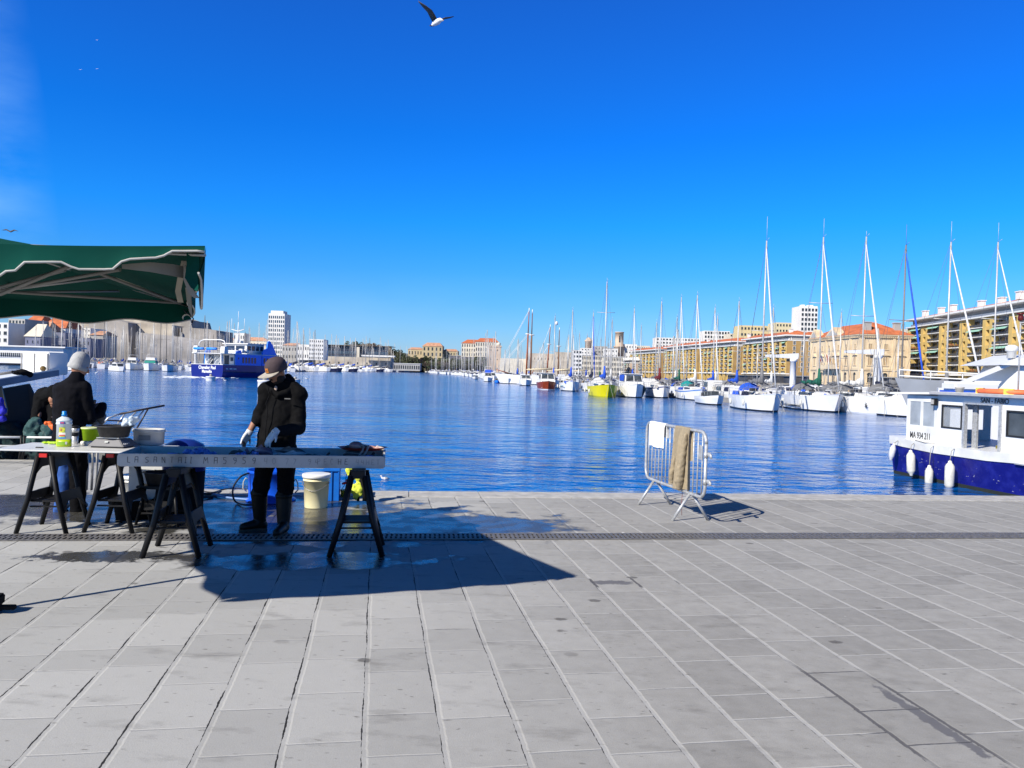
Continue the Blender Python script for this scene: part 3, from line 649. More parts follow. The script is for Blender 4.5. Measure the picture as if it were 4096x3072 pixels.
# ---------------------------------------------------------------- trees on the palace hill
LEAF = M('hill_foliage', (.055, .075, .035), .9, scale=.25, col2=(.10, .10, .06), mixlo=.4, mixhi=.65)
LEAF2 = M('bare_foliage', (.13, .10, .08), .9, scale=.25, col2=(.09, .085, .055))
BARK = M('bark', (.10, .075, .05), .9)
def tree_parts(h, r, n, mat, seed):
    rr = random.Random(seed); tr = MB().path([(0, 0, 0), (r*.05, 0, h*.4), (0, r*.05, h*.75)], [r*.10, r*.07, r*.03], 6)
    for k_ in range(5):
        a = rr.uniform(0, 2*pi); tr.tube((0, 0, h*.4), (r*.6*cos(a), r*.6*sin(a), h*rr.uniform(.6, .8)), r*.04, r*.015, 5)
    cr = MB()
    cl = [(Vector((rr.gauss(0, .38)*r, rr.gauss(0, .38)*r, h*.66+rr.gauss(0, .14)*h)), r*rr.uniform(.22, .42)) for _ in range(11)]
    for _ in range(n):
        c_, q = rr.choice(cl); d = Vector((rr.gauss(0, 1), rr.gauss(0, 1), rr.gauss(0, .8))).normalized()*q*rr.uniform(.7, 1.05); p = c_+d
        s_ = r*rr.uniform(.05, .10); a = Vector((rr.gauss(0, 1), rr.gauss(0, 1), rr.gauss(0, 1))).normalized()*s_; b_ = a.orthogonal().normalized()*s_
        cr.add([p-a, p+b_, p+a, p-b_], [(0, 1, 2, 3)])
    return tr.mesh('trunk', [BARK]), cr.mesh('crown', [mat])
tv = [tree_parts(9, 4.5, 900, LEAF, 3), tree_parts(8, 5, 900, LEAF, 9), tree_parts(8, 4.5, 600, LEAF2, 5)]
# hill behind the mouth
g = MB(); pr = [(1545, 1400), (1600, 1425), (1660, 1440), (1760, 1440), (1860, 1455), (1990, 1475)]
ps = [P(x, y, 800) for x, y in pr]
g.slab([Vector((p.x, 770, p.z)) for p in ps]+[Vector((ps[-1].x, 770, 0)), Vector((ps[0].x-60, 770, 0))], (0, 300, 0)); struct('hill', g, [M('hill_scrub', (.10, .10, .065), .95, var=.3, scale=.1)])
spots = []
for i in range(76):
    px = 1562+i*5.3+random.uniform(-4, 4); py = 1482 - random.uniform(0, 30) - (10 if px > 1640 and px < 1720 else 0); spots.append((px, py, random.uniform(740, 768)))
for px, py in ((1395, 1377), (1410, 1376), (1425, 1378), (1450, 1372), (1470, 1370), (1488, 1370), (1500, 1374), (1530, 1390), (1548, 1396), (1562, 1404), (1575, 1408), (1592, 1412), (1605, 1412), (1618, 1418)):
    spots.append((px, py+15, random.uniform(755, 765)))
for i, (px, py, D) in enumerate(spots):
    k_ = 2 if i % 5 == 2 or 1440 < px < 1500 and py < 1400 else i % 2
    p = P(px, py, D); tr, cr = tv[k_]
    t_ = thing('tree', ['broad dark green tree', 'tall dark green tree', 'bare brownish tree'][k_]+(' on the skyline beside the dark glass building' if py < 1440 and px < 1560 else ' at the left end of the wooded slope' if px < 1625 else ' on the slope below the tan palace' if px < 1835 else ' below the cream arcaded building'), 'tree', (p.x, D, max(.2, p.z-6)), random.uniform(0, 6), 'trees on the palace hill'); t_.scale = (1.35, 1.35, 1.2)
    inst('trunk', tr, t_); inst('crown', cr, t_)
# ================================================================ MARKET PARASOL
GRN = M('parasol_green_cloth', (.0008, .046, .034), .9, spec=.12, var=.12, scale=2, bump=.15)
TRIM = M('grey_white_trim', (.42, .41, .38), .8); BEI = M('beige_lining', (.24, .22, .18), .85); ALU = M('aluminium', (.30, .30, .295), .4, metal=.6)
BLK = M('black_plastic', (.009, .009, .010), .5, spec=.25, var=.2, scale=8); BLKM = M('dull_black', (.008, .008, .009), .9, spec=.15)
NR, FR = P(820, 1000, 4.3), P(765, 1240, 6.9); NR.z = 2.30; FR.z = 2.20
PC = Vector((-3.44, 5.2, 0)); NL = Vector((2*PC.x-FR.x, 2*PC.y-FR.y, 2.28)); FL = Vector((2*PC.x-NR.x, 2*PC.y-NR.y, 2.22))
par = thing('market_parasol', 'large green market parasol with white piped valance shading the fish stall', 'parasol', PC)
apex = Vector((PC.x, PC.y, 2.46))
def cloth(mb, grid, th=.006):
    n = len(grid[0]); top = [Vector(p) for r in grid for p in r]; k = len(top); fs = []
    for i in range(len(grid)-1):
        for j in range(n-1):
            a = i*n+j; fs.append((a, a+1, a+1+n, a+n))
    bot = [p-Vector((0, 0, th)) for p in top]
    mb.add(top+bot, fs+[tuple(x+k for x in f[::-1]) for f in fs], True)
m = MB(); crn = [NL, NR, FR, FL]
for q in range(4):
    A, B = crn[q], crn[(q+1) % 4]; g_ = []
    for i in range(9):
        s_ = i/8; row = []
        for j in range(17):
            u_ = j/16; e_ = A.lerp(B, u_); p = e_.lerp(apex, s_)
            p.z -= .10*sin(pi*u_)*(1-s_)*.6 + .06*sin(pi*s_)
            row.append(p-PC)
        g_.append(row)
    cloth(m, g_)
canopy = m.build('canopy', [GRN], par)
def edge_pt(A, B, u_): p = A.lerp(B, u_); p.z -= .06*sin(pi*u_); return p
def valance(A, B, prof, out, name='valance', flip=1, n=64, trimr=.0062):
    """hanging strip between A and B; prof(u) = (drop, outward swing)"""
    g_ = []; tr = []
    for i in range(7):
        row = []
        for j in range(n+1):
            u_ = j/n; d, o_ = prof(u_); p = edge_pt(A, B, u_); f_ = i/6
            p.z += -d*f_; p += out*(o_*f_*f_+.008*sin(u_*31)*f_); row.append(p-PC)
            if i == 6: tr.append(p-PC)
        g_.append(row)
    m = MB(); n_ = n+1; top = [p for r in g_ for p in r]; k = len(top); fs = []
    for i in range(6):
        for j in range(n): a = i*n_+j; fs.append((a, a+1, a+1+n_, a+n_))
    off = out*.005
    m.add(top+[p+off for p in top], fs+[tuple(x+k for x in f[::-1]) for f in fs], True)
    v = m.build(name, [GRN], par); MB().path(tr, trimr, 6).build('piping', [TRIM], v); return v
def interp(tab, u_):
    for (a, x), (b_, y) in zip(tab, tab[1:]):
        if u_ <= b_: t_ = (u_-a)/(b_-a); t_ = t_*t_*(3-2*t_); return x+(y-x)*t_
    return tab[-1][1]
onear = (B_ := (NR-NL)).cross(Vector((0, 0, 1))).normalized()
# the near valance: read off the photo's scalloped hem, then carried on past the frame
hem = [(0, 1088), (55, 1088), (90, 1052), (235, 1050), (305, 1078), (440, 1080), (500, 1040), (620, 1034), (700, 1000), (770, 996), (830, 1016)]
def near_prof(u_):
    p = edge_pt(NL, NR, u_); px = 2048+FPX*p.x/p.y
    if px < 0: return .15+.02*sin(u_*22), .02
    py = None
    for (a, x), (b_, y) in zip(hem, hem[1:]):
        if px <= b_: t_ = (px-a)/(b_-a); t_ = t_*t_*(3-2*t_); py = x+(y-x)*t_; break
    if py is None: py = 1016
    return max(.03, p.z-P(px, py, p.y).z), .03
valance(NL, NR, near_prof, onear)
ofar = -onear
def far_prof(u_): return .155+.022*sin(u_*24)+.01*sin(u_*9), .02      # u from FR to FL
valance(FR, FL, far_prof, ofar)
oright = (FR-NR).cross(Vector((0, 0, 1))).normalized()
valance(NR, FR, lambda u_: (.13+.025*sin(u_*19)+.02*sin(u_*7+1)+(.12 if .03 < u_ < .16 else 0)*sin((u_-.03)/.13*pi), -.03+.03*sin(u_*11)), oright)
valance(FL, NL, lambda u_: (.15+.02*sin(u_*24), .02), -oright)
# beige lining and torn flaps at the corner
def ribbon(pts, w, mat, name, ax=Vector((0, 0, 1)), taper=None):
    m = MB(); a = []; b_ = []
    for i, p in enumerate(pts):
        p = Vector(p)-PC; ww = w*(taper[i] if taper else 1); a.append(p+ax*ww/2); b_.append(p-ax*ww/2)
    nn = ax.cross(Vector(pts[-1])-Vector(pts[0])).normalized()*.004; n = len(pts); vs = a+b_+[p+nn for p in a]+[p+nn for p in b_]
    fs = [(i, i+1, i+1+n, i+n) for i in range(n-1)]; fs += [tuple(x+2*n for x in f[::-1]) for f in fs]
    m.add(vs, fs, True); return m.build(name, [mat], par)
ribbon([P(488, 1066, 4.25), P(600, 1068, 4.32), P(690, 1080, 4.4), P(738, 1090, 4.5)], .065, BEI, 'lining_strip', taper=[.35, .8, 1.0, 1.0])
ribbon([P(738, 1045, 4.45), P(722, 1110, 4.6), P(712, 1165, 4.8), P(722, 1210, 4.9)], .035, BEI, 'lining_strip', ax=Vector((1, 0, 0)))
ribbon([P(738, 1060, 4.42), P(742, 1120, 4.42), P(766, 1170, 4.4), P(786, 1192, 4.38)], .05, BEI, 'torn_flap', ax=Vector((.9, -.4, 0)), taper=[.3, .6, 1, .7])
ribbon([P(770, 1000, 4.33), P(772, 1060, 4.35), P(765, 1110, 4.36), P(778, 1150, 4.34), P(788, 1165, 4.33)], .085, GRN, 'torn_flap', ax=Vector((.95, -.3, 0)), taper=[.9, 1, 1, .6, .1])
ribbon([P(752, 1150, 4.6), P(756, 1200, 4.6), P(762, 1245, 4.6), P(768, 1268, 4.6)], .045, BEI, 'torn_flap', ax=Vector((.9, -.4, 0)), taper=[1, .8, .5, .1])
MB().path([Vector(P(*q))-PC for q in ((736, 1238, 4.7), (745, 1252, 4.7), (765, 1262, 4.7), (774, 1275, 4.7), (768, 1292, 4.7))], .004, 5).build('cord', [BLK], par)
# frame
hub = P(0, 1168, 4.95); hub = Vector((PC.x, PC.y, 2.09))
MB().lathe([(.024, 0), (.024, 2.42)], (0, 0, 0), 12).build('pole', [ALU], par)
MB().lathe([(.05, 2.02), (.06, 2.06), (.06, 2.13), (.04, 2.17)], (0, 0, 0), 12).build('slider', [BLK], par)
rng = [A for A in crn] + [crn[i].lerp(crn[(i+1) % 4], .5) for i in range(4)]
for A in rng:
    e_ = Vector((A.x, A.y, A.z-.05)); mid = e_.lerp(apex, .42)-Vector((0, 0, .07))
    MB().tube(apex-PC-Vector((0, 0, .05)), e_-PC, .010, n=6).build('rib', [ALU], par)
    MB().tube(hub-PC, mid-PC, .010, n=6).build('strut', [ALU], par)
for q in (((0, 1178, 4.95), (275, 1065, 4.35)), ((0, 1150, 4.95), (260, 1080, 4.5)), ((0, 1165, 4.95), (480, 1078, 4.5)), ((45, 1168, 4.95), (722, 1212, 5.9)), ((400, 1094, 4.9), (718, 1212, 5.9))):
    MB().tube(P(*q[0])-PC, P(*q[1])-PC, .011, n=6).build('strut', [M('grey_wood_strut', (.17, .165, .15), .6)], par)
base = thing('parasol_base', 'black parasol foot with cross bars at the left edge of the paving', 'parasol foot', (PC.x, PC.y, 0), R(6)); base.scale = (.62, .62, .7)
MB().lathe([(.20, 0), (.21, .03), (.19, .09), (.07, .12), (.05, .16), (.03, .16)], (0, 0, 0), 20).build('weight', [BLKM], base)
MB().box((.18, 0, .05), (.36, .06, .04)).box((-.3, 0, .05), (.5, .06, .04)).build('cross_bar', [BLKM], base, bevel=.006)
MB().box((.12, -.06, .14), (.26, .16, .10), ry=.06).build('ballast_block', [BLKM], base, bevel=.015)
MB().box((.02, -.33, .02), (.28, .05, .035)).build('cross_bar', [BLKM], base, bevel=.006)

# ================================================================ TRESTLES, BOARD, TRAY
def trestle(label, c, rz, H, red, name='folding_trestle'):
    t_ = thing(name, label, 'trestle', (c[0], c[1], 0), rz, 'black plastic folding trestles')
    w, d = .232, .235
    for sx_ in (-1, 1):
        m = MB()
        for sy in (-1, 1):
            m.path([(sx_*w, sy*d, 0), (sx_*(w*.62), sy*(d*.93), H*.40), (sx_*.058, sy*(d*.84), H-.04)], [.024, .027, .029], 4)
        # bridging plates with arched openings between the two legs of this side
        for z0, z1, arch in ((H*.38, H*.50, .10), (H*.80, H-.03, .09)):
            n = 12; ins = []
            xo = lambda z: sx_*(w*(1-z/H)+.02)
            dy = lambda z: d*(1-.2*z/H)-.01
            low = [(-dy(z0-arch)+2*dy(z0-arch)*i/n, z0-arch+arch*min(1, (sin(pi*i/n)*1.5))) for i in range(n+1)]
            m.slab([Vector((xo(z), y, z)) for y, z in low]+[Vector((xo(z1), dy(z1), z1)), Vector((xo(z1), -dy(z1), z1))], (sx_*.014, 0, 0))
        m.build('leg_panel', [BLK], t_)
    m = MB(); m.box((0, 0, H-.03), (.12, d*1.78, .07)); m.build('beam', [BLK], t_, bevel=.006)
    m = MB(); m.bx(-w*.60, w*.60, -.16, -.13, H*.375, H*.40); m.bx(-w*.64, w*.64, -.16, -.13, H*.31, H*.325); m.bx(-w*.58, w*.58, .13, .16, H*.375, H*.40)
    for i in range(4): m.bx(-w*.55, w*.55, -.10+i*.06, -.075+i*.06, H*.385, H*.395)
    m.build('shelf_bracket', [BLK], t_)
    if red: MB().box((0, -d*.93, H-.035), (.07, .025, .035)).box((0, d*.93, H-.035), (.07, .025, .035)).build('end_cap', [M('red_plastic', (.55, .02, .015), .4)], t_)
    return t_
trestle('black plastic trestle under the left end of the long fish tray', (-2.91, 7.03), QA, .752, False)
trestle('black plastic trestle under the right end of the long fish tray', (-1.37, 7.25), QA, .752, False)
trestle('leftmost black trestle with red end cap under the white board', (-4.46, 7.82), R(4), .785, True)
trestle('black trestle with red end cap under the right part of the white board', (-3.88, 7.95), R(2), .785, True)
WPL = M('white_board', (.62, .62, .60), .35, var=.06, scale=3)
tb = thing('table_board', 'thin white board laid over two trestles as a side table', 'table top', (-4.18, 7.95, .786), R(3))
MB().box((0, 0, .008), (1.5, .70, .016)).build('board', [WPL], tb, bevel=.004)
PLT = M('grubby_white_tray', (.46, .45, .43), .5, scale=3.2, col2=(.22, .215, .20), mixlo=.46, mixhi=.74, detail=9)
tra = thing('fish_tray', 'long shallow white fish tray with handwritten registration on its front', 'fish tray', P(467, 1872, 6.92), 0)
o_ = P(467, 1872, 6.92); e_ = P(1540, 1872, 7.27); tu = (e_-o_); tu.z = 0; TL = tu.length; tu.normalize(); TA = math.atan2(tu.y, tu.x)
tra.location = (o_.x, o_.y, .755); tra.rotation_euler = (0, 0, TA)
TD, TH = .62, .112
m = MB()
def rr_(x0, x1, z0, z1, r, y, n=5):
    out = []
    for cx_, cz_, a0 in ((x1-r, z1-r, 0), (x0+r, z1-r, 90), (x0+r, z0+r, 180), (x1-r, z0+r, 270)):
        for i in range(n+1): a = R(a0+90*i/n); out.append(Vector((cx_+r*cos(a), y, cz_+r*sin(a))))
    return out
m.slab(rr_(0, TL, 0, TH, .03, 0), (0, .022, 0)).slab(rr_(0, TL, 0, TH+.008, .03, TD), (0, -.022, 0))
m.bx(.03, TL-.03, .023, TD-.023, .004, .022)
for x in (0, TL-.022): m.slab([(x, .023, .01), (x, TD-.023, .01), (x, TD-.023, TH+.006), (x, .023, TH-.002)], (.022, 0, 0))
m.build('tub', [PLT], tra, bevel=.003)
# handwriting, as felt-pen strokes on the front face
GLY = {'L': [[(0, 1), (0, 0), (.6, 0)]], 'A': [[(0, 0), (.05, 1), (.6, 1), (.6, 0)], [(0, .5), (.6, .5)]], 'S': [[(.6, .9), (.3, 1), (0, .8), (.1, .55), (.5, .45), (.6, .2), (.3, 0), (0, .1)]],
       'N': [[(0, 0), (0, 1), (.6, 0), (.6, 1)]], 'T': [[(0, 1), (.7, 1)], [(.35, 1), (.35, 0)]], 'I': [[(.1, 1), (.5, 1)], [(.3, 1), (.3, 0)], [(.1, 0), (.5, 0)]], 'M': [[(0, 0), (.1, 1), (.4, .4), (.7, 1), (.8, 0)]],
       '5': [[(.6, 1), (.1, 1), (.05, .6), (.4, .6), (.6, .35), (.4, 0), (0, .05)]], '9': [[(.6, .6), (.3, .5), (.05, .75), (.3, 1), (.6, .9), (.6, .4), (.3, 0)]], '4': [[(.1, 1), (0, .45), (.6, .45)], [(.5, 1), (.5, 0)]],
       '0': [[(.3, 1), (.05, .7), (.05, .3), (.3, 0), (.6, .3), (.6, .7), (.3, 1)]], 'X': [[(0, 0), (.6, 1)], [(.1, .9), (.6, .1)]], 'P': [[(0, 0), (0, 1), (.5, .9), (.5, .55), (0, .5)]],
       'E': [[(.6, 1), (0, 1), (0, 0), (.6, 0)], [(0, .5), (.45, .5)]], 'C': [[(.6, .9), (.2, 1), (0, .5), (.2, 0), (.6, .1)]], 'H': [[(0, 1), (0, 0)], [(.6, 1), (.6, 0)], [(0, .5), (.6, .5)]], 'R': [[(0, 0), (0, 1), (.5, .85), (0, .5), (.6, 0)]], '7': [[(0, 1), (.6, 1), (.2, 0)]], '.': [[(.2, 0), (.3, .05)]]}
INK = M('faded_ink', (.07, .07, .075), .7, var=.5, scale=20); INK2 = M('very_faded_ink', (.22, .22, .22), .7, var=.4, scale=20)
def scribble(s_, x, z, h, adv, dark):
    m = MB()
    for ch in s_:
        if ch in GLY:
            for st in GLY[ch]:
                pts = [Vector((x+a*h*.8+random.uniform(-.002, .002), -.0015, z+b_*h+random.uniform(-.002, .002))) for a, b_ in st]
                for p, q in zip(pts, pts[1:]):
                    d = (q-p); n_ = Vector((-d.z, 0, d.x)).normalized()*(.0022 if dark else .0018)
                    m.slab([p-n_, q-n_, q+n_, p+n_], (0, .003, 0))
        x += adv
    m.build('handwriting', [INK if dark else INK2], tra)
scribble('LA', .085, .035, .05, .062, True); scribble('SANTA', .235, .035, .05, .068, True); scribble('II', .555, .035, .052, .045, True)
scribble('MA', .72, .032, .055, .088, True); scribble('5959', .885, .032, .055, .082, True); scribble('40', 1.235, .032, .055, .07, False)
scribble('77.94', 1.42, .032, .048, .065, False); scribble('PEC', 1.70, .035, .05, .055, False); scribble('HE', 1.88, .035, .05, .06, True); scribble('44HET', 2.04, .035, .046, .046, False)

# ---- things in and on the tray (tray coordinates -> world)
def TW(x, y, z=0): return Vector((tra.location.x, tra.location.y, .755)) + tu*x + Vector((-tu.y, tu.x, 0))*y + Vector((0, 0, z))
FISH = M('dark_fish_skin', (.045, .05, .055), .35, var=.5, scale=18, spec=.6); FISHS = M('silver_fish_skin', (.28, .31, .34), .3, var=.35, scale=14, spec=.7)
FISHP = M('pink_fish_flesh', (.50, .26, .22), .4, var=.25, scale=14); FISHV = M('violet_fish_skin', (.16, .10, .14), .35, var=.3, scale=12); PALE = M('pale_squid', (.62, .52, .46), .4, var=.15, scale=10)
def fish(label, loc, rz, Lf, mat, name='fish', fat=.13, tail=True, roll=0, group=None):
    t_ = thing(name, label, 'fish', loc, rz, group)
    rs = []
    for i in range(11):
        s_ = i/10; w = fat*Lf*(sin(pi*min(1, s_*1.15+.03))**.7 if s_*1.15+.03 < 1 else .12)*.75+.004
        z = .7*w+.006*sin(s_*9); rs.append([(s_*Lf*.84, w*.62*cos(2*pi*k/10)+.01*sin(s_*5), z+w*sin(2*pi*k/10)*.8) for k in range(10)])
    MB().rings(rs).build('body', [mat], t_)
    if tail:
        m = MB().slab([(Lf*.82, .0, .012), (Lf*.97, -.02, .055), (Lf*1.0, .0, .03), (Lf*.93, .01, .02), (Lf, .02, -.004)], (0, .006, 0)).build('tail', [mat], t_)
        MB().slab([(Lf*.3, .0, fat*Lf*.9), (Lf*.42, 0, fat*Lf*1.6), (Lf*.62, 0, fat*Lf*.8)], (0, .004, 0)).build('fin', [mat], t_)
    return t_
fish('long dark fish lying in the tray right of the gloved hands', TW(1.56, .33, .095), R(170), .40, FISH, fat=.10)
fish('fat dark fish with open belly under the gloved hand', TW(1.27, .30, .08), R(165), .30, FISHV, fat=.20)
fish('silver fish under the gloved fingers', TW(1.60, .24, .08), R(176), .36, FISHS, fat=.09)
fish('small dark fish left of the hands in the tray', TW(.88, .26, .085), R(20), .22, FISH, fat=.14)
fish('small violet fish near the right end of the tray', TW(2.03, .14, .05), R(10), .17, FISHV, fat=.18)
fish('dark fish against the far rim under the red dish', TW(1.90, .42, .07), R(-8), .32, FISH, fat=.15)
fish('slim dark fish in front of the red dish', TW(1.55, .16, .085), R(5), .25, FISH, fat=.07)
BLP = M('blue_plastic_scraps', (.10, .19, .52), .5, var=.4, scale=20)
for i, (x, y, s_, lb) in enumerate(((.60, .20, 1.25, 'largest crumpled blue glove heap near the left end of the tray'), (.74, .16, .9, 'small blue glove beside the largest heap in the tray'), (.42, .14, .8, 'flat blue scrap at the left end of the tray'), (.98, .18, .8, 'blue scrap next to the small dark fish'), (1.12, .22, .9, 'blue scrap standing upright left of the gloved hands'), (2.12, .10, .7, 'bluish scrap under the red dish'))):
    o = MB(); rr = random.Random(i+5)
    for k_ in range(5): o.ball((rr.uniform(-.06, .06)*s_, rr.uniform(-.03, .03), .02+rr.uniform(0, .02)*s_), .028*s_, 8, 6, 1.4, .8, rr.uniform(.6, 1.2))
    b_ = blob(o, 'plastic_glove', BLP, .006, 2, disp=.010, dscale=30, seed=i); b_.location = TW(x, y+.06, .045+.02*s_); b_.rotation_euler = (0, 0, i*1.3)
    tag(b_, lb, 'rubber glove')
o = MB(); rr = random.Random(44)
for k_ in range(46): o.ball((rr.uniform(0, TL-.3), rr.uniform(-.05, .06), rr.uniform(0, .018)), rr.uniform(.012, .026), 7, 5, 1.3, .9, .6)
b_ = blob(o, 'fish_scraps', M('wet_dark_scraps', (.04, .045, .06), .4, col2=(.14, .18, .30), mixlo=.5, mixhi=.62, scale=9), .011, 1, disp=.006, dscale=40); b_.location = TW(.15, .16, .075); b_.rotation_euler = (0, 0, TA)
tag(b_, 'wet dark scraps and weed along the front of the fish tray', 'fish scraps', kind='stuff')
# red dish
dish = thing('red_dish', 'shallow oval red plastic dish resting on the right end of the fish tray', 'dish', TW(2.08, .44, .124), TA+R(3))
REDP = M('red_brown_plastic', (.36, .035, .015), .45)
MB().lathe([(.01, 0), (.16, .0), (.225, .028), (.232, .03), (.16, .010), (.01, .008)], (0, 0, 0), 28, 1.03, .62).build('bowl', [REDP], dish)
for lb, q, rz, Lf, mt, ft in (('grey fish with spiky fins at the left of the red dish', (1.90, .43, .135), -.1, .20, FISH, .13), ('pink fish fillet at the back of the red dish', (2.05, .48, .135), .1, .22, FISHP, .13), ('pink fillet along the right side of the red dish', (2.12, .41, .135), -.15, .17, FISHP, .12), ('pale squid tail at the right rim of the red dish', (2.20, .46, .135), .2, .10, PALE, .22)):
    fish(lb, TW(*q), TA+rz, Lf, mt, fat=ft, tail='spiky' in lb)
oc = thing('octopus', 'violet grey octopus with one arm hanging over the red dish rim', 'octopus', TW(2.02, .36, .135), TA)
blob(MB().ball((0, 0, .04), .045, 12, 8, 1.5, .9, .9).ball((.06, -.01, .03), .035, 10, 6, 1.4, 1, .7), 'head', M('octopus_skin', (.16, .10, .12), .3, col2=(.30, .27, .27), spec=.6), .007, 4, parent=oc)
for a_ in ((.05, -.04, .04), (.09, -.03, .035)):
    MB().path([a_, (a_[0]+.03, -.09, .045), (a_[0]+.015, -.135, .0), (a_[0]-.03, -.15, -.07), (a_[0]-.045, -.14, -.10)], [.012, .010, .009, .008, .003], 7).build('arm', [M('octopus_arm', (.22, .19, .18), .35)], oc)

# ================================================================ LEFT TABLE GOODS
TBZ = .803
def on(px, py): g_ = G(px, py, TBZ); return g_
c = on(255, 1786)
bt = thing('cleaner_bottle', 'clear plastic cleaner bottle with blue cap and yellow-green liquid on the white board', 'bottle', c, R(8)); bt.scale = (.92, .92, .86)
WPV = M('milky_plastic', (.50, .56, .60), .3, var=.05); LIM = M('lime_liquid', (.42, .55, .01), .35); BCAP = M('blue_cap', (.01, .22, .62), .35)
sc_ = .078
MB().lathe([(sc_*.9, .001), (sc_, .01), (sc_, .085)], (0, 0, 0), 24, 1, .62, rz=0).build('liquid', [LIM], bt)
MB().lathe([(sc_*.98, .0852), (sc_*.98, .255), (sc_*1.06, .258), (sc_*1.06, .272), (sc_, .276), (sc_, .292), (sc_*1.04, .295), (sc_*1.0, .312), (sc_*.55, .338), (.024, .350), (.020, .356)], (0, 0, 0), 24, 1, .62).build('bottle_body', [WPV], bt)
MB().lathe([(.027, .356), (.027, .372), (.022, .376), (.023, .405), (.018, .41)], (0, 0, 0), 16).build('cap', [BCAP], bt)
def label_patch(z0, z1, x0, x1, mat, name, off=.001):
    m = MB(); n = 8; top = []; bot = []
    for i in range(n+1):
        x = x0+(x1-x0)*i/n; yy = -math.sqrt(max(0, 1-(x/(sc_*1.0))**2))*sc_*.62-off
        top.append(Vector((x, yy, z1))); bot.append(Vector((x, yy, z0)))
    k = n+1; vs = bot+top+[p+Vector((0, -.001, 0)) for p in bot+top]; f = [(i, i+1, i+1+k, i+k) for i in range(n)]
    m.add(vs, [tuple(x+2*k for x in q) for q in f]+[q[::-1] for q in f]); m.build(name, [mat], bt)
label_patch(.10, .225, -.032, .028, M('label_yellow', (.62, .55, .05), .6, scale=30, col2=(.25, .42, .03)), 'label')
label_patch(.125, .165, -.036, .034, M('label_white', (.68, .66, .62), .6), 'label', .003); label_patch(.128, .140, -.030, .030, M('label_red', (.60, .06, .03), .6), 'label', .005); label_patch(.098, .112, -.034, .036, M('label_blue', (.02, .22, .60), .6), 'label', .004)
label_patch(.185, .212, -.020, -.004, M('label_skin', (.50, .18, .08), .6), 'label', .004); label_patch(.265, .292, -.024, .028, M('label_navy', (.03, .08, .35), .6), 'label', .006); label_patch(.272, .285, -.016, .020, M('label_redtext', (.55, .08, .12), .6), 'label', .0085); label_patch(.02, .06, -.055, .03, M('label_green', (.20, .38, .02), .6), 'label', .003); label_patch(.03, .06, .032, .050, M('label_pale', (.60, .60, .58), .6), 'label', .004)
c = on(299, 1777)
mug = thing('travel_mug', 'steel travel mug with black grip band next to the cleaner bottle', 'mug', c); mug.scale = (1, 1, 1.15)
MB().lathe([(.027, 0), (.030, .01), (.036, .075)], n=20).lathe([(.037, .105), (.040, .145)], (0, 0, 0), 20).build('cup', [M('brushed_steel', (.55, .55, .55), .3, metal=.45)], mug)
MB().lathe([(.0385, .0755), (.0395, .078), (.040, .102), (.0385, .1045)], n=20).build('grip', [BLK], mug); MB().lathe([(.041, .146), (.042, .158), (.035, .165), (.010, .166)], n=20).build('lid', [BLK], mug)
c = on(340, 1770)
bk = thing('lime_bowl', 'bright lime green plastic bucket behind the travel mug', 'bucket', c + Vector((0, .12, 0)))
LIMP = M('lime_plastic', (.38, .62, .01), .4)
MB().lathe([(.075, 0), (.09, .13), (.098, .132), (.098, .15), (.086, .15), (.072, .01), (.01, .008)], n=24).build('tub', [LIMP], bk)
MB().lathe([(.0985, .138), (.100, .142), (.100, .150), (.096, .152)], n=24).build('rim', [M('pale_lime', (.60, .66, .35), .5)], bk)
# scale
c = on(430, 1792)
scl = thing('kitchen_scale', 'grey digital weighing scale under the black basin', 'scale', c + Vector((0, .12, 0)), R(-2))
SCG = M('scale_grey', (.13, .13, .14), .4)
MB().add([(-.20, -.13, .012), (.17, -.13, .012), (.20, .13, .012), (-.20, .13, .012), (-.14, -.08, .085), (.10, -.08, .085), (.12, .11, .085), (-.14, .11, .085)], [(0, 3, 2, 1), (4, 5, 6, 7), (0, 1, 5, 4), (1, 2, 6, 5), (2, 3, 7, 6), (3, 0, 4, 7)]).build('body', [SCG], scl, bevel=.006)
MB().bx(-.13, .10, -.09, .11, .092, .10).build('platform', [M('steel_platform', (.55, .55, .54), .3, metal=.6)], scl, bevel=.002)
MB().slab([(-.03, -.116, .052), (.005, -.116, .052), (.005, -.106, .066), (-.03, -.106, .066)], (0, -.003, .001)).build('display', [M('display_grey', (.45, .47, .45), .3)], scl)
m = MB()
for i in range(4): m.slab([(.145+i*.0, -.09+i*.03, .044+.0*i), (.155, -.09+i*.03, .034), (.155, -.072+i*.03, .034), (.145, -.072+i*.03, .044)], (.004, 0, .004))
m.build('key_pad', [M('key_grey', (.5, .5, .5), .5)], scl); MB().bx(-.17, .15, -.11, .11, 0, .014).build('foot', [BLK], scl)
bas = thing('black_basin', 'round black mortar tub standing on the weighing scale', 'basin', c + Vector((.0, .13, .104)), R(0))
MB().lathe([(.125, 0), (.135, .006), (.160, .10), (.185, .102), (.187, .110), (.155, .112), (.128, .012), (.01, .010)], n=28).build('tub', [M('worn_black_rubber', (.020, .020, .022), .6, var=.4, scale=14, bump=.3)], bas)
bag = MB()
for i in range(6): bag.ball((random.uniform(-.05, .06), random.uniform(-.03, .03), .03+.03*i*.4), .035, 8, 6)
b_ = blob(bag, 'plastic_bag', M('clear_bag', (.62, .72, .80), .3, var=.1, alpha=.75), .008, 1, disp=.016, dscale=26); b_.location = c+Vector((.11, .20, .19)); tag(b_, 'crumpled clear plastic bag sticking out of the black basin', 'plastic bag')
c = on(545, 1788)
tubw = thing('white_tub', 'translucent white plastic tub behind the weighing scale', 'tub', c + Vector((.0, .28, 0)))
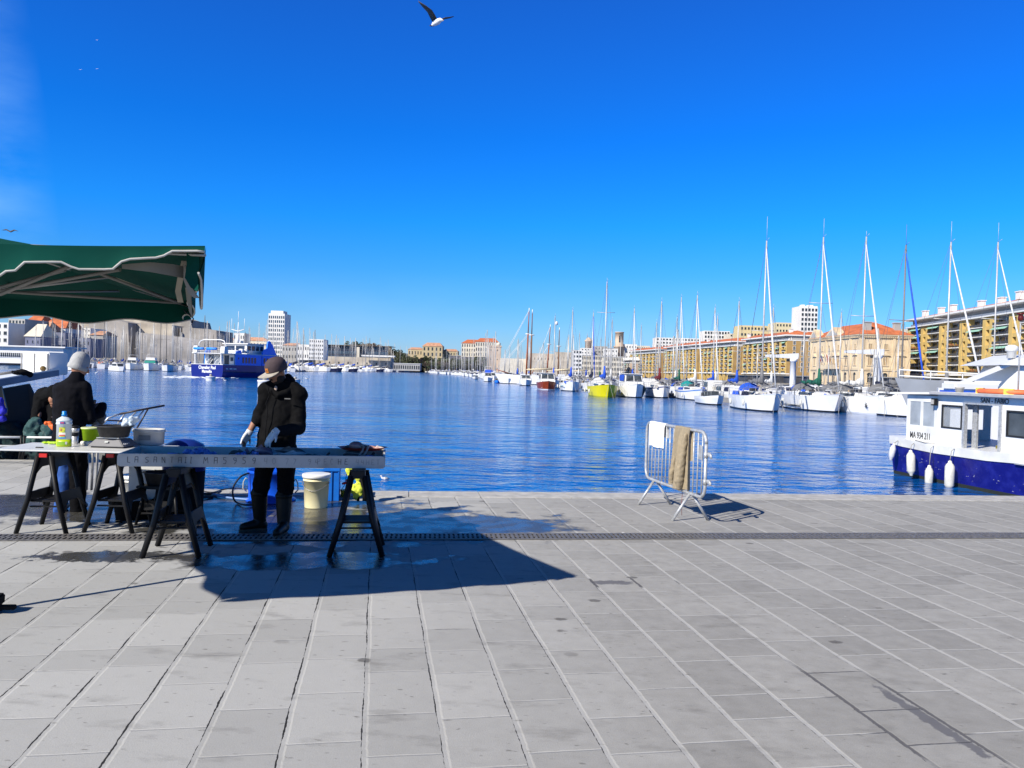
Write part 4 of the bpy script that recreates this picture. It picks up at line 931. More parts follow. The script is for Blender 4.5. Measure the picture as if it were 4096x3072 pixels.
MB().lathe([(.13, 0), (.145, .01), (.150, .13), (.160, .135), (.160, .16), (.152, .165), (.14, .16), (.13, .02), (.01, .015)], n=28, sx=1.05, sy=.8).build('tub', [M('translucent_white', (.50, .50, .49), .45, var=.12, scale=6)], tubw, bevel=0)
MB().slab([(-.05, -.121, .055), (.07, -.119, .055), (.07, -.123, .105), (-.05, -.125, .105)], (0, -.002, 0)).build('label', [M('grey_label', (.22, .23, .24), .6)], tubw)
gl = MB()
for i in range(5): gl.path([(0, 0, .012), (.05+.015*i, -.05+.025*i, .015), (.10+.012*i, -.06+.03*i, .010)], [.016, .009, .006], 6)
gl.ball((-.03, 0, .012), .028, 8, 6, 1.6, 1.2, .4)
b_ = blob(gl, 'lime_glove', LIMP, .005, 2, disp=.004, dscale=40); b_.location = on(195, 1775); tag(b_, 'lime green rubber glove lying flat on the white board', 'glove')
k_ = thing('knife', 'small black object lying near the left edge of the white board', 'knife', on(158, 1791)); MB().box((0, 0, .004), (.075, .022, .008)).build('blade', [BLK], k_, bevel=.003)
cl = MB()
for i in range(6): cl.ball((random.uniform(-.05, .05), random.uniform(-.03, .03), .02), .028, 8, 6, 1.3, 1, .8)
b_ = blob(cl, 'crumpled_paper', M('crumpled_white', (.62, .60, .56), .8), .006, 1, disp=.012, dscale=30); b_.location = on(338, 1782)+Vector((0, .04, 0)); tag(b_, 'crumpled white paper left of the scale', 'paper')
# second small table behind with white board and blue tub rim
wb2 = thing('crate_lid', 'white plastic crate lid showing behind the fish tray left end', 'lid', (-3.98, 8.75, .70), R(6))
MB().box((.2, 0, .0), (.75, .4, .03)).box((.2, 0, -.34), (.66, .34, .64)).build('lid', [WPL], wb2, bevel=.006)
drum = thing('plastic_drum', 'black drum with rounded dark blue lid behind the left end of the fish tray', 'drum', (-3.55, 8.7, 0))
MB().lathe([(.22, .50), (.235, .70), (.20, .78), (.10, .83), (.01, .84)], n=24).build('lid', [M('blue_plastic_barrel', (.010, .03, .20), .35)], drum); MB().lathe([(.20, 0), (.22, .499)], n=24).build('drum_body', [BLKM], drum)

# ================================================================ BEHIND THE TABLE ON THE QUAY EDGE
def bucket(loc, lab, r=.15, h=.40, mat=None, rimm=None, name='bucket', n=32):
    t_ = thing(name, lab, 'bucket', loc)
    MB().lathe([(r*.86, 0), (r*.88, .01), (r*.98, h*.80), (r*1.03, h*.80), (r*1.03, h*.83), (r, h*.83), (r*1.0, h*.88)], n=n).build('pail', [mat], t_)
    MB().lathe([(r*1.03, h*.885), (r*1.10, h*.89), (r*1.11, h*.985), (r*1.07, h), (r*.95, h*.985), (r*.9, h*.99), (.01, h*.99)], n=n).build('lid', [rimm], t_)
    pts = [Vector((r*1.08*cos(a), r*1.08*sin(a)-.0, h*.76-.10*sin((a-pi)/pi*pi)**2*.9)) for a in [pi+pi*i/14 for i in range(15)]]
    MB().path(pts, .004, 5).build('handle', [ALU], t_); return t_
bucket(G(1262, 2030)+Vector((0, .02, 0)), 'white bucket with lid and cream sides standing right of the man', .152, .40, M('cream_bucket', (.74, .68, .42), .35, var=.06, scale=3), M('white_lid', (.78, .78, .75), .4), 'lidded_bucket')
BBL = M('bright_blue_plastic', (.004, .075, .58), .35, var=.1, scale=4)
bb = thing('blue_barrel', 'large blue plastic bin standing behind the legs of the man', 'bin', G(1078, 2003)+Vector((0, .05, 0)))
MB().lathe([(.30, 0), (.30, .02), (.265, .03), (.275, .34), (.285, .345), (.285, .38), (.27, .382), (.25, .05), (.01, .04)], n=36).build('tub', [BBL], bb)
for s_ in (-1, 1): MB().path([(s_*.275, 0, .24), (s_*.31, -.02, .27), (s_*.335, -.02, .22), (s_*.34, -.02, .14), (s_*.30, 0, .10)], .008, 6).build('handle', [M('rope_pale', (.45, .44, .36), .8)], bb)
bc = thing('blue_crate', 'upright bright blue plastic crate behind the white bucket', 'crate', G(1300, 2004), R(8))
m = MB(); m.bx(-.02, .16, 0, .34, .0, .37); 
for x in (-.025, .065, .15): m.bx(x, x+.02, -.015, .0, 0, .37)
m.bx(-.03, .175, -.02, .35, .37, .40); m.build('crate_body', [M('crate_blue', (.008, .13, .52), .4)], bc, bevel=.004)
for i, q in enumerate((((1298, 1885), (1318, 1872)), ((1330, 1898), (1352, 1868)))):
    MB().slab([P(q[0][0]-10, q[0][1], 10.0)-bc.location, P(q[0][0]+12, q[0][1], 10.0)-bc.location, P(q[1][0]+10, q[1][1], 10.1)-bc.location, P(q[1][0]-6, q[1][1], 10.1)-bc.location], (0, .02, 0)).build('folded_handle', [BLKM], thing('gripper_pole', ['thin dark stick leaning beside the blue crate', 'thick dark wooden bar leaning behind the blue crate'][i], 'stick', bc.location))
HV = M('hi_vis_yellow', (.60, .66, .06), .7, var=.2, scale=9); POT = M('yellow_pot', (.62, .46, .01), .4)
ob = G(1430, 2012)
vest = thing('hi_vis_bundle', 'crumpled yellow high visibility jacket hanging on a black stand at the quay edge', 'jacket', ob)
j = MB(); 
for q in ((1405, 1850), (1398, 1880), (1412, 1895), (1425, 1860), (1432, 1900), (1440, 1960), (1425, 1975), (1436, 1945), (1418, 1960)): 
    p = P(q[0], q[1], ob.y)-ob; j.ball(tuple(p), .055, 8, 6, .8, .7, 1.5)
blob(j, 'jacket', HV, .010, 2, parent=vest, disp=.02, dscale=16)
MB().path([P(1428, 1870, ob.y)-ob, P(1440, 1940, ob.y)-ob, P(1432, 2005, ob.y)-ob], .018, 6).path([P(1440, 1900, ob.y)-ob, P(1462, 1960, ob.y)-ob, P(1460, 2003, ob.y)-ob], .035, 6).build('stand', [BLKM], vest)
op = G(1378, 1988)
pot = thing('hanging_pot', 'small yellow pot with a red flower at the quay edge', 'flower pot', op)
MB().lathe([(.045, 0), (.055, .09), (.058, .095), (.05, .095), (.01, .09)], n=16).build('pot', [POT], pot)
MB().path([(-.05, 0, .08), (0, 0, .16), (.02, 0, .30)], .004, 5).path([(.05, 0, .08), (.06, 0, .2), (.08, 0, .33)], .006, 5).build('wire', [BLK], pot)
fl = MB()
for i in range(9): fl.ball((random.uniform(-.03, .03)+.005, random.uniform(-.02, .02), .19+random.uniform(-.025, .03)), .014, 6, 5)
fl.build('flower', [M('red_flower', (.70, .02, .04), .6)], pot)
# hoses
HOSE = M('black_hose', (.02, .02, .022), .5); HBL = M('pale_blue_hose', (.16, .26, .48), .4)
def hose(lab, pts, r, mat, name='hose'):
    ps = [Vector(p) for p in pts]; o = ps[0]
    sm = []                                                        # catmull-rom
    for i in range(len(ps)-1):
        a, b_, c_, d = ps[max(0, i-1)], ps[i], ps[i+1], ps[min(len(ps)-1, i+2)]
        for k_ in range(6):
            t_ = k_/6; sm.append(.5*((2*b_)+(c_-a)*t_+(2*a-5*b_+4*c_-d)*t_*t_+(3*b_-a-3*c_+d)*t_**3))
    sm.append(ps[-1]); q = MB().path([p-o for p in sm], r, 7).build(name, [mat]); q.location = o; return tag(q, lab, 'hose')
z = .02
gz = lambda x, y, h_=z: G(x, y) + Vector((0, 0, h_))
hose('black hose standing up in a loop left of the blue bin', [P(1005, 1890, 9.7), P(965, 1905, 9.6), P(935, 1945, 9.5), P(932, 1985, 9.3), gz(945, 2015), gz(975, 2026), gz(1010, 2026)], .011, HOSE)
hose('pale blue hose lying along the quay edge', [gz(735, 1975), gz(800, 1978), gz(860, 1985), gz(900, 1995), gz(960, 2002), gz(1010, 2006)], .013, HBL)
hose('tangle of black hose coiled on the quay behind the trestle', [gz(745, 2000), gz(800, 1998), gz(850, 1990), gz(820, 1982), gz(760, 1985), gz(748, 1994, .05), gz(790, 1992, .05), gz(860, 1980, .03), gz(880, 1968)], .012, HOSE)
hose('thin dark rope trailing from the bin to the water edge', [gz(985, 1963), gz(940, 1958), gz(890, 1964), gz(850, 1975), gz(800, 1968), gz(770, 1958)], .007, HOSE, 'rope')
bucket(Vector((-4.25, 9.1, 0)), 'white lidded bucket behind the second trestle', .15, .38, M('white_bucket', (.66, .66, .63), .4), M('white_lid', (.78, .78, .75), .4), 'lidded_bucket')
st = thing('step_stool', 'dark folding step stool carrying black tubs under the tables', 'stool', (-3.55, 8.25, 0), R(-8))
m = MB()
for x in (-.2, .2):
    for y in (-.14, .14): m.path([(x*1.15, y*1.1, 0), (x*.8, y*.8, .38)], .018, 4)
m.path([(-.2, -.13, .12), (.2, -.13, .12)], .012, 4).path([(-.2, .13, .12), (.2, .13, .12)], .012, 4).path([(0, -.13, .12), (0, .13, .12)], .012, 4); m.build('legs_frame', [BLK], st); MB().box((0, 0, .39), (.46, .34, .03)).build('seat', [BLK], st, bevel=.008); MB().box((0, -.10, .2), (.36, .03, .10)).build('cross_panel', [BLK], st)
bz = thing('black_basin', 'flat black basin stacked on the step stool under the tray', 'basin', (-3.55, 8.25, .408))
MB().lathe([(.17, 0), (.20, .12), (.22, .125), (.20, .13), (.17, .02), (.01, .015)], n=24, sx=1.1, sy=.8).build('tub', [M('worn_black_rubber', (.02, .02, .022), .6)], bz)
bz = thing('black_basin', 'dark deep basin on the ground beside the step stool', 'basin', (-4.0, 8.5, 0))
MB().lathe([(.17, 0), (.20, .20), (.22, .205), (.20, .21), (.17, .02), (.01, .015)], n=24).build('tub', [BLKM], bz)
# ================================================================ PEOPLE
SKIN = M('skin', (.36, .17, .10), .5, var=.12, scale=12); SKIN2 = M('tanned_skin', (.30, .145, .085), .5, var=.12, scale=12)
JKT = M('black_jacket_cloth', (.0038, .0038, .0045), .85, spec=.12, var=.25, scale=30, bump=.3); JKT2 = M('charcoal_sleeve_cloth', (.008, .008, .009), .9, spec=.12, var=.2, scale=30, bump=.3)
TRS = M('dark_trouser_cloth', (.0035, .0035, .0045), .9, spec=.12, var=.25, scale=20); BOOT = M('rubber_boot', (.007, .008, .006), .5, spec=.25, var=.3, scale=8); SOLE = M('boot_sole', (.06, .055, .04), .7)
GLOVE = M('white_knit_glove', (.66, .66, .66), .8, var=.10, scale=30, bump=.4); CAPC = M('dark_plum_cap_cloth', (.055, .038, .044), .85, var=.15, scale=30); CAPB = M('grey_cap_brim', (.36, .33, .28), .8, var=.15, scale=20)
BRD = M('dark_beard', (.014, .010, .008), .9); LENS = M('sunglass_lens', (.004, .004, .005), .12)

def oval(c, rx, ry, yaw=0., tilt=(0, 0), n=20):
    out = []
    for k in range(n):
        a = 2*pi*k/n; x, y = rx*cos(a), ry*sin(a)
        X = x*cos(yaw)-y*sin(yaw); Y = x*sin(yaw)+y*cos(yaw)
        out.append((c[0]+X, c[1]+Y, c[2]+X*tilt[0]+Y*tilt[1]))
    return out
def limb(mb, pts, rs, n=14):
    mb.path(pts, rs, n)
    for p, r in zip(pts, rs): mb.ball(tuple(p), r*.99, 12, 8)
def hand(mb, wrist, dirv, palmn, size=1.0, curl=.5, spread=1.0, side=1):
    """five separate fingers: wrist point, pointing direction, palm normal"""
    d = Vector(dirv).normalized(); n_ = Vector(palmn); n_ = (n_-d*n_.dot(d)).normalized(); s_ = d.cross(n_)*side; w = Vector(wrist); q = size
    pm = w+d*.045*q
    for f_ in (-1.5, -.5, .5, 1.5):
        mb.path([w+s_*f_*.013*q, pm+s_*f_*.020*q, w+d*.088*q+s_*f_*.0215*q], [.019*q, .017*q, .013*q], 8)
    for f_, ln in ((-1.5, .060), (-.5, .074), (.5, .080), (1.5, .070)):
        a = w+d*.086*q+s_*f_*.0215*q; sp = s_*(f_*.07*spread)
        c_ = curl*(1+.12*f_)
        d1 = (d*cos(c_*.5)+n_*sin(c_*.5)+sp).normalized(); d2 = (d*cos(c_*1.2)+n_*sin(c_*1.2)+sp).normalized(); d3 = (d*cos(c_*1.9)+n_*sin(c_*1.9)+sp).normalized()
        b_ = a+d1*ln*.45*q; c2 = b_+d2*ln*.32*q; e_ = c2+d3*ln*.26*q
        mb.path([a, b_, c2, e_], [.0098*q, .0092*q, .0085*q, .0065*q], 8)
        for p, r in ((a, .0095), (b_, .009), (c2, .0084), (e_, .0065)): mb.ball(tuple(p), r*q, 8, 6)
    t0 = w+d*.022*q-s_*.026*q; t1 = t0+(d*.6-s_*.75+n_*.25).normalized()*.040*q; t2 = t1+(d*.9-s_*.25+n_*.35).normalized()*.034*q
    mb.path([w+d*.01*q, t0, t1, t2], [.016*q, .0145*q, .0112*q, .0085*q], 8); mb.ball(tuple(t1), .011*q, 8, 6); mb.ball(tuple(t2), .0085*q, 8, 6)
def head_shape(mb, c, face, tilt=0.0, s=1.0, n=20):
    """ellipsoidal skull, jaw, nose, lips, ears; face = horizontal facing unit vector, tilt = nod downwards"""
    f = Vector(face).normalized(); r_ = f.cross(Vector((0, 0, 1))).normalized(); u_ = Vector((0, 0, 1))
    f2 = f*cos(tilt)-u_*sin(tilt); u2 = u_*cos(tilt)+f*sin(tilt)
    Tm = lambda x, y, z: Vector(c)+(r_*x+f2*y+u2*z)*s
    def ell(cx, cy, cz, rx, ry, rz, nn=16, mm=12):
        vs = []; 
        rs = []
        for i in range(mm+1):
            a = pi*i/mm; rs.append([Tm(cx+rx*max(.001, sin(a))*cos(2*pi*k/nn), cy+ry*max(.001, sin(a))*sin(2*pi*k/nn), cz-rz*cos(a)) for k in range(nn)])
        mb.rings(rs)
    ell(0, -.008, .045, .078, .098, .085); ell(0, .012, -.025, .066, .082, .075); ell(0, .040, -.082, .044, .045, .034); ell(0, .03, -.06, .058, .055, .045)
    ell(0, .105, -.015, .013, .017, .026, 10, 8); ell(0, .112, -.030, .017, .014, .011, 10, 8)                       # nose
    ell(0, .088, -.062, .024, .010, .006, 10, 6); ell(0, .085, -.072, .020, .010, .007, 10, 6)                      # lips
    ell(-.032, .082, .010, .018, .012, .008, 10, 6); ell(.032, .082, .010, .018, .012, .008, 10, 6); ell(0, .086, .024, .05, .014, .008, 12, 6)   # brow
    ell(.080, -.005, -.015, .010, .020, .032, 10, 8); ell(-.080, -.005, -.015, .010, .020, .032, 10, 8)              # ears
    return Tm
# ---------------------------------------------------------------- the fishmonger in a cap
YB = 7.98
base_ = Vector((-2.40, YB, 0))
def Q(px, py, dy=0.): return P(px, py, YB+dy)-base_
face = Vector((-.55, -.83, 0))
mb = MB()
hc = Q(1108, 1487, .0)
Tm = head_shape(mb, hc, face, .42, 1.0)
nk = Q(1128, 1535, .06)
limb(mb, [hc+Vector((.01, .02, -.03)), nk, Q(1130, 1575, .07)], [.055, .062, .085])
mb.rings([oval(Q(1130, 1560, .07), .10, .07), oval(Q(1128, 1600, .06), .14, .09), oval(Q(1118, 1690, .05), .16, .10), oval(Q(1110, 1780, .06), .155, .105), oval(Q(1105, 1840, .06), .15, .11)])
rs_, re_, rw_ = Q(1058, 1572, -.02), Q(1032, 1662, .0), Q(996, 1732, -.10)
ls_, le_, lw_ = Q(1196, 1588, .06), Q(1192, 1712, -.02), Q(1101, 1727, -.36)
limb(mb, [rs_, re_, rw_], [.045, .038, .030]); limb(mb, [ls_, le_, lw_], [.045, .038, .031])
for (h_, k_, a_) in ((Q(1062, 1830, .06), Q(1045, 1945, .0), Q(1040, 2085, .12)), (Q(1148, 1830, .06), Q(1142, 1950, .0), Q(1138, 2110, -.03))):
    limb(mb, [h_, k_, a_], [.085, .058, .042])
hand(mb, rw_+Vector((-.006, 0, -.005)), Q(972, 1775, -.14)-rw_, (0.3, -.3, -.4), .92, .5)
hand(mb, lw_+Vector((0, 0, -.005)), Q(1062, 1778, -.42)-lw_, (.2, .3, -.5), .92, .5, side=-1)
man = blob(mb, 'person', SKIN2, .008, 3); man.location = base_
tag(man, 'man in dark cap and black jacket gutting fish with white gloves behind the tray', 'person')
# clothing
def lofted(rings_): m = MB(); m.rings(rings_); return m
j = MB()
j.rings([oval(Q(1134, 1528, .07), .085, .075), oval(Q(1130, 1545, .07), .125, .10, .1), oval(Q(1126, 1575, .06), .180, .12, .15), oval(Q(1124, 1625, .05), .185, .135, .15), oval(Q(1116, 1690, .04), .18, .14, .1), oval(Q(1108, 1745, .04), .195, .15, .1), oval(Q(1104, 1790, .04), .195, .15, .1), oval(Q(1104, 1806, .04), .175, .135, .1)], True)
limb(j, [Q(1140, 1545, .07), Q(1062, 1562, -.01)], [.10, .085]); limb(j, [Q(1140, 1545, .07), Q(1195, 1578, .06)], [.10, .095])
limb(j, [Q(1068, 1570, -.01), Q(1056, 1620, -.01), Q(1038, 1655, .0), Q(1026, 1686, -.03)], [.082, .072, .064, .057])
limb(j, [Q(1184, 1588, .06), Q(1192, 1650, .03), Q(1194, 1712, -.02)], [.090, .083, .072])
jk = blob(j, 'jacket', JKT, .009, 7, parent=man, disp=.008, dscale=12, seed=2)
j = MB(); limb(j, [Q(1190, 1712, -.05), Q(1150, 1722, -.2), Q(1112, 1726, -.33)], [.070, .060, .050]); blob(j, 'sleeve', JKT2, .008, 4, parent=man, disp=.004, dscale=14)
hd = MB(); hd.path([Q(1165, 1530, .1), Q(1170, 1550, .05), Q(1140, 1572, -.04), Q(1112, 1582, -.08), Q(1090, 1562, -.06), Q(1080, 1545, -.02)], [.045, .05, .042, .036, .034, .03], 12)
hd.path([Q(1165, 1528, .09), Q(1152, 1515, .13), Q(1128, 1520, .14)], [.05, .055, .05], 12)
blob(hd, 'hood_collar', JKT, .008, 5, parent=man, disp=.004, dscale=16)
MB().ball(tuple(Q(1103, 1553, -.078)), .020, 10, 6, .8, .4, 1.3).build('shirt_neck', [M('pale_shirt', (.40, .30, .24), .8)], man)
zp = [Q(x, y, d_) for x, y, d_ in ((1068, 1548, -.13), (1078, 1580, -.125), (1064, 1612, -.14), (1070, 1640, -.135), (1066, 1680, -.135), (1060, 1730, -.13), (1064, 1785, -.13))]
MB().path(zp, .0045, 6).build('zip_edge', [JKT2], man)
MB().box(tuple(Q(1150, 1595, -.115)), (.058, .006, .010)).build('chest_logo', [M('grey_badge', (.13, .13, .13), .6)], man)
# trousers and boots
tr = MB()
for pts, rr_s in ((((1070, 1800, .05), (1062, 1850, .05), (1052, 1905, .02), (1046, 1940, .0), (1042, 1972, .02)), (.125, .105, .088, .088, .075)), (((1140, 1800, .05), (1146, 1850, .05), (1143, 1905, .02), (1143, 1945, .0), (1141, 1985, .0)), (.125, .105, .085, .085, .072))):
    limb(tr, [Q(*p) for p in pts], list(rr_s))
for x, y in ((1050, 1925), (1046, 1950), (1142, 1930), (1143, 1955)): tr.ball(tuple(Q(x, y, .0)), .088, 12, 6, 1, 1, .35)
blob(tr, 'trousers', TRS, .009, 4, parent=man, disp=.007, dscale=16)
def boot(top, ank, heel, toe, name='rubber_boot'):
    b_ = MB(); limb(b_, [top, top.lerp(ank, .5), ank], [.082, .074, .060]); b_.path([top+Vector((0, 0, .006)), top-Vector((0, 0, .012))], .088, 16)
    limb(b_, [heel+Vector((0, 0, .05)), heel.lerp(toe, .45)+Vector((0, 0, .06)), toe+Vector((0, 0, .045))], [.048, .050, .040]); limb(b_, [ank, heel.lerp(toe, .3)+Vector((0, 0, .07))], [.060, .055])
    o = blob(b_, name, BOOT, .008, 3, parent=man)
    d = (toe-heel).normalized(); s_ = Vector((-d.y, d.x, 0)); m = MB(); pl = []
    for i in range(20):
        a = 2*pi*i/20; pl.append(heel.lerp(toe, .5)+d*((toe-heel).length/2+.045)*cos(a)+s_*.046*sin(a)*(1+.1*cos(a)))
    m.slab([Vector((p.x, p.y, .001)) for p in pl], (0, 0, .022)); m.build('sole', [SOLE], o)
gb = lambda px, py: G(px, py)-base_
boot(Q(1037, 1970, .02), Q(1040, 2085, .10), gb(1052, 2118)+Vector((.0, 0, 0)), gb(972, 2126))
boot(Q(1136, 1980, .0), Q(1134, 2095, -.02), gb(1140, 2128), gb(1106, 2150))
# gloves
g_ = MB(); hand(g_, rw_+Vector((-.006, -.0, -.002)), Q(972, 1775, -.14)-rw_, (0.3, -.3, -.4), 1.05, .55); g_.path([rw_+Vector((.012, .005, .028)), rw_+Vector((-.01, 0, -.015))], [.036, .034], 12); blob(g_, 'glove', GLOVE, .005, 2, parent=man)
g_ = MB(); hand(g_, lw_+Vector((0, 0, -.002)), Q(1062, 1778, -.42)-lw_, (.2, .3, -.5), 1.08, .5, 1.6, side=-1); g_.path([lw_+Vector((.02, .02, .012)), lw_+Vector((-.012, -.01, -.018))], [.040, .037], 12); blob(g_, 'glove', GLOVE, .005, 2, parent=man)
# beard, sunglasses, cap
m = MB()
def ellp(mb_, T_, cx, cy, cz, rx, ry, rz, nn=16, mm=10):
    rs = []
    for i in range(mm+1):
        a = pi*i/mm; rs.append([T_(cx+rx*max(.001, sin(a))*cos(2*pi*k/nn), cy+ry*max(.001, sin(a))*sin(2*pi*k/nn), cz-rz*cos(a)) for k in range(nn)])
    mb_.rings(rs)
ellp(m, Tm, 0, .045, -.090, .050, .046, .034); ellp(m, Tm, .05, .02, -.06, .022, .05, .045); ellp(m, Tm, -.05, .02, -.06, .022, .05, .045); ellp(m, Tm, 0, .100, -.048, .026, .010, .007)
blob(m, 'beard', BRD, .006, 2, parent=man, disp=.003, dscale=60)
m = MB()
for s_ in (-1, 1): ellp(m, Tm, s_*.034, .100, .004, .029, .008, .021, 12, 8)
m.path([Tm(-.01, .108, .008), Tm(.01, .108, .008)], .003, 5)
for s_ in (-1, 1): m.path([Tm(s_*.062, .095, .012), Tm(s_*.080, .02, .010), Tm(s_*.082, -.02, -.004)], .003, 5)
m.build('sunglasses', [LENS], man)
m = MB(); rs = []
for z_, rx, ry in ((.010, .096, .118), (.045, .098, .119), (.085, .095, .113), (.120, .080, .094), (.142, .05, .056), (.149, .005, .005)):
    rs.append([Tm(rx*cos(2*pi*k/28)*(1+.006*cos(k*pi/2)), ry*sin(2*pi*k/28)-.006, z_) for k in range(28)])
m.rings(rs); cp = m.build('cap', [CAPC], man)
m = MB(); top = []; bot = []
for i in range(17):
    a = pi*i/16; x = cos(a); y = sin(a)
    top.append((Tm(.084*x, .104*y*.9, .026), Tm(.096*x*(1-.08*y), .104+.105*y**.6 if y > 0 else .104*0+.02, .022-.008*x*x)))
vs = [p for t_ in top for p in t_]; n2 = len(vs); up = (Tm(0, 0, .005)-Tm(0, 0, 0)); vs2 = [v-up for v in vs]
fs = [(2*i, 2*i+1, 2*i+3, 2*i+2) for i in range(16)]
m.add(vs+vs2, fs+[tuple(x+n2 for x in f[::-1]) for f in fs]+[(2*i+1, 2*i+1+n2, 2*i+3+n2, 2*i+3) for i in range(16)]); m.build('brim', [CAPB], cp)
fr_ = Tm(0, .112, .058); m = MB(); ex = (Tm(.02, 0, 0)-Tm(0, 0, 0)); ez = (Tm(0, 0, .021)-Tm(0, 0, 0)); ey = (Tm(0, .004, 0)-Tm(0, 0, 0))
m.slab([fr_-ex-ez-ey*.3, fr_+ex-ez-ey*.3, fr_+ex+ez-ey*1.5, fr_-ex+ez-ey*1.5], ey*1.2); m.mat(1)
m.path([fr_+ey*1.1+ex*.35*cos(t_)+ez*(.35*sin(t_))-ey*.6*(sin(t_)*.4) for t_ in [R(a) for a in range(40, 330, 24)]], .0022, 5); m.build('patch', [M('orange_leather', (.48, .17, .03), .6), M('patch_mark', (.12, .04, .01), .7)], cp)

# ---------------------------------------------------------------- person in a grey beanie, seen from behind
Y2 = 8.75; b2 = Vector((P(280, 1700, Y2).x, Y2, 0))
def Q(px, py, dy=0.): return P(px, py, Y2+dy)-b2
mb = MB(); hc = Q(315, 1468, .0); face2 = Vector((.80, .42, 0)).normalized()
T2 = head_shape(mb, hc, face2, .30, .95)
limb(mb, [hc, Q(308, 1505, .0), Q(298, 1540, .0)], [.048, .048, .06])
mb.rings([oval(Q(290, 1540, 0), .08, .06), oval(Q(282, 1575, 0), .14, .09), oval(Q(275, 1680, 0), .16, .11), oval(Q(275, 1800, 0), .16, .12), oval(Q(272, 1850, 0), .14, .11)])
sR, eR_, wR = Q(335, 1560, .02), Q(352, 1668, .10), Q(385, 1612, .28)
limb(mb, [sR, Q(345, 1650, .05), Q(392, 1622, .22)], [.06, .045, .032])
limb(mb, [Q(235, 1560, .05), Q(232, 1660, .12), Q(330, 1640, .30)], [.06, .045, .032])
hand(mb, Q(376, 1604, .2), (-.5, .2, -.25), (0, .2, -1), .95, .9)
hand(mb, Q(335, 1632, .30), (.9, .0, -.1), (0, -.1, -1), .9, .8, side=-1)
limb(mb, [Q(262, 1850, 0), Q(255, 1950, -.02), Q(245, 2065, .0)], [.08, .056, .045]); limb(mb, [Q(300, 1850, 0), Q(306, 1950, .02), Q(312, 2065, .05)], [.08, .056, .045])
per2 = blob(mb, 'person', SKIN, .008, 3); per2.location = b2
tag(per2, 'person in ribbed grey beanie and black jacket standing with back turned behind the white board', 'person')
j = MB()
j.rings([oval(Q(312, 1488, .0), .064, .066), oval(Q(308, 1504, .0), .076, .076), oval(Q(302, 1518, .0), .092, .09), oval(Q(292, 1535, 0), .12, .10), oval(Q(286, 1548, 0), .185, .13), oval(Q(280, 1620, 0), .175, .145), oval(Q(277, 1700, 0), .165, .145), oval(Q(277, 1770, 0), .18, .15), oval(Q(277, 1800, 0), .18, .15)])
limb(j, [Q(297, 1540, 0), Q(333, 1552, .01), Q(345, 1620, .02), Q(360, 1672, .05), Q(400, 1650, .16), Q(408, 1625, .24)], [.10, .088, .080, .075, .062, .052])
limb(j, [Q(295, 1540, 0), Q(242, 1556, .03), Q(238, 1650, .08), Q(300, 1655, .24)], [.10, .085, .075, .055])
limb(j, [Q(312, 1496, 0), Q(306, 1514, 0)], [.066, .082])
blob(j, 'jacket', M('navy_black_jacket', (.0045, .0045, .007), .9, spec=.12, var=.2, scale=26, bump=.3), .010, 6, parent=per2, disp=.009, dscale=10, seed=7)
# beanie: ribbed dome with a folded cuff
m = MB(); rs = []; n_ = 64
for z_, rr_, rb in ((-.045, .090, .0), (-.040, .098, .005), (.005, .100, .005), (.010, .094, .004), (.06, .093, .005), (.11, .084, .005), (.148, .060, .004), (.165, .026, .002), (.170, .003, 0)):
    rs.append([T2((rr_*.92+rb*cos(k*pi))*cos(2*pi*k/n_), (rr_*1.06+rb*cos(k*pi))*sin(2*pi*k/n_)-.008, z_+.012-.25*((rr_*1.06)*sin(2*pi*k/n_)) if False else z_+.012) for k in range(n_)])
m.rings(rs); m.build('beanie', [M('grey_rib_knit', (.36, .37, .38), .9, var=.1, scale=40, bump=.3)], per2)
JNS = M('blue_jeans', (.025, .085, .30), .85, var=.25, scale=14)
t_ = MB(); limb(t_, [Q(262, 1790, 0), Q(262, 1850, 0), Q(257, 1930, -.02), Q(238, 2045, .0)], [.11, .10, .075, .065])
blob(t_, 'trouser_leg', JNS, .010, 3, parent=per2, disp=.007, dscale=12)
t_ = MB(); limb(t_, [Q(310, 1790, 0), Q(312, 1860, 0), Q(310, 1950, .02), Q(312, 2050, .05)], [.11, .10, .085, .08])
blob(t_, 'trouser_leg', TRS, .010, 3, parent=per2, disp=.007, dscale=12)
for a, b_ in ((Q(245, 2075, 0), Q(262, 2070, .15)), (Q(312, 2078, .05), Q(335, 2072, .2))):
    s_ = MB(); a = Vector((a.x, a.y, .05)); b_ = Vector((b_.x, b_.y, .04)); limb(s_, [a, b_], [.05, .042]); blob(s_, 'shoe', BOOT, .008, 2, parent=per2)
ap = MB();  # pale strips stand for light reflected off a dark apron, put in as shapes
for i, x in enumerate((342, 352, 372, 390)):
    ap.path([Q(x, 1800, .02), Q(x-2, 1880, .03), Q(x-6, 1960, .05)], .020, 8, flat=.5)
ap.build('reflection_strip', [M('apron_reflection', (.34, .34, .34), .35, var=.3, scale=6)], thing('plastic_apron', 'dark plastic apron with reflections put in as pale strips hanging under the table beside the jeans', 'apron', b2))
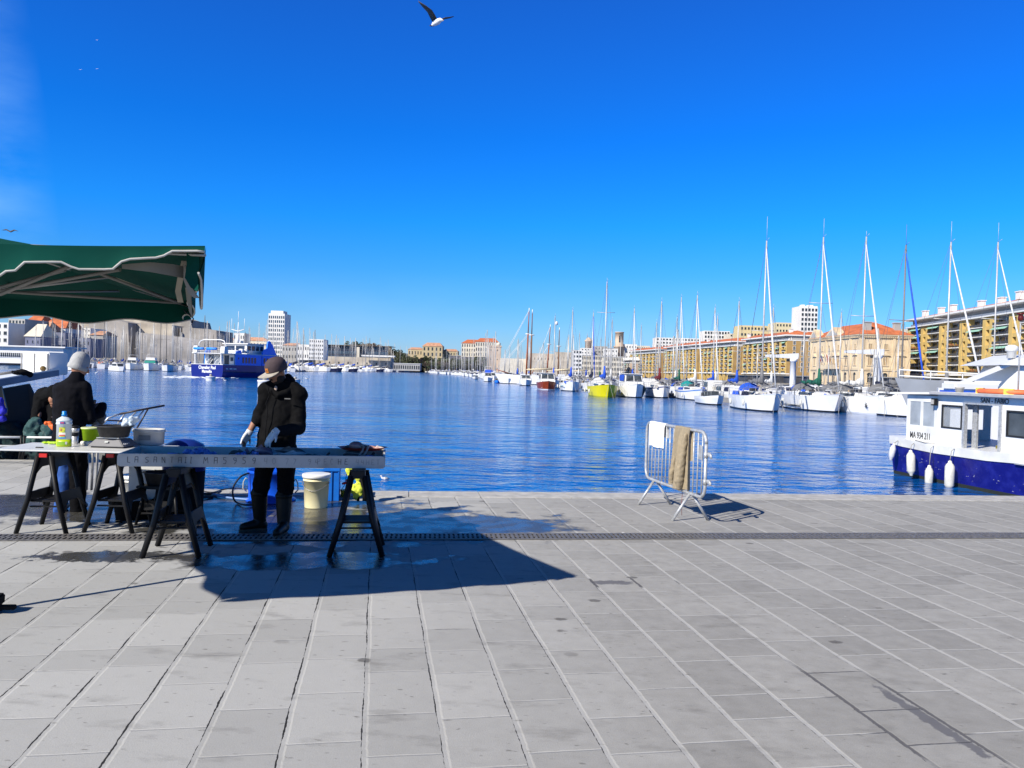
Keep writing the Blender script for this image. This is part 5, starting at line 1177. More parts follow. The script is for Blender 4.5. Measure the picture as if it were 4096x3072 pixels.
# dark bag or bundle the person handles
o = MB(); o.ball(tuple(P(392, 1645, 9.0)-b2), .07, 10, 8, .8, .7, 1.1).ball(tuple(P(405, 1672, 9.0)-b2), .06, 10, 8, .8, .7, 1.1)
b_ = blob(o, 'grey_cloth_bundle', M('grey_bundle', (.10, .10, .10), .8, var=.3), .010, 3, disp=.02, dscale=14); b_.location = b2; tag(b_, 'dark grey net bundle in the hands of the person in the beanie', 'bundle')
o = MB(); o.path([P(385, 1680, 9.1)-b2, P(382, 1720, 9.1)-b2, P(375, 1760, 9.1)-b2], [.07, .085, .10], 10, flat=.6)
b_ = blob(o, 'grey_cloth', M('grey_cloth_wet', (.22, .22, .22), .7, var=.35, scale=8), .010, 3, disp=.03, dscale=12); b_.location = b2; tag(b_, 'grey wet cloth hanging below the net bundle', 'cloth')
# ---------------------------------------------------------------- person bending over the nets
Y3 = 13.15; b3 = Vector((P(190, 1700, Y3).x, Y3, -.6))
def Q(px, py, dy=0.): return P(px, py, Y3+dy)-b3
mb = MB(); hc = Q(224, 1604, -.05); T3 = head_shape(mb, hc, Vector((-.55, -.8, 0)), .75, 1.0)
limb(mb, [hc, Q(205, 1585, -.02)], [.05, .06]); limb(mb, [Q(195, 1585, .03), Q(185, 1660, .07), Q(190, 1740, .1)], [.09, .10, .10])
limb(mb, [Q(170, 1600, 0), Q(150, 1680, -.15), Q(160, 1740, -.3)], [.045, .038, .03]); limb(mb, [Q(210, 1610, .05), Q(205, 1690, -.1), Q(190, 1745, -.3)], [.055, .045, .03])
hand(mb, Q(160, 1742, -.3), (.1, -.2, -1), (.3, 0, 0), .9, .8); hand(mb, Q(190, 1747, -.3), (-.1, -.2, -1), (-.3, 0, 0), .9, .8, side=-1)
limb(mb, [Q(180, 1740, .1), Q(178, 1850, .1)], [.1, .07]); limb(mb, [Q(205, 1740, .1), Q(208, 1850, .1)], [.1, .07])
per3 = blob(mb, 'person', SKIN, .010, 3); per3.location = b3
tag(per3, 'person in black bent over the fishing nets behind the beanie wearer', 'person')
j = MB(); limb(j, [Q(215, 1575, -.02), Q(180, 1588, .05), Q(175, 1650, .08), Q(190, 1740, .1)], [.13, .17, .18, .19]); limb(j, [Q(165, 1600, 0), Q(142, 1670, -.12), Q(152, 1725, -.25)], [.10, .08, .06]); limb(j, [Q(212, 1610, .05), Q(212, 1680, -.08), Q(198, 1730, -.25)], [.09, .075, .06])
limb(j, [Q(214, 1562, -.1), Q(236, 1585, -.12)], [.10, .10]); blob(j, 'jacket', JKT, .012, 5, parent=per3, disp=.01, dscale=9); t_ = MB(); limb(t_, [Q(180, 1740, .1), Q(176, 1850, .1)], [.12, .09]); limb(t_, [Q(205, 1740, .1), Q(210, 1850, .1)], [.12, .09]); blob(t_, 'trousers', TRS, .012, 3, parent=per3)
# ================================================================ CROWD BARRIER WITH CLOTHS
GAL = M('galvanised_steel', (.42, .43, .44), .45, metal=.35, var=.25, scale=25, bump=.2)
b0, b1 = Vector((1.82, 10.66, 0)), Vector((2.185, 8.90, 0)); bd = (b1-b0).normalized(); bl = (b1-b0).length; bn = Vector((-bd.y, bd.x, 0))
br = thing('crowd_barrier', 'grey galvanised crowd control barrier with cloths drying at the water edge', 'barrier', b0, math.atan2(bd.y, bd.x))
z0, z1 = .315, 1.055
def rrect(x0, x1, z0, z1, r, n=6):
    out = []
    for cx_, cz_, a0 in ((x1-r, z1-r, 0), (x0+r, z1-r, 90), (x0+r, z0+r, 180), (x1-r, z0+r, 270)):
        for i in range(n+1): a = R(a0+90*i/n); out.append(Vector((cx_+r*cos(a), 0, cz_+r*sin(a))))
    return out+[out[0]]
MB().path(rrect(0, bl, z0, z1, .13), .019, 10).build('frame', [GAL], br)
nb = 15
for i in range(nb):
    x = .09+(bl-.18)*i/(nb-1); e_ = max(0, .13-x)+max(0, x-(bl-.13)); dz = .13-math.sqrt(max(0, .13**2-e_**2))
    bb_ = .012*sin(i*2.3) if i in (4, 7) else 0
    MB().path([(x, 0, z0+dz), (x+bb_, 0, (z0+z1)/2), (x, 0, z1-dz)], .0085, 7).build('bar', [GAL], br)
for x in (.34, bl-.36):
    for s_ in (-1, 1): MB().tube((x, s_*.02, z0-.005), (x+.0, s_*.225, .0), .017, n=10).build('leg', [GAL], br)
for z in (.80, .50):
    m = MB(); m.lathe([(.026, -.03), (.026, .03)], (bl, 0, z), 12); m.path([(bl+.02, 0, z+.012), (bl+.085, .01, z+.012), (bl+.10, .01, z-.0), (bl+.10, .01, z-.025)], .012, 6, flat=2.0); m.build('hinge_hook', [GAL], br)
MB().bx(bl-.17, bl-.065, -.014, -.009, .74, .90).build('plate', [GAL], br)
def drape(name, lab, x0, x1, dz0, dz1, mat, folds=3, amp=.012, gap=.024, col=None, skew=0, xr=0):
    """cloth hung over the top rail: front hangs on the camera side"""
    n = 26; rows = []
    prof = [(-gap-.004, z1-dz0*(1-k/8)) for k in range(8)] + [(-gap*.8*cos(a), z1+gap*.8*sin(a)) for a in [pi*k/6 for k in range(7)]] + [(gap+.004, z1-dz1*(k/8)) for k in range(1, 9)]
    for r_, (y, z) in enumerate(prof):
        row = []
        for i in range(n+1):
            u_ = i/n; f_ = min(1, abs(z-z1)/.15); hang = (z1-z)
            x = x0+(x1-x0)*u_+skew*hang+xr*hang*(u_-.5)
            yy = y+amp*f_*(sin(u_*2*pi*folds)+.4*sin(u_*2*pi*folds*2.3+1))*(1 if y < 0 else -1)*(1+hang)
            row.append((x, yy, z+.006*sin(u_*9+r_)*f_))
        rows.append(row)
    vs = [Vector(p) for r_ in rows for p in r_]; N1 = n+1; k = len(vs); fs = [(i*N1+j_, i*N1+j_+1, (i+1)*N1+j_+1, (i+1)*N1+j_) for i in range(len(rows)-1) for j_ in range(n)]
    th = [Vector((v.x, v.y+(.006 if v.y > 0 else -.006), v.z+.003)) for v in vs]
    m = MB(); m.add(vs+th, fs+[tuple(q+k for q in f[::-1]) for f in fs], True)
    edge = [i for i in range(n)]; 
    m.add([vs[i] for i in range(N1)]+[th[i] for i in range(N1)], [(i, i+N1, i+1+N1, i+1) for i in range(n)])
    lo = (len(rows)-1)*N1; m.add([vs[lo+i] for i in range(N1)]+[th[lo+i] for i in range(N1)], [(i, i+1, i+1+N1, i+N1) for i in range(n)])
    for cc in (0, n):
        c_ = [vs[r_*N1+cc] for r_ in range(len(rows))]+[th[r_*N1+cc] for r_ in range(len(rows))]; m.add(c_, [(i, i+1, i+1+len(rows), i+len(rows)) for i in range(len(rows)-1)])
    o = m.build(name, [mat]); o.location = br.location; o.rotation_euler = br.rotation_euler; tag(o, lab, 'cloth'); return o
drape('white_cloth', 'small white cloth hanging at the left end of the barrier', .16, .66, .30, .16, M('white_towel', (.80, .80, .80), .9, var=.05, scale=30, bump=.4), folds=2, amp=.006)
drape('beige_towel', 'long beige towel draped over the middle of the barrier rail', .98, 1.40, .72, .36, M('beige_towel', (.30, .245, .165), .95, var=.12, scale=30, bump=.5), folds=1.5, amp=.022, skew=-.10, xr=.25)
# a folded-over roll gives the towel its bulk
rl = MB(); rl.path([(1.33, -.035, z1-.05), (1.29, -.06, z1-.35), (1.26, -.075, z1-.62), (1.24, -.06, z1-.73)], [.020, .045, .055, .03], 12, flat=.7); rl.path([(1.05, -.045, z1-.35), (1.0, -.06, z1-.58), (.99, -.05, z1-.68)], [.015, .045, .02], 10, flat=.8)
o = blob(rl, 'towel_fold', MATS['beige_towel'], .008, 3, disp=.01, dscale=14); tw = bpy.data.objects['beige_towel']; o.parent = tw
MB().path([(1.20, 0, z0), (1.19, -.005, .15), (1.20, 0, .02)], .003, 5).build('string', [M('red_brown_string', (.20, .05, .05), .8)], br)

# ================================================================ SAN-FABIO, THE BLUE AND WHITE CABIN BOAT
WPT = M('white_boat_paint', (.70, .70, .69), .35, var=.07, scale=2.5); WPD = M('weathered_white_paint', (.55, .55, .53), .5, scale=1.6, col2=(.70, .70, .68), mixlo=.35, mixhi=.6, detail=8)
BPT = M('scuffed_blue_paint', (.006, .006, .15), .35, scale=3.5, col2=(.015, .018, .22), mixlo=.45, mixhi=.7, detail=8); BFO = M('weedy_waterline', (.02, .025, .02), .7)
BFS = M('blue_paint_scuffs', (.22, .23, .36), .8)
RUB = M('rubber_black', (.02, .02, .02), .5); DKI = M('dark_interior', (.02, .022, .024), .8)
stern = P(3545, 1905, 21.0); stern = G(3550, 1893, WZ)            # corner where the near side meets the water
nearp = P(4096, 1842, 18.0)
sf = thing('cabin_boat', 'blue and white wooden cabin boat with registration letters moored at the right quay', 'boat', Vector((stern.x, stern.y, WZ)))
# local frame: l along the hull side towards the bow (to the right, nearer), w = beam away from the camera
dirl = (Vector((12.5, 18.6, 0))-Vector((stern.x, stern.y, 0))).normalized(); sf.rotation_euler = (0, 0, math.atan2(dirl.y, dirl.x))
def hullring(x, b, sh, flare=.12, bilge=-.30):
    # near side at y = -b ... far side +b (centred on beam 3.1 m)
    return [(x, 1.55-b*.55, bilge), (x, 1.55-b*(1-flare), .0), (x, 1.55-b*(1-flare*.9), .10), (x, 1.55-b*(1-.02), sh-.25), (x, 1.55-b, sh-.24), (x, 1.55-b*1.01, sh), (x, 1.55+b*1.01, sh), (x, 1.55+b, sh-.24), (x, 1.55+b*.98, sh-.25), (x, 1.55+b*(1-flare*.9), .10), (x, 1.55+b*(1-flare), 0), (x, 1.55+b*.55, bilge)]
st_ = [(0, 1.52, 1.16), (.6, 1.56, 1.12), (2, 1.59, 1.07), (4, 1.6, 1.08), (6, 1.58, 1.17), (8, 1.4, 1.28), (9.4, .95, 1.22), (10.4, .25, 1.35)]
R_ = [hullring(*s_) for s_ in st_]
def strips(rings_, groups, mats, name, parent, smooth=False):
    m = MB(); n = len(rings_[0])
    for gi, cols in enumerate(groups):
        m.mat(gi)
        for j_ in cols:
            k_ = (j_+1) % n; vs = []; 
            for r_ in rings_: vs += [r_[j_], r_[k_]]
            m.add(vs, [(2*i, 2*i+1, 2*i+3, 2*i+2) for i in range(len(rings_)-1)], smooth)
    m.mat(0)
    return m, n
m, n = strips(R_, [[2, 8], [3, 4, 6, 7], [0, 1, 9, 10, 11], [5]], None, 'hull', sf)
m.mat(0).add(R_[0][2:10], [tuple(range(8))[::-1]]); m.mat(2).add([R_[0][i] for i in (0, 1, 2, 9, 10, 11)], [(5, 4, 3, 2, 1, 0)])
hull = m.build('hull', [BPT, WPD, BFO, WPT], sf)
m = MB(); rr = random.Random(3)
for i in range(70):
    x = rr.uniform(.15, 8); z = rr.uniform(.15, .66); s_ = rr.uniform(.008, .035); y = -.0; 
    k_ = max(q for q in range(len(st_)-1) if st_[q][0] <= x); t__ = (x-st_[k_][0])/(st_[k_+1][0]-st_[k_][0]); b_ = st_[k_][1]*(1-t__)+st_[k_+1][1]*t__; shx = st_[k_][2]*(1-t__)+st_[k_+1][2]*t__; f__ = (z-.1)/(shx-.35); yy = 1.55-b_*(.892+.088*f__)-.010
    m.slab([(x, yy, z), (x+s_*rr.uniform(.8, 3), yy, z+s_*rr.uniform(-.2, .4)), (x+s_*.7, yy, z+s_*.6)], (0, .01, 0))
m.build('paint_chips', [BFS], hull)
# bulwark cap + cabin: wall with real window openings
RN = M('boat_rain_gutter', (.35, .35, .36), .5)
def wall_with_holes(mb, x0, x1, z0, z1, holes, y, th=.04):
    """wall in the plane y=const with rectangular holes [(x0,x1,z0,z1)]"""
    xs = sorted({x0, x1, *[h_[0] for h_ in holes], *[h_[1] for h_ in holes]}); zs = sorted({z0, z1, *[h_[2] for h_ in holes], *[h_[3] for h_ in holes]})
    for i in range(len(xs)-1):
        col = []
        for k_ in range(len(zs)-1):
            cx_, cz_ = (xs[i]+xs[i+1])/2, (zs[k_]+zs[k_+1])/2
            if any(h_[0] < cx_ < h_[1] and h_[2] < cz_ < h_[3] for h_ in holes): continue
            if col and abs(col[-1][1]-zs[k_]) < 1e-6: col[-1][1] = zs[k_+1]
            else: col.append([zs[k_], zs[k_+1]])
        for a, b_ in col: mb.bx(xs[i], xs[i+1], y, y+th, a, b_)
CZ0, CZ1 = 1.00, 2.46
cx0, cx1 = 1.95, 9.0
m = MB(); holes = [(2.14, 2.93, 1.55, 2.20), (3.0, 4.30, .90, 2.26), (4.46, 5.42, 1.50, 2.16), (5.64, 6.8, 1.48, 2.16), (7.2, 8.3, 1.48, 2.16)]
wall_with_holes(m, cx0, cx1, 1.0, CZ1, [h_ for h_ in holes], .10)
holes2 = [(2.2, 2.9, 1.4, 2.1), (3.0, 5.2, 1.35, 2.1), (5.6, 8.2, 1.35, 2.1)]
m2_ = m; m = MB()
wall_with_holes(m, cx0, cx1, 1.0, CZ1, holes2, 2.95)
cab = m2_.build('cabin_wall', [WPT], sf); m.build('cabin_wall', [WPT], sf)
# stern end of the cabin, set in from the transom: two windows, seen almost edge-on
m = MB(); mm_ = MB(); wall_with_holes(mm_, -2.94, -.16, .96, CZ1, [(-1.35, -.30, 1.42, 2.02), (-2.7, -1.55, 1.42, 2.02)], 0)
for v in mm_.v: pass
mm_.v = [(.61+v[1], -v[0], v[2]) for v in mm_.v]
mm_.build('cabin_end', [WPT], sf)
# forward side panel joining it to the side wall, with two tall panes
m = MB(); wall_with_holes(m, .66, 1.949, 1.0, CZ1-.04, [(.80, 1.26, 1.55, 2.24), (1.36, 1.84, 1.55, 2.24)], .10); m.build('cabin_side_panel', [WPD], sf)
for (a, b_, c_, d) in [(.80, 1.26, 1.55, 2.24), (1.36, 1.84, 1.55, 2.24)]:
    MB().bx(a, b_, .115, .125, c_, d).build('window', [M('dusty_pane', (.30, .33, .36), .25, var=.25, scale=2)], sf)
WIN = M('boat_dark_window', (.06, .07, .08), .08, var=.5, scale=1.2)
for i, (a, b_, c_, d) in enumerate(holes):
    if i == 1: continue
    f_ = MB(); t__ = .045
    for q in ((a, b_, c_, c_+t__), (a, b_, d-t__, d)): f_.bx(q[0], q[1], .085, .155, q[2], q[3])
    for q in ((a, a+t__), (b_-t__, b_)): f_.bx(q[0], q[1], .085, .155, c_+t__, d-t__)
    fr = f_.build('window', [RUB], sf); MB().bx(a+t__, b_-t__, .115, .125, c_+t__, d-t__).build('pane', [M('see_through_pane', (.45, .48, .50), .05, alpha=.35, var=.1) if i < 1 else WIN], fr)
f_ = MB(); f_.bx(2.98, 3.06, .06, .16, 1.06, 2.25).bx(3.06, 3.22, .30, .36, 1.0, 2.25).bx(4.24, 4.32, .06, .16, 1.06, 2.25).bx(2.98, 4.32, .055, .165, 2.25, 2.29).build('door_frame', [GAL], sf)
MB().bx(2.1, 8.8, .3, 2.9, .70, .74).build('cabin_floor', [DKI], sf); MB().bx(3.85, 8.8, 1.5, 1.56, .74, 2.3).build('bulkhead', [DKI], sf)
MB().bx(3.1, 4.3, 1.0, 1.45, .74, 1.16).build('bench', [M('mustard_bench', (.16, .14, .03), .8)], sf)
MB().path([(3.75+.28*cos(a), 1.0, 1.42+.32*sin(a)) for a in [pi*k_/10 for k_ in range(3, 11)]], .012, 6).build('steering_wheel', [RUB], sf)
# roof with overhang, rising toward the stern, gutters
m = MB(); m.slab([(.05, -.05, 2.42), (.05, 3.15, 2.42), (1.9, 3.15, 2.47), (1.9, -.05, 2.47)], (0, 0, .06)).slab([(1.902, -.09, 2.465), (1.902, 3.2, 2.465), (9.3, 3.2, 2.465), (9.3, -.09, 2.465)], (0, 0, .085)); roof = m.build('roof', [WPT], sf)
MB().slab([(1.88, -.095, 2.475), (9.3, -.095, 2.475), (9.3, -.095, 2.545), (1.88, -.095, 2.545)], (0, -.02, 0)).build('gutter', [RN], roof)
MB().lathe([(.10, 0), (.10, .10), (.12, .11), (.12, .15)], (2.3, .5, 2.55), 14).build('vent', [GRYR], roof)
MB().lathe([(.02, 0), (.02, .10)], (1.97, .0, 2.24), 8).box((1.97, -.01, 2.26), (.14, .10, .20)).build('lamp', [BLK], sf)
MB().box((1.97, -.075, 2.26), (.10, .03, .13)).build('lamp_glass', [GRYR], sf)
text('MA 934 211', .26, RUB, 'registration', sf, frame((.84, .094, 1.17), (1, 0, 0), (0, 0, 1)), .003, sx=.68, bold=.001)
text('SAN - FABIO', .185, RUB, 'boat_name', sf, frame((3.58, .088, 2.312), (1, 0, 0), (0, 0, 1)), .003, sx=.92, bold=.001)
MB().lathe([(.02, 0), (.018, 1.9)], (3.9, .9, 2.55), 8).build('pole', [GAL], roof)
lt = MB().lathe([(.05, 0), (.07, .03), (.07, .10), (.05, .16), (.10, .17), (.10, .20)], (3.9, .9, 4.45), 12); lt.build('signal_lamp', [M('red_lamp', (.10, .01, .01), .3)], roof)
lb = thing('life_ring', 'faded orange life ring lying flat on the cabin boat roof', 'life ring', (0, 0, 0))
def sfw(x, y, z): return sf.matrix_world @ Vector((x, y, z)) if False else Vector((sf.location.x, sf.location.y, sf.location.z)) + dirl*x + Vector((-dirl.y, dirl.x, 0))*y + Vector((0, 0, z))
lb.location = sfw(3.85, .55, 2.59); lb.rotation_euler = (0, 0, math.atan2(dirl.y, dirl.x)); lb.scale = (1.0, 1.0, .75)
tor = MB(); rs = []
for i in range(33):
    a = 2*pi*i/32; rs.append([((.42+.09*cos(q))*cos(a)*1.6, (.42+.09*cos(q))*sin(a), .03+.09*sin(q)) for q in [2*pi*k_/10 for k_ in range(10)]])
tor.rings(rs, cap=False); tor.build('ring', [M('faded_orange', (.72, .16, .06), .6, var=.2, scale=3)], lb)
for a in (.5, 2.2, 3.8, 5.5): MB().box((.42*cos(a)*1.6, .42*sin(a), .035), (.17, .22, .205), rz=a).build('band', [M('yellow_band', (.75, .45, .06), .6)], lb)
fl_ = thing('floodlight', 'square white floodlight on the cabin boat roof', 'floodlight', sfw(5.0, .45, 2.55), math.atan2(dirl.y, dirl.x))
MB().box((0, .04, .24), (.40, .16, .30)).build('housing', [WPT], fl_, bevel=.03); MB().box((0, -.05, .24), (.26, .02, .16)).build('glass', [GRYR], fl_); MB().box((0, .04, .045), (.08, .08, .09)).build('bracket', [GAL], fl_)
pl = thing('roof_plants', 'leafy green and yellow potted plants on the cabin boat roof', 'plant', sfw(5.8, .7, 2.55)); rr = random.Random(2)
cr = MB()
for i in range(520):
    p = Vector((rr.gauss(.1, .42), rr.gauss(0, .22), abs(rr.gauss(.25, .13))+.02)); a = Vector((rr.gauss(0, 1), rr.gauss(0, 1), rr.gauss(0, 1))).normalized()*.045; b_ = a.orthogonal().normalized()*.016; cr.add([p-a, p+b_, p+a, p-b_], [(0, 1, 2, 3)])
cr.build('foliage', [M('yellowish_leaves', (.16, .18, .03), .7, scale=9, col2=(.42, .36, .08))], pl); MB().box((.1, 0, .06), (1.1, .3, .12)).build('planter', [GRYR], pl)
# ropes and fenders
FEN = M('grubby_fender', (.60, .59, .52), .55, var=.18, scale=5); ROPE = M('grey_rope', (.30, .29, .27), .8)
def fender(x, ztop, L_, r, lab, tilt=0., gz=1.0, colm=None):
    t_ = thing('fender', lab, 'fender', sfw(x, -.09-r, ztop), math.atan2(dirl.y, dirl.x)); t_.rotation_euler.y = tilt
    MB().lathe([(.02, -.10), (.045, -.08), (.05, -.04), (r*.75, .0), (r, .06), (r*1.02, L_*.5), (r, L_-.06), (r*.72, L_), (.05, L_+.04), (.045, L_+.08), (.02, L_+.10)], (0, 0, -L_-.1), 18).build('body', [colm or FEN], t_)
    MB().path([(0, 0, .0), (.0, .03, gz-ztop-.02), (-.03, .14, gz-ztop+.03)], .012, 6).build('rope', [ROPE], t_)
    return t_
fender(.50, .96, .34, .085, 'small white and blue fender at the stern corner of the cabin boat', tilt=.22, colm=M('blue_smudged_fender', (.62, .62, .62), .5, scale=4, col2=(.12, .10, .40), mixlo=.58, mixhi=.64))
fender(1.30, .84, .55, .115, 'second white fender from the stern, tilted with a dent', tilt=-.10)
fender(2.10, .50, .44, .105, 'short white fender with blue collar hanging lowest on the cabin boat')
fender(2.92, .72, .62, .12, 'long white fender hanging below the cabin boat door')
MB().path([(1.26, -.04, 1.12), (1.7, -.06, 1.09), (2.1, -.05, 1.11)], .012, 6).build('rope', [ROPE], sf)
MB().box((5.1, -.06, .88), (.30, .05, .03)).build('cleat', [GAL], sf)

# ================================================================ THE NET BOAT ON THE LEFT
nb_ = thing('net_boat', 'white fishing boat with flat cabin roof and dark net hold at the left quay', 'boat', (-9.5, 14, WZ))
def N0(px, py, Y): return P(px, py, Y)-nb_.location
m = MB(); m.slab([N0(-250, 1590, 12.5), N0(235, 1502, 14.6), N0(262, 1492, 17.2), N0(-250, 1548, 17.5)], (0, 0, .13)); rf_ = m.build('cabin_roof', [WPT], nb_)
MB().slab([N0(-250, 1592, 12.47), N0(237, 1503, 14.58), N0(237, 1480, 14.58), N0(-250, 1560, 12.47)], (0, -.03, 0)).build('roof_fascia', [M('grey_blue_trim', (.16, .19, .25), .6)], nb_)
MB().slab([N0(-250, 1600, 12.75), N0(112, 1535, 13.9), N0(135, 1585, 13.9), N0(135, 1790, 13.9), N0(-250, 1830, 12.75)], (.0, .06, 0)).build('cabin_wall', [DKI], nb_)  # shade of the interior under the roof, put in as a near-black sheet
MB().slab([N0(-100, 1560, 12.9), N0(10, 1545, 13.2), N0(32, 1640, 13.2), N0(30, 1660, 13.2), N0(-100, 1670, 12.9)], (.0, -.03, 0)).build('window', [M('brown_pane', (.05, .045, .028), .3)], nb_)
# box on the roof
bxr = thing('roof_locker', 'white double door locker standing on the net boat roof', 'locker', P(180, 1500, 15.2)+Vector((0, 0, .02)), R(-22))
m = MB(); m.box((0, 0, .20), (.72, .42, .42)); m.build('body', [WPT], bxr, bevel=.02)
for x in (-.17, .17): MB().box((x, -.215, .205), (.30, .012, .34)).build('door', [WPT], bxr, bevel=.004)
for x in (-.345, 0, .345): MB().box((x, -.225, .205), (.016, .014, .36)).build('seam', [GRYR], bxr)
lampb = thing('work_lamp', 'old work lamp with amber lens lying against the roof locker', 'lamp', P(172, 1478, 14.5), R(20))
lampb.scale = (.55, .55, .55); MB().lathe([(.02, 0), (.07, .02), (.09, .10), (.095, .11)], n=16).build('reflector', [GAL], lampb); lampb.rotation_euler = (R(70), R(30), R(20)); MB().lathe([(.088, .112), (.05, .13), (.01, .135)], n=16).build('lens', [M('amber_lens', (.16, .10, .03), .3)], lampb)
rod = thing('boat_hook', 'wooden boat hook with thick dark rag end lying on the net boat roof', 'boat hook', P(0, 1500, 13.6))
MB().path([P(-120, 1515, 13.6)-rod.location, P(55, 1488, 13.8)-rod.location], [.02, .025], 8).build('shaft', [M('grey_wood', (.30, .28, .25), .8)], rod); r2 = MB(); limb(r2, [P(52, 1489, 13.8)-rod.location, P(85, 1488, 13.9)-rod.location, P(122, 1498, 14)-rod.location], [.035, .06, .05]); blob(r2, 'rag', BLKM, .012, 3, parent=rod, disp=.015, dscale=10)
# hull along the quay, nets, rails
m = MB(); h0, h1 = G(-300, 1800, 0.28), G(430, 1795, .28)
hl = [Vector((-13.5, 13.35, 0)), Vector((-10, 13.4, 0)), Vector((-8.4, 13.7, 0)), Vector((-7.3, 14.4, 0)), Vector((-6.9, 15.2, 0))]
R2 = []
for i, p in enumerate(hl):
    b_ = (1.5, 1.5, 1.25, .7, .05)[i]; sh = (1.22, 1.22, 1.22, 1.24, 1.26)[i]; d = (hl[min(i+1, 4)]-hl[max(i-1, 0)]).normalized(); nn = Vector((-d.y, d.x, 0))
    R2.append([p+nn*b_*.5+Vector((0, 0, WZ-.3)), p+nn*b_*.12+Vector((0, 0, WZ+.05)), p+Vector((0, 0, WZ+sh)), p+nn*2*b_+Vector((0, 0, WZ+sh)), p+nn*b_*1.8+Vector((0, 0, WZ+.05))])
R2 = [[q-nb_.location for q in r_] for r_ in R2]
MB().rings(R2, smooth=False).build('hull', [M('cream_hull', (.62, .58, .44), .5, var=.1, scale=1.5)], nb_)
NET = M('teal_net', (.010, .034, .036), .9, scale=5, col2=(.006, .010, .012), mixlo=.4, mixhi=.6, detail=8, bump=.8)
o = MB(); rr = random.Random(9)
for i in range(24): o.ball((rr.uniform(-1.6, 1.1), rr.uniform(-.3, .5), rr.uniform(-.25, .08)), rr.uniform(.24, .34), 10, 8)
for i in range(8): o.ball((rr.uniform(-1.6, .3), rr.uniform(-.1, .5), rr.uniform(.0, .22)), rr.uniform(.22, .32), 10, 8)
b_ = blob(o, 'fishing_net', NET, .03, 3, disp=.06, dscale=7); b_.location = P(95, 1745, 13.9); tag(b_, 'big heap of teal fishing net piled in the net boat', 'net')
o = MB()
for i in range(12): o.ball((rr.uniform(-.30, .30), rr.uniform(-.12, .12), rr.uniform(-.16, .16)), .13, 8, 6)
b_ = blob(o, 'fishing_net', M('pale_teal_net', (.025, .07, .07), .9, scale=14, col2=(.10, .14, .13), mixlo=.55, mixhi=.7, bump=.8), .02, 2, disp=.04, dscale=9); b_.location = P(190, 1740, 12.75); tag(b_, 'smaller paler net bundle beside the orange floats', 'net')
o = MB(); 
for i in range(5): o.ball((rr.uniform(-.06, .06), 0, rr.uniform(-.04, .04)), .034, 8, 6)
b_ = blob(o, 'float_cluster', M('orange_float', (.75, .13, .02), .6), .012, 1, disp=.015, dscale=20); b_.location = P(200, 1703, 12.2); tag(b_, 'cluster of bright orange net floats on the net pile', 'floats')
o = MB()
for i in range(7): o.ball((rr.uniform(-.06, .05), 0, rr.uniform(-.18, .18)), .055, 8, 6)
b_ = blob(o, 'blue_rag', M('ultramarine_cloth', (.02, .02, .40), .8), .014, 1, disp=.03, dscale=12); b_.location = P(8, 1640, 12.6); tag(b_, 'ultramarine blue cloth hanging in the net boat at the left edge', 'cloth')
RAILM = M('white_rail', (.66, .66, .64), .4)
rl_ = thing('boat_guard_rail', 'white two-bar guard rail with black posts in front of the nets', 'railing', P(0, 1747, 12.4)); ro = rl_.location.copy()
for y_, x1 in ((1747, 84), (1783, 84)): MB().tube(P(-200, y_, 12.4)-ro, P(x1, y_+2, 12.4)-ro, .018, n=8).build('rail_bar', [RAILM], rl_)
for y_ in (1749, 1785): MB().tube(P(102, y_, 12.4)-ro, P(400, y_+3, 12.4)-ro, .016, n=8).build('rail_bar', [RAILM], rl_)
for x in (86, 98): MB().path([P(x, 1742, 12.38)-ro, P(x-2, 1800, 12.38)-ro, P(x-9, 1836, 12.38)-ro], .018, 6).build('post', [BLK], rl_)
bw_ = thing('bow_pulpit', 'steel and dark wood bow pulpit of the net boat slanting up over the water', 'railing', P(410, 1690, 12.2)); ro = bw_.location.copy()
STE = M('stainless', (.55, .55, .55), .3, metal=.6); DW = M('dark_varnish', (.03, .02, .018), .4)
MB().path([P(405, 1702, 12.0)-ro, P(432, 1672, 12.0)-ro, P(480, 1656, 12.1)-ro], .014, 6).build('tube', [STE], bw_)
MB().path([P(480, 1656, 12.1)-ro, P(560, 1640, 12.2)-ro, P(658, 1622, 12.4)-ro], .017, 6).build('wood_bar', [DW], bw_)
for a, b_ in (((500, 1690), (545, 1648)), ((530, 1695), (575, 1642)), ((545, 1718), (592, 1636)), ((470, 1695), (500, 1655))):
    MB().tube(P(*a, 12.2)-ro, P(*b_, 12.25)-ro, .013, n=6).build('tube', [STE if a[0] != 545 else DW], bw_)
MB().tube(P(205, 1668, 12.2)-ro, P(500, 1685, 12.2)-ro, .012, n=6).build('wire', [DW], bw_)
# ================================================================ FERRY
FBL = M('ferry_navy', (.004, .011, .17), .35, var=.08, scale=.5); FLB = M('ferry_light_blue', (.02, .22, .90), .4, var=.06, scale=.5)
SHP = M('ship_white', (.68, .68, .67), .4, var=.06, scale=.8); DKW = M('ship_window', (.02, .035, .08), .12, var=.4, scale=.8)
fc = P(891, 1505, 160); fa = R(68)
fe = thing('ferry', 'blue and white passenger ferry with white upper deck and mast leaving the harbour', 'ferry', (fc.x, fc.y, WZ), fa); fe.scale = (.70, 1, .96)
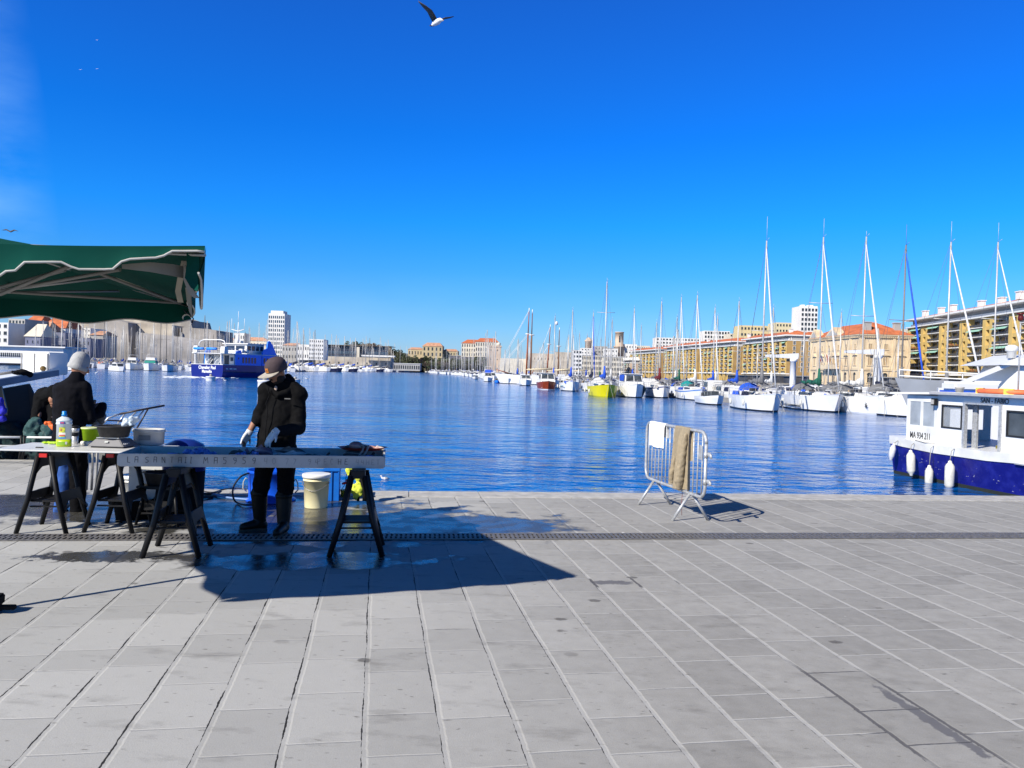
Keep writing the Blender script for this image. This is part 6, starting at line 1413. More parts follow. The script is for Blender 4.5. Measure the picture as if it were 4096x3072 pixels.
# local: x forward, y to port (left in the picture); starboard quarter at the origin
FW = 8.2
def fring(x, b0, b1, y0, y1, sh): return [(x, y0+.5, -.4), (x, y0+b0, .0), (x, y0, 1.2), (x, y0, sh), (x, y1, sh), (x, y1, 1.2), (x, y1-b0, 0), (x, y1-.5, -.4)]
fr_ = [fring(0, .25, 0, 0, FW, 2.65), fring(14, .3, 0, 0, FW, 2.65), fring(20, .8, 0, .25, FW-.25, 2.8), fring(24.5, 1.2, 0, 1.7, FW-1.7, 3.1), fring(27.5, .3, 0, 3.9, FW-3.9, 3.5)]
MB().rings(fr_, smooth=False).build('hull', [FBL], fe)
MB().bx(-.08, 14, -.06, .02, 1.15, 1.28).build('rubbing_strake', [M('strake_dark', (.012, .014, .03), .6)], fe)
m = MB(); m.bx(-.1, 5.2, .0, .14, 2.66, 2.78).bx(-.1, .05, .141, FW, 2.66, 2.78).bx(0, 5.2, .142, FW-.1, 2.655, 2.70); m.build('aft_deck', [SHP], fe)
# light blue superstructure: high cheek forward, low cheek aft, with a slot between
m = MB()
side_lo = [(5.2, 2.66), (16.4, 2.66), (16.4, 5.15), (7.6, 5.15), (7.3, 5.9), (5.6, 5.7), (5.2, 4.9)]
m.slab([Vector((x, -.05, z)) for x, z in side_lo], (0, .25, 0)); m.slab([Vector((x, FW+.05, z)) for x, z in side_lo], (0, -.25, 0)); m.build('side_panel', [FLB], fe)
m = MB(); side_hi = [(16.9, 2.66), (24.8, 2.9), (24.2, 4.4), (21.8, 7.3), (20.2, 8.3), (19.4, 8.1), (19.0, 6.6), (17.6, 6.2), (16.9, 5.5)]
m.slab([Vector((x, .02, z)) for x, z in side_hi], (0, .25, 0)); m.slab([Vector((x, FW-.02, z)) for x, z in side_hi], (0, -.25, 0)); m.build('side_panel', [FLB], fe)
MB().bx(5.2, 24, .3, FW-.3, 2.7, 5.0).build('deckhouse', [SHP], fe)
wn_me = MB().slab([(-.42, -.075, -.62), (.36, -.075, -.62), (.42, -.075, .62), (-.36, -.075, .62)], (0, .03, 0)).mesh('window', [DKW])
for x in (8.3, 9.6, 10.9, 12.2, 13.5, 17.9, 19.2, 20.5, 21.6): inst('window', wn_me, fe, (x, .0 if x < 16 else .05, 3.75))
MB().lathe([(.22, -.02), (.22, .02)], n=12).build('porthole', [DKW], fe, (6.3, -.06, 4.1), (R(90), 0, 0))
MB().bx(16.42, 16.88, .25, .4, 2.7, 5.1).build('door', [SHP], fe)
# aft: bulkhead with doors, stairs, upper deck overhang
m = MB(); m.bx(5.0, 5.19, .3, FW-.3, 2.71, 4.95); m.build('bulkhead', [SHP], fe)
for y in (1.6, 5.6): MB().bx(4.95, 4.99, y, y+1.2, 2.75, 4.7).build('door', [DKW], fe)
MB().bx(4.94, 4.99, .5, 1.2, 3.5, 4.3).build('window', [DKW], fe)
m = MB(); m.bx(.4, 24, -.15, FW+.15, 4.98, 5.14); m.build('upper_deck', [SHP], fe)
for y in (2.0, 4.2):
    m = MB()
    for s_ in (0, 1.0): m.path([(1.0, y+s_, 2.7), (4.2, y+s_, 5.1)], .07, 4); m.path([(1.0, y+s_, 3.6), (4.2, y+s_, 6.0)], .04, 4)
    for k_ in range(8): m.bx(1.2+k_*.4, 1.5+k_*.4, y, y+1.0, 2.9+k_*.3, 2.94+k_*.3)
    m.build('stairs', [SHP], fe)
for y in (.9, 7.6): MB().slab([(.7, y, 2.7), (1.9, y, 2.7), (1.2, y, 4.98), (.6, y, 4.98)], (0, .2, 0)).build('pillar', [SHP], fe)
m = MB()
for z in (5.5, 5.85, 6.2):
    m.path([(6.8, .0, z), (.5, .0, z), (.5, FW, z), (6.8, FW, z)], .035, 5)
for k_ in range(9): m.tube((.5, k_*FW/8, 5.1), (.5, k_*FW/8, 6.2), .035, n=5)
for k_ in range(4): m.tube((2+k_*1.5, 0, 5.1), (2+k_*1.5, 0, 6.2), .035, n=5)
m.build('deck_railing', [SHP], fe)
m = MB(); 
for y in (1.9, 5.2): m.path([(.35, y, 6.0), (.35, y+2.6, 6.0)], .26, 8)
m.build('blue_deck_roll', [M('bright_blue_roll', (.02, .22, .80), .5, var=.4, scale=2)], fe)
MB().slab([(.2, FW-1.2, 5.1), (1.4, FW-1.2, 5.1), (1.2, FW-1.2, 6.6), (.5, FW-1.2, 6.6)], (0, 1.0, 0)).build('vent_box', [SHP], fe)
MB().slab([(.2, -.1, 5.1), (1.8, -.1, 5.1), (1.6, -.1, 6.5), (.4, -.1, 6.5)], (0, 1.0, 0)).build('vent_box', [SHP], fe)
hp = []
for k_ in range(13): a = pi*k_/12; hp.append((2.2+(.6 if k_ > 6 else 0), FW/2-(FW/2-.9)*cos(a)*(1 if abs(cos(a)) > .9 else 1), 5.1+2.9*min(1, sin(a)*2.2)**.5))
MB().path([(2.2, 1.0, 5.1), (2.2, .9, 7.2), (2.3, 1.3, 7.7), (2.4, 2.2, 7.95), (2.4, 6.4, 7.95), (2.3, 7.3, 7.7), (2.2, 7.7, 7.2), (2.2, 7.6, 5.1)], .12, 6).build('hoop', [SHP], fe)
for x in (8.4, 10.2): MB().path([(x-.6, .5, 5.75), (x+.6, .5, 5.75)], [.48, .48], 12).build('life_raft', [SHP], fe)
# wheelhouse
m = MB(); m.bx(12.0, 19.8, 1.3, FW-1.3, 5.15, 5.95); m.bx(12.0, 19.8, 1.3, FW-1.3, 6.95, 7.3)
for x in (12.0, 13.9, 15.8, 17.7, 19.5): m.bx(x, x+.3, 1.3, 1.55, 5.95, 6.95)
for y in (1.56, 4.2, 6.8): m.bx(12.0, 12.3, y, y+.3, 5.95, 6.95)
m.build('wheelhouse', [SHP], fe); MB().bx(12.2, 19.6, 1.45, FW-1.45, 5.95, 6.95).build('glazing', [DKW], fe)
MB().bx(11.4, 21.2, .7, FW-.7, 7.32, 7.5).build('wheelhouse_roof', [SHP], fe)
m = MB(); m.path([(12.6, 4.3, 7.5), (12.9, 4.3, 9.4)], [.55, .35], 4).path([(12.9, 4.3, 9.4), (13.0, 4.3, 12.2)], [.14, .08], 6).path([(12.9, 2.6, 10.6), (12.9, 4.3, 10.2), (12.9, 6.0, 10.6)], .10, 5)
for y in (2.6, 6.0): m.tube((12.9, y, 10.6), (12.9, y, 13.0), .05, n=5)
m.tube((13.0, 4.3, 12.2), (13.0, 4.3, 14.6), .05, n=5); m.build('mast', [SHP], fe)
MB().lathe([(.3, 0), (.5, .1), (.5, .5), (.3, .65)], (14.6, 4.3, 7.5), 10).build('dome', [SHP], fe)
text('Chevalier Paul', .98, M('white_lettering', (.85, .85, .85), .5), 'boat_name', fe, frame((-.03, 6.25, 1.72), (0, -1, 0), (0, 0, 1)), .01, sx=.78, bold=.02)
text('Marseille', .90, MATS['white_lettering'], 'boat_name', fe, frame((-.03, 5.35, .92), (0, -1, 0), (0, 0, 1)), .01, sx=.78, bold=.02)
for x0, x1 in ((1.2, 2.0), (2.6, 3.8), (4.2, 5.4)): MB().bx(x0, x1, -.07, -.03, 1.75, 1.95).build('hull_marking', [MATS['white_lettering']], fe)
# foam of the wake and mooring buoys
foam = M('white_foam', (.75, .78, .82), .8)
m = MB(); rr = random.Random(8)
for i in range(150):
    p = G(rr.uniform(660, 960), 0+rr.gauss(1508, 2.2), WZ); s_ = rr.uniform(.12, .5); m.ball((p.x, p.y, WZ), s_, 6, 4, rr.uniform(1, 2.6), 1.2, .14)
tag(m.build('wake_foam', [foam]), 'white foam of the wake behind the ferry stern', 'foam', kind='stuff')
def buoy(px, py, r, h, lab):
    g_ = G(px, py, WZ); t_ = thing('mooring_buoy', lab, 'buoy', g_, 0, 'white mooring buoys')
    MB().lathe([(r, -.3), (r*1.02, h*.1), (r*1.02, h*.75), (r*1.08, h*.8), (r*1.08, h), (r*.5, h*1.02)], n=20).build('float', [SHP], t_)
    MB().lathe([(r*.28, h), (r*.28, h*1.5), (r*.2, h*1.6)], (0, 0, 0), 10).path([(-r*.3, 0, h), (-r*.3, 0, h*1.35), (r*.3, 0, h*1.35), (r*.3, 0, h)], .03, 5).build('ring_fitting', [GRYR], t_)
    return g_
buoy(843, 1522, .72, .66, 'small white mooring buoy in front of the ferry stern corner')
buoy(1058, 1552, .78, .95, 'large white mooring buoy half hidden by the man in the cap')
buoy(1180, 1532, .80, .62, 'white mooring buoy just right of the shoulder of the man')
def gull(loc, lab, s_=1.0, flying=False, rz=0):
    t_ = thing('seagull', lab, 'seagull', loc, rz)
    blob(MB().path([(-.16*s_, 0, .10*s_), (0, 0, .10*s_), (.12*s_, 0, .14*s_), (.17*s_, 0, .21*s_)], [.02*s_, .075*s_, .055*s_, .035*s_], 10).ball((.18*s_, 0, .235*s_), .038*s_, 10, 8), 'body', M('gull_white', (.75, .75, .74), .7), .012*s_, 2, parent=t_)
    MB().path([(-.22*s_, 0, .12*s_), (.02*s_, 0, .165*s_)], [.02*s_, .07*s_], 8, flat=.5).build('wings', [M('gull_grey', (.28, .29, .30), .7)], t_); MB().tube((.21*s_, 0, .235*s_), (.26*s_, 0, .225*s_), .01*s_, .003*s_).build('beak', [M('gull_beak', (.6, .35, .03), .5)], t_)
for px, py, lab, s_ in ((352, 1497, 'white seagull floating left on the water beyond the beanie wearer', 1.3), (384, 1494, 'white seagull with raised wing beside the first floating gull', 1.6), (901, 1525, 'white seagull floating behind the ferry', 1.4), (1228, 1518, 'white seagull floating right of the man in the cap', 1.6), (1540, 1918, 'small white and black bird floating near the quay edge', .55)):
    gull(G(px, py, WZ)-Vector((0, 0, .04)), lab, s_, rz=R(200) if px != 384 else 0)
# flying gull at the top of the picture
YG = 22.0
fg = P(1740, 85, YG); t_ = thing('flying_seagull', 'large seagull gliding with spread wings at the top of the sky', 'seagull', fg)
def F(px, py, dy=0.): return P(px, py, YG+dy)-fg
mb = MB(); mb.path([F(1728, 102, .1), F(1738, 94, .05), F(1752, 86), F(1763, 80, -.05), F(1772, 81, -.08)], [.03, .072, .082, .058, .02], 12)
blob(mb, 'body', MATS['gull_white'], .012, 2, parent=t_)
def wing(pts, th, mat, name='wing'):
    """pts: list of (leading, trailing) pixel pairs with depth"""
    le = [F(*a) for a, b_ in pts]; te = [F(*b_) for a, b_ in pts]; n = len(pts); up = Vector((0, -.5, .85)); m = MB(); vs = []
    for a, b_ in zip(le, te): vs += [a+up*th, b_+up*th*.2, b_-up*th*.2, a-up*th]
    m.add(vs, [(4*i+j_, 4*i+(j_+1) % 4, 4*(i+1)+(j_+1) % 4, 4*(i+1)+j_) for i in range(n-1) for j_ in range(4)]+[(3, 2, 1, 0), tuple(4*(n-1)+k_ for k_ in range(4))], True); return m.build(name, [mat], t_)
WGR = M('gull_wing_brown', (.075, .065, .055), .8, var=.3, scale=20)
wing([((1747, 74, -.02), (1732, 92, .25)), ((1738, 58, -.1), (1720, 70, .2)), ((1728, 42, -.2), (1709, 48, .1)), ((1704, 24, -.3), (1690, 28, -.1)), ((1673, 5, -.4), (1675, 9, -.38))], .012, WGR)
wing([((1766, 76, .1), (1772, 79, .25)), ((1782, 70, .4), (1786, 76, .6)), ((1796, 69, .7), (1800, 73, .8)), ((1815, 66, 1.1), (1815, 67, 1.12))], .010, WGR)
wing([((1736, 96, .1), (1734, 102, .1)), ((1718, 103, .2), (1735, 107, .16))], .008, M('gull_tail', (.05, .045, .04), .8), 'tail'); MB().tube(F(1771, 81, -.08), F(1775, 82, -.1), .014, .004).build('beak', [MATS['gull_beak']], t_)
for px, py, D_, lab in ((40, 924, 60, 'tiny dark bird gliding just above the parasol'), (388, 160, 260, 'tiny distant gull high in the left sky'), (322, 278, 260, 'tiny distant gull left, lower of the two pale specks'), (388, 275, 260, 'tiny distant gull right, lower of the two pale specks')):
    o_ = P(px, py, D_); t_ = thing('distant_bird', lab, 'bird', o_); s_ = 1 if D_ < 100 else .7
    MB().slab([(-.62*s_, 0, .05), (-.3*s_, 0, .14*s_), (0, 0, 0), (.3*s_, 0, .12*s_), (.6*s_, 0, 0), (.28*s_, 0, .05*s_), (0, 0, -.09*s_), (-.3*s_, 0, .06*s_)], (0, .12, 0)).build('wings', [WGR if D_ < 100 else MATS['gull_white']], t_)

# ================================================================ BOATS
CVB = M('blue_cover', (.015, .08, .50), .8, var=.15); CVG = M('green_cover', (.01, .10, .065), .8); CVW = M('white_cover', (.58, .58, .57), .85, var=.12); CVY = M('grey_cover', (.16, .16, .165), .85); CVN = M('navy_cover', (.01, .015, .05), .8); CVT = M('teal_cover', (.005, .24, .23), .8); CVR = M('maroon_cover', (.14, .015, .02), .8)
HW = M('hull_white', (.74, .74, .72), .3, var=.05, scale=1); HD = M('hull_boot_black', (.012, .012, .014), .5); HY = M('hull_yellow', (.62, .56, .005), .35, var=.05, scale=1); HN = M('hull_navy', (.012, .016, .05), .4); HBR = M('varnished_mahogany', (.22, .035, .008), .3, var=.25, scale=2, stretch=(1, 1, 6)); HGR = M('hull_grey', (.34, .35, .36), .4); HBK = M('hull_dark', (.02, .02, .022), .4)
STB = M('stripe_blue', (.01, .15, .50), .4); STN_ = M('stripe_navy', (.015, .025, .16), .4); TEAK = M('teak_deck', (.30, .22, .14), .8); MST = M('mast_alu', (.46, .45, .43), .4, metal=.2); MSD = M('mast_dark', (.16, .15, .14), .5); MSW = M('mast_wood', (.26, .065, .02), .5); WIRE = M('rigging_wire', (.10, .11, .13), .5)
BGL = M('boat_glass', (.05, .06, .07), .15, var=.5, scale=2); BRAIL = M('boat_rail', (.34, .34, .34), .4, metal=.3)
def hull_mesh(L_, B, sh, mats, stripe=.12, boot=.14, n=10, transom=.72, draft=.35, full=.55):
    """x forward (bow at +L/2). levels: keel, waterline, boot top, stripe bottom, stripe top, sheer"""
    rs = []
    for i in range(n+1):
        s_ = i/n; x = -L_/2+L_*s_
        b = B/2*(transom+(1-transom)*min(1, s_/.4)) if s_ < .4 else B/2*math.cos((s_-.4)/.6*pi/2)**full
        b = max(b, .012); zz = sh*(1+.28*max(0, (s_-.45)/.55)**2); rake = .10*L_*max(0, (s_-.6)/.4)**2
        lv = [(-draft*(1-.8*s_**3), .35, 0), (-.02, .80, 0), (boot, .86, .12), (zz-stripe-.12, .97, .8), (zz-.12, .985, .88), (zz, 1.0, 1)]
        rs.append([(x-rake*(1-f_), b*w_, z) for z, w_, f_ in lv]+[(x-rake*(1-f_), -b*w_, z) for z, w_, f_ in lv[::-1]])
    m = MB(); N2 = 12
    mi = [2, 1, 0, 3, 0, 4, 0, 3, 0, 1, 2, 2]
    for j_ in range(N2):
        m.mat(mi[j_]); k_ = (j_+1) % N2; vs = []
        for r_ in rs: vs += [r_[j_], r_[k_]]
        m.add(vs, [(2*i, 2*i+1, 2*i+3, 2*i+2) for i in range(n)], False)
    m.mat(0); m.add(rs[0], [tuple(range(12))]); 
    return m.mesh('hull', mats), rs
def sailboat(name, label, loc, rz, L_=10, B=3.3, sh=1.15, hull=None, stripe=None, boot=None, mast=13, mastm=None, cover=None, genoa=None, rake=.0, spread=(.5,), detail=2, group=None, hood=None, deckm=None, ext=0, boomside=0, cat='sailboat'):
    hull = hull or HW; stripe = stripe or hull; boot = boot or HD; mastm = mastm or MST; cover = cover or CVW
    t_ = thing(name, label, cat, loc, rz, group)
    hm, rs = hull_mesh(L_, B, sh, [hull, boot, boot, stripe, deckm or SHP], draft=.4); inst('hull', hm, t_)
    m = MB(); c0_, c1_ = -L_*.12, L_*.24                                # coachroof
    m.add([(c0_, -B*.30, sh-.02), (c1_, -B*.20, sh+.08), (c1_, B*.20, sh+.08), (c0_, B*.30, sh-.02), (c0_+.1, -B*.26, sh+.48), (c1_-.9, -B*.16, sh+.40), (c1_-.9, B*.16, sh+.40), (c0_+.1, B*.26, sh+.48)], [(4, 5, 6, 7), (0, 1, 5, 4), (1, 2, 6, 5), (2, 3, 7, 6), (3, 0, 4, 7)]); m.build('coachroof', [SHP], t_)
    m = MB()
    for s_ in (-1, 1):
        m.slab([(c0_+.5, s_*B*.292, sh+.15), (c1_-1.1, s_*B*.225, sh+.17), (c1_-1.3, s_*B*.200, sh+.32), (c0_+.6, s_*B*.275, sh+.36)], (0, s_*.03, 0))
    m.build('side_window', [BGL], t_)
    xm = L_*.10; mh = mast; top = Vector((xm-rake*mh, 0, mh))
    r_ = .075 if L_ > 8 else .06
    MB().path([(xm, 0, sh), (xm-rake*mh*.5, 0, mh*.5), tuple(top)], [r_, r_*.95, r_*.8], 8).build('mast', [mastm], t_)
    m = MB()
    for f_ in spread:
        xs = xm-rake*mh*f_; m.path([(xs-.15, -B*.30, mh*f_+.05), (xs, 0, mh*f_), (xs-.15, B*.30, mh*f_+.05)], .03, 5)
    m.tube(top, top+Vector((.45, .05, .18)), .02, n=4); m.tube(top, top+Vector((0, 0, .5+ext)), .016, n=4); m.build('spreaders', [mastm], t_)
    m = MB(); bow = Vector((L_*.47, 0, sh*1.22)); st = Vector((-L_*.48, 0, sh))
    for s_ in (-1, 1):
        f_ = spread[0]; a = Vector((xm-.2, s_*B*.46, sh)); q = Vector((xm-rake*mh*f_-.15, s_*B*.30, mh*f_+.05)); m.path([a, q, top], .013, 4)
        m.path([Vector((xm+.3, s_*B*.44, sh)), Vector((xm-rake*mh*f_, 0, mh*f_))], .012, 4)
    m.path([st, top], .013, 4)
    if not genoa: m.path([bow, top], .016, 4)
    m.build('rigging', [WIRE], t_)
    if genoa:
        m = MB(); a = bow+Vector((0, 0, .5)); e_ = Vector(top)-Vector((0, 0, .6)); m.path([a, a.lerp(e_, .3), a.lerp(e_, .7), e_], [.05, .085, .06, .03], 7); m.build('furled_sail', [genoa], t_)
    bz = sh+1.05; bl_ = L_*.36
    m = MB(); m.path([(xm, 0, bz), (xm-bl_, boomside, bz+.1)], .06, 6).build('boom', [mastm], t_)
    m = MB(); q = []
    for i in range(8):
        s_ = i/7; q.append([(xm+.12-(bl_+.1)*s_, (.20-.12*s_)*cos(a)*(1.2 if i else .8)+boomside*s_, bz+.22-.05*s_+(.34-.20*s_ if i else .55)*sin(a)*(1 if sin(a) > 0 else .6)+(.10*sin(i*2.1))) for a in [2*pi*k_/10 for k_ in range(10)]])
    m.rings(q); m.path([(xm+.12, 0, bz+.1), (xm+.02, 0, bz+1.5)], [.22, .10], 8); m.build('sail_cover', [cover], t_)
    if detail >= 1:
        m = MB(); n = 7; pr = None
        for s_ in (-1, 1):
            pts = []
            for i in range(n+1):
                r0_ = rs[min(len(rs)-1, int(i*(len(rs)-1)/n))]; p = Vector(r0_[5 if s_ > 0 else 6]); m.tube(p, p+Vector((0, 0, .62)), .016, n=4); pts.append(p+Vector((0, 0, .62)))
            m.path(pts, .016, 4); m.path([p-Vector((0, 0, .3)) for p in pts], .013, 4)
        tip = Vector(rs[-1][5])+Vector((.05, 0, 0)); r1_ = Vector(rs[-2][5]); m.path([Vector((r1_.x, r1_.y, r1_.z+.65)), tip+Vector((.1, 0, .7)), Vector((r1_.x, -r1_.y, r1_.z+.65))], .022, 5); m.tube(tip+Vector((0, 0, 0)), tip+Vector((.1, 0, .7)), .02, n=4)
        m.build('guard_rail', [BRAIL], t_)
        m = MB(); hx = c0_
        m.rings([[(hx-1.2*s2, B*.30*cos(a), sh+.40+.75*sin(a)*(.6+.4*s2)) for a in [pi*k_/10 for k_ in range(11)]] for s2 in (0, .5, 1)], cap=False, closed=False); m.add([(p[0]+.02, p[1]*.98, p[2]-.02) for p in m.v[:11]], [tuple(range(11))]); m.build('sprayhood', [hood or CVY], t_)
    if detail >= 1:
        gr = random.Random(int(L_*100+mast*10)); mm3 = [M('gear_dark', (.03, .03, .035), .8), CVB, GRYR, TEAK, CVN]
        for k_ in range(9):
            gx = gr.uniform(-.44, .40)*L_; gy = gr.uniform(-.36, .36)*B*(1-max(0, gx/L_)*.9); h_ = gr.uniform(.12, .42); zb_ = sh+(.42 if c0_ < gx < c1_-.9 and abs(gy) < B*.25 else .02)
            q = MB().box((0, 0, h_/2), (gr.uniform(.2, .8), gr.uniform(.15, .5), h_), rz=gr.uniform(0, 3), taper=gr.uniform(.5, 1)); inst('deck_gear', q.mesh('deck_gear', [mm3[gr.randrange(5)]]), t_, (gx, gy, zb_))
        MB().path([(-L_*.46, -B*.36, sh), (-L_*.47, -B*.36, sh+.95), (-L_*.47, B*.36, sh+.95), (-L_*.46, B*.36, sh)], .03, 5).path([(-L_*.40, 0, sh), (-L_*.40, 0, sh+.9)], .05, 6).build('stern_rail', [BRAIL], t_)
    if detail >= 2:
        for s_ in (-1, 1):
            for fx in (.15, -.22):
                yy = s_*(B/2*1.0+.10); m = MB().lathe([(.03, .0), (.11, .08), (.12, .42), (.09, .50), (.02, .56)], (L_*fx, yy*(.97 if fx > 0 else 1), sh-.85), 8); m.build('fender', [FEN], t_)
        MB().path([(L_*.50, .1, sh*1.2), (L_*.62, .3, .1), (L_*.66, .4, -.2)], .018, 4).path([(L_*.50, -.1, sh*1.2), (L_*.58, -.5, .1), (L_*.6, -.6, -.2)], .018, 4).build('mooring_line', [ROPE], t_)
    return t_
def motorboat(name, label, loc, rz, L_=7, B=2.6, sh=.95, hull=None, stripe=None, boot=None, style='cabin', canopy=None, group=None, detail=1, deckm=None, cabm=None, cat='motorboat'):
    hull = hull or HW; t_ = thing(name, label, cat, loc, rz, group)
    hm, rs = hull_mesh(L_, B, sh, [hull, boot or HD, boot or HD, stripe or hull, deckm or SHP], transom=.9, full=.45); inst('hull', hm, t_)
    cm_ = cabm or SHP; a, b_ = -L_*.15, L_*.22
    if style in ('cabin', 'fly', 'wheel'):
        hh = {'cabin': 1.15, 'fly': 1.35, 'wheel': 1.55}[style]; w0, w1 = B*.40, B*.33
        m = MB(); m.add([(a, -w0, sh), (b_+.5, -w0*.9, sh+.05), (b_+.5, w0*.9, sh+.05), (a, w0, sh), (a, -w1, sh+hh), (b_-.35, -w1, sh+hh-.05), (b_-.35, w1, sh+hh-.05), (a, w1, sh+hh)], [(4, 5, 6, 7), (0, 1, 5, 4), (1, 2, 6, 5), (2, 3, 7, 6), (3, 0, 4, 7)]).build('cabin', [cm_], t_)
        MB().bx(a-.35, b_-.1, -w1-.12, w1+.12, sh+hh, sh+hh+.08).build('cabin_roof', [cm_], t_)
        m = MB(); k0, k1 = .42, .88
        pt = lambda x, w_, f_: None
        for s_ in (-1, 1):
            y0 = s_*(w0+(w1-w0)*k0+.012); y1 = s_*(w0+(w1-w0)*k1+.012)
            for xa, xb in ((a+.12, (a+b_)/2-.05), ((a+b_)/2+.05, b_-.12)): m.slab([(xa, y0, sh+hh*k0), (xb, y0*.98, sh+hh*k0), (xb-.1, y1, sh+hh*k1), (xa, y1, sh+hh*k1)], (0, s_*.02, 0))
        xf0 = b_+.5-.85*k0; xf1 = b_+.5-.85*k1
        for ya, yb in ((-.95, -.06), (.06, .95)):
            m.slab([(xf0+.02, w0*.82*ya, sh+hh*k0), (xf0+.02, w0*.82*yb, sh+hh*k0), (xf1+.02, w1*.9*yb, sh+hh*k1), (xf1+.02, w1*.9*ya, sh+hh*k1)], (.03, 0, .01))
        m.build('windscreen', [canopy if canopy and style == 'cabin' else BGL], t_)
        if style == 'fly':
            MB().add([(a, -w1, sh+hh+.08), (b_-.7, -w1*.9, sh+hh+.08), (b_-.7, w1*.9, sh+hh+.08), (a, w1, sh+hh+.08), (a, -w1, sh+hh+.75), (b_-1.1, -w1*.8, sh+hh+.85), (b_-1.1, w1*.8, sh+hh+.85), (a, w1, sh+hh+.75)], [(4, 5, 6, 7), (0, 1, 5, 4), (1, 2, 6, 5), (2, 3, 7, 6), (3, 0, 4, 7)]).build('flybridge', [canopy or SHP], t_)
            MB().path([(a+.2, -w1, sh+hh+.6), (a-.2, -w1*.9, sh+hh+1.7), (a-.2, w1*.9, sh+hh+1.7), (a+.2, w1, sh+hh+.6)], .05, 6).build('radar_arch', [SHP], t_)
    else:
        m = MB(); m.slab([(.3, -B*.38, sh), (.3, B*.38, sh), (-.05, B*.34, sh+.55), (-.05, -B*.34, sh+.55)], (.04, 0, .02)); m.build('windscreen', [BGL], t_)
        if canopy: MB().rings([[(-1.9*s2+.1, B*.40*cos(q), sh+.1+1.15*sin(q)**.7) for q in [pi*k_/10 for k_ in range(11)]] for s2 in (0, .5, 1)], cap=False, closed=False).build('canopy', [canopy], t_)
        m = MB().bx(-L_/2-.35, -L_/2-.02, -.2, .2, .1, sh+.35); m.build('outboard_motor', [HBK], t_, bevel=.06)
    m = MB(); n = 5
    for s_ in (-1, 1):
        pts = []
        for i in range(n+1):
            k_ = min(len(rs)-1, len(rs)//2+int(i*(len(rs)//2)/n)); p = Vector(rs[k_][5 if s_ > 0 else 6]); m.tube(p, p+Vector((0, 0, .45)), .016, n=4); pts.append(p+Vector((0, 0, .45)))
        m.path(pts, .016, 4)
    m.build('bow_rail', [BRAIL], t_)
    return t_
BR = -pi/2                                    # bow towards the camera
def at_bow(px, py, L_, rz=BR):
    g_ = G(px, py, WZ); d = Vector((cos(rz), sin(rz), 0)); return g_-d*(L_*.46)
def mast_h(px, ytop, loc, L_, sh=0): 
    Y = loc.y-L_*.10; return P(px, ytop, Y).z-WZ
# ---- front row on the right, near to far
specs = [
 # px bow, wl y, L, B, kwargs
 ('sailboat', 'white sailboat with star on its bow beside the stern of the cabin boat', 3523, 1662, 11, 3.6, dict(sh=1.35, cover=CVW, genoa=CVW, boomside=-.3, hood=CVY, mt=(3410, 945), sp=(.55,), rk=.0, boot=HW)),
 ('sailboat', 'white sailboat with double black stripes and green sail cover', 3343, 1652, 11.5, 3.6, dict(sh=1.30, cover=CVG, genoa=CVW, boot=HBK, hood=CVY, mt=(3270, 948), sp=(.62,), rk=.0, ext=1.2)),
 ('sailboat', 'white sailboat with black waterline and grey sail cover', 3092, 1650, 9.5, 3.3, dict(sh=1.25, cover=CVY, genoa=CVW, stripe=HW, boot=HBK, hood=CVB, mt=(3082, 965), sp=(.47,), rk=-.012, ext=1.6)),
 ('sailboat', 'cream sailboat with blue band below its deck and teal spray cover behind', 2803, 1604, 9.5, 3.1, dict(sh=1.15, cover=CVW, genoa=CVW, stripe=STB, mt=(2778, 1180), sp=(.5,), rk=0, hood=CVT)),
 ('sailboat', 'white cabin sailboat with navy band and dark shaded bow', 2652, 1593, 8.2, 3.0, dict(sh=1.25, cover=CVR, stripe=STN_, mt=(2648, 1205), sp=(.5,), rk=0, hood=CVW, genoa=None)),
 ('sailboat', 'bright yellow sailboat with the tallest mast of the row', 2429, 1591, 11, 3.7, dict(sh=1.25, hull=HY, cover=CVB, mt=(2415, 1126), sp=(.42, .73), rk=0, hood=CVW, boot=HY)),
 ('sailboat', 'white sailboat with pale blue bow band and blue sail cover', 2288, 1566, 10, 3.4, dict(sh=1.25, cover=CVB, mt=(2276, 1238), sp=(.5,), rk=0, hood=CVW, boot=HBK)),
]
for nm, lab, px, py, L_, B, kw in specs:
    loc = at_bow(px, py, L_); mt = kw.pop('mt'); sp = kw.pop('sp'); rk = kw.pop('rk')
    t_ = sailboat(nm, lab, loc, BR+R(1.5), L_, B, mast=mast_h(mt[0], mt[1], loc, L_), spread=sp, rake=rk, detail=2, group='sailboats moored along the right-hand pontoon', **kw)
    if 'double black' in lab:
        m = MB()
        for z in (.30, .40): m.slab([(-L_*.4, -B/2*.93, z), (L_*.10, -B/2*.90, z), (L_*.10, -B/2*.905, z+.06), (-L_*.4, -B/2*.935, z+.06)], (0, -.03, 0)); 
        m.build('black_stripe', [HBK], t_)
    if 'star' in lab:
        m = MB()
        for k_ in range(8): a = 2*pi*k_/8+.2; m.slab([(4.05+.04*cos(a+1.5), -.92, .75+.04*sin(a+1.5)), (4.05+.30*cos(a), -.93, .75+.30*sin(a)), (4.05+.04*cos(a-1.5), -.92, .75+.04*sin(a-1.5))], (0, -.02, 0))
        m.build('bow_star', [HBK], t_)
    if 'pale blue' in lab: MB().slab([(0, -B/2*1.0, .72), (3.2, -B/2*.80, .76), (3.2, -B/2*.80, .88), (0, -B/2*1.0, .86)], (0, -.03, 0)).build('bow_band', [M('pale_band', (.25, .42, .50), .5)], t_)
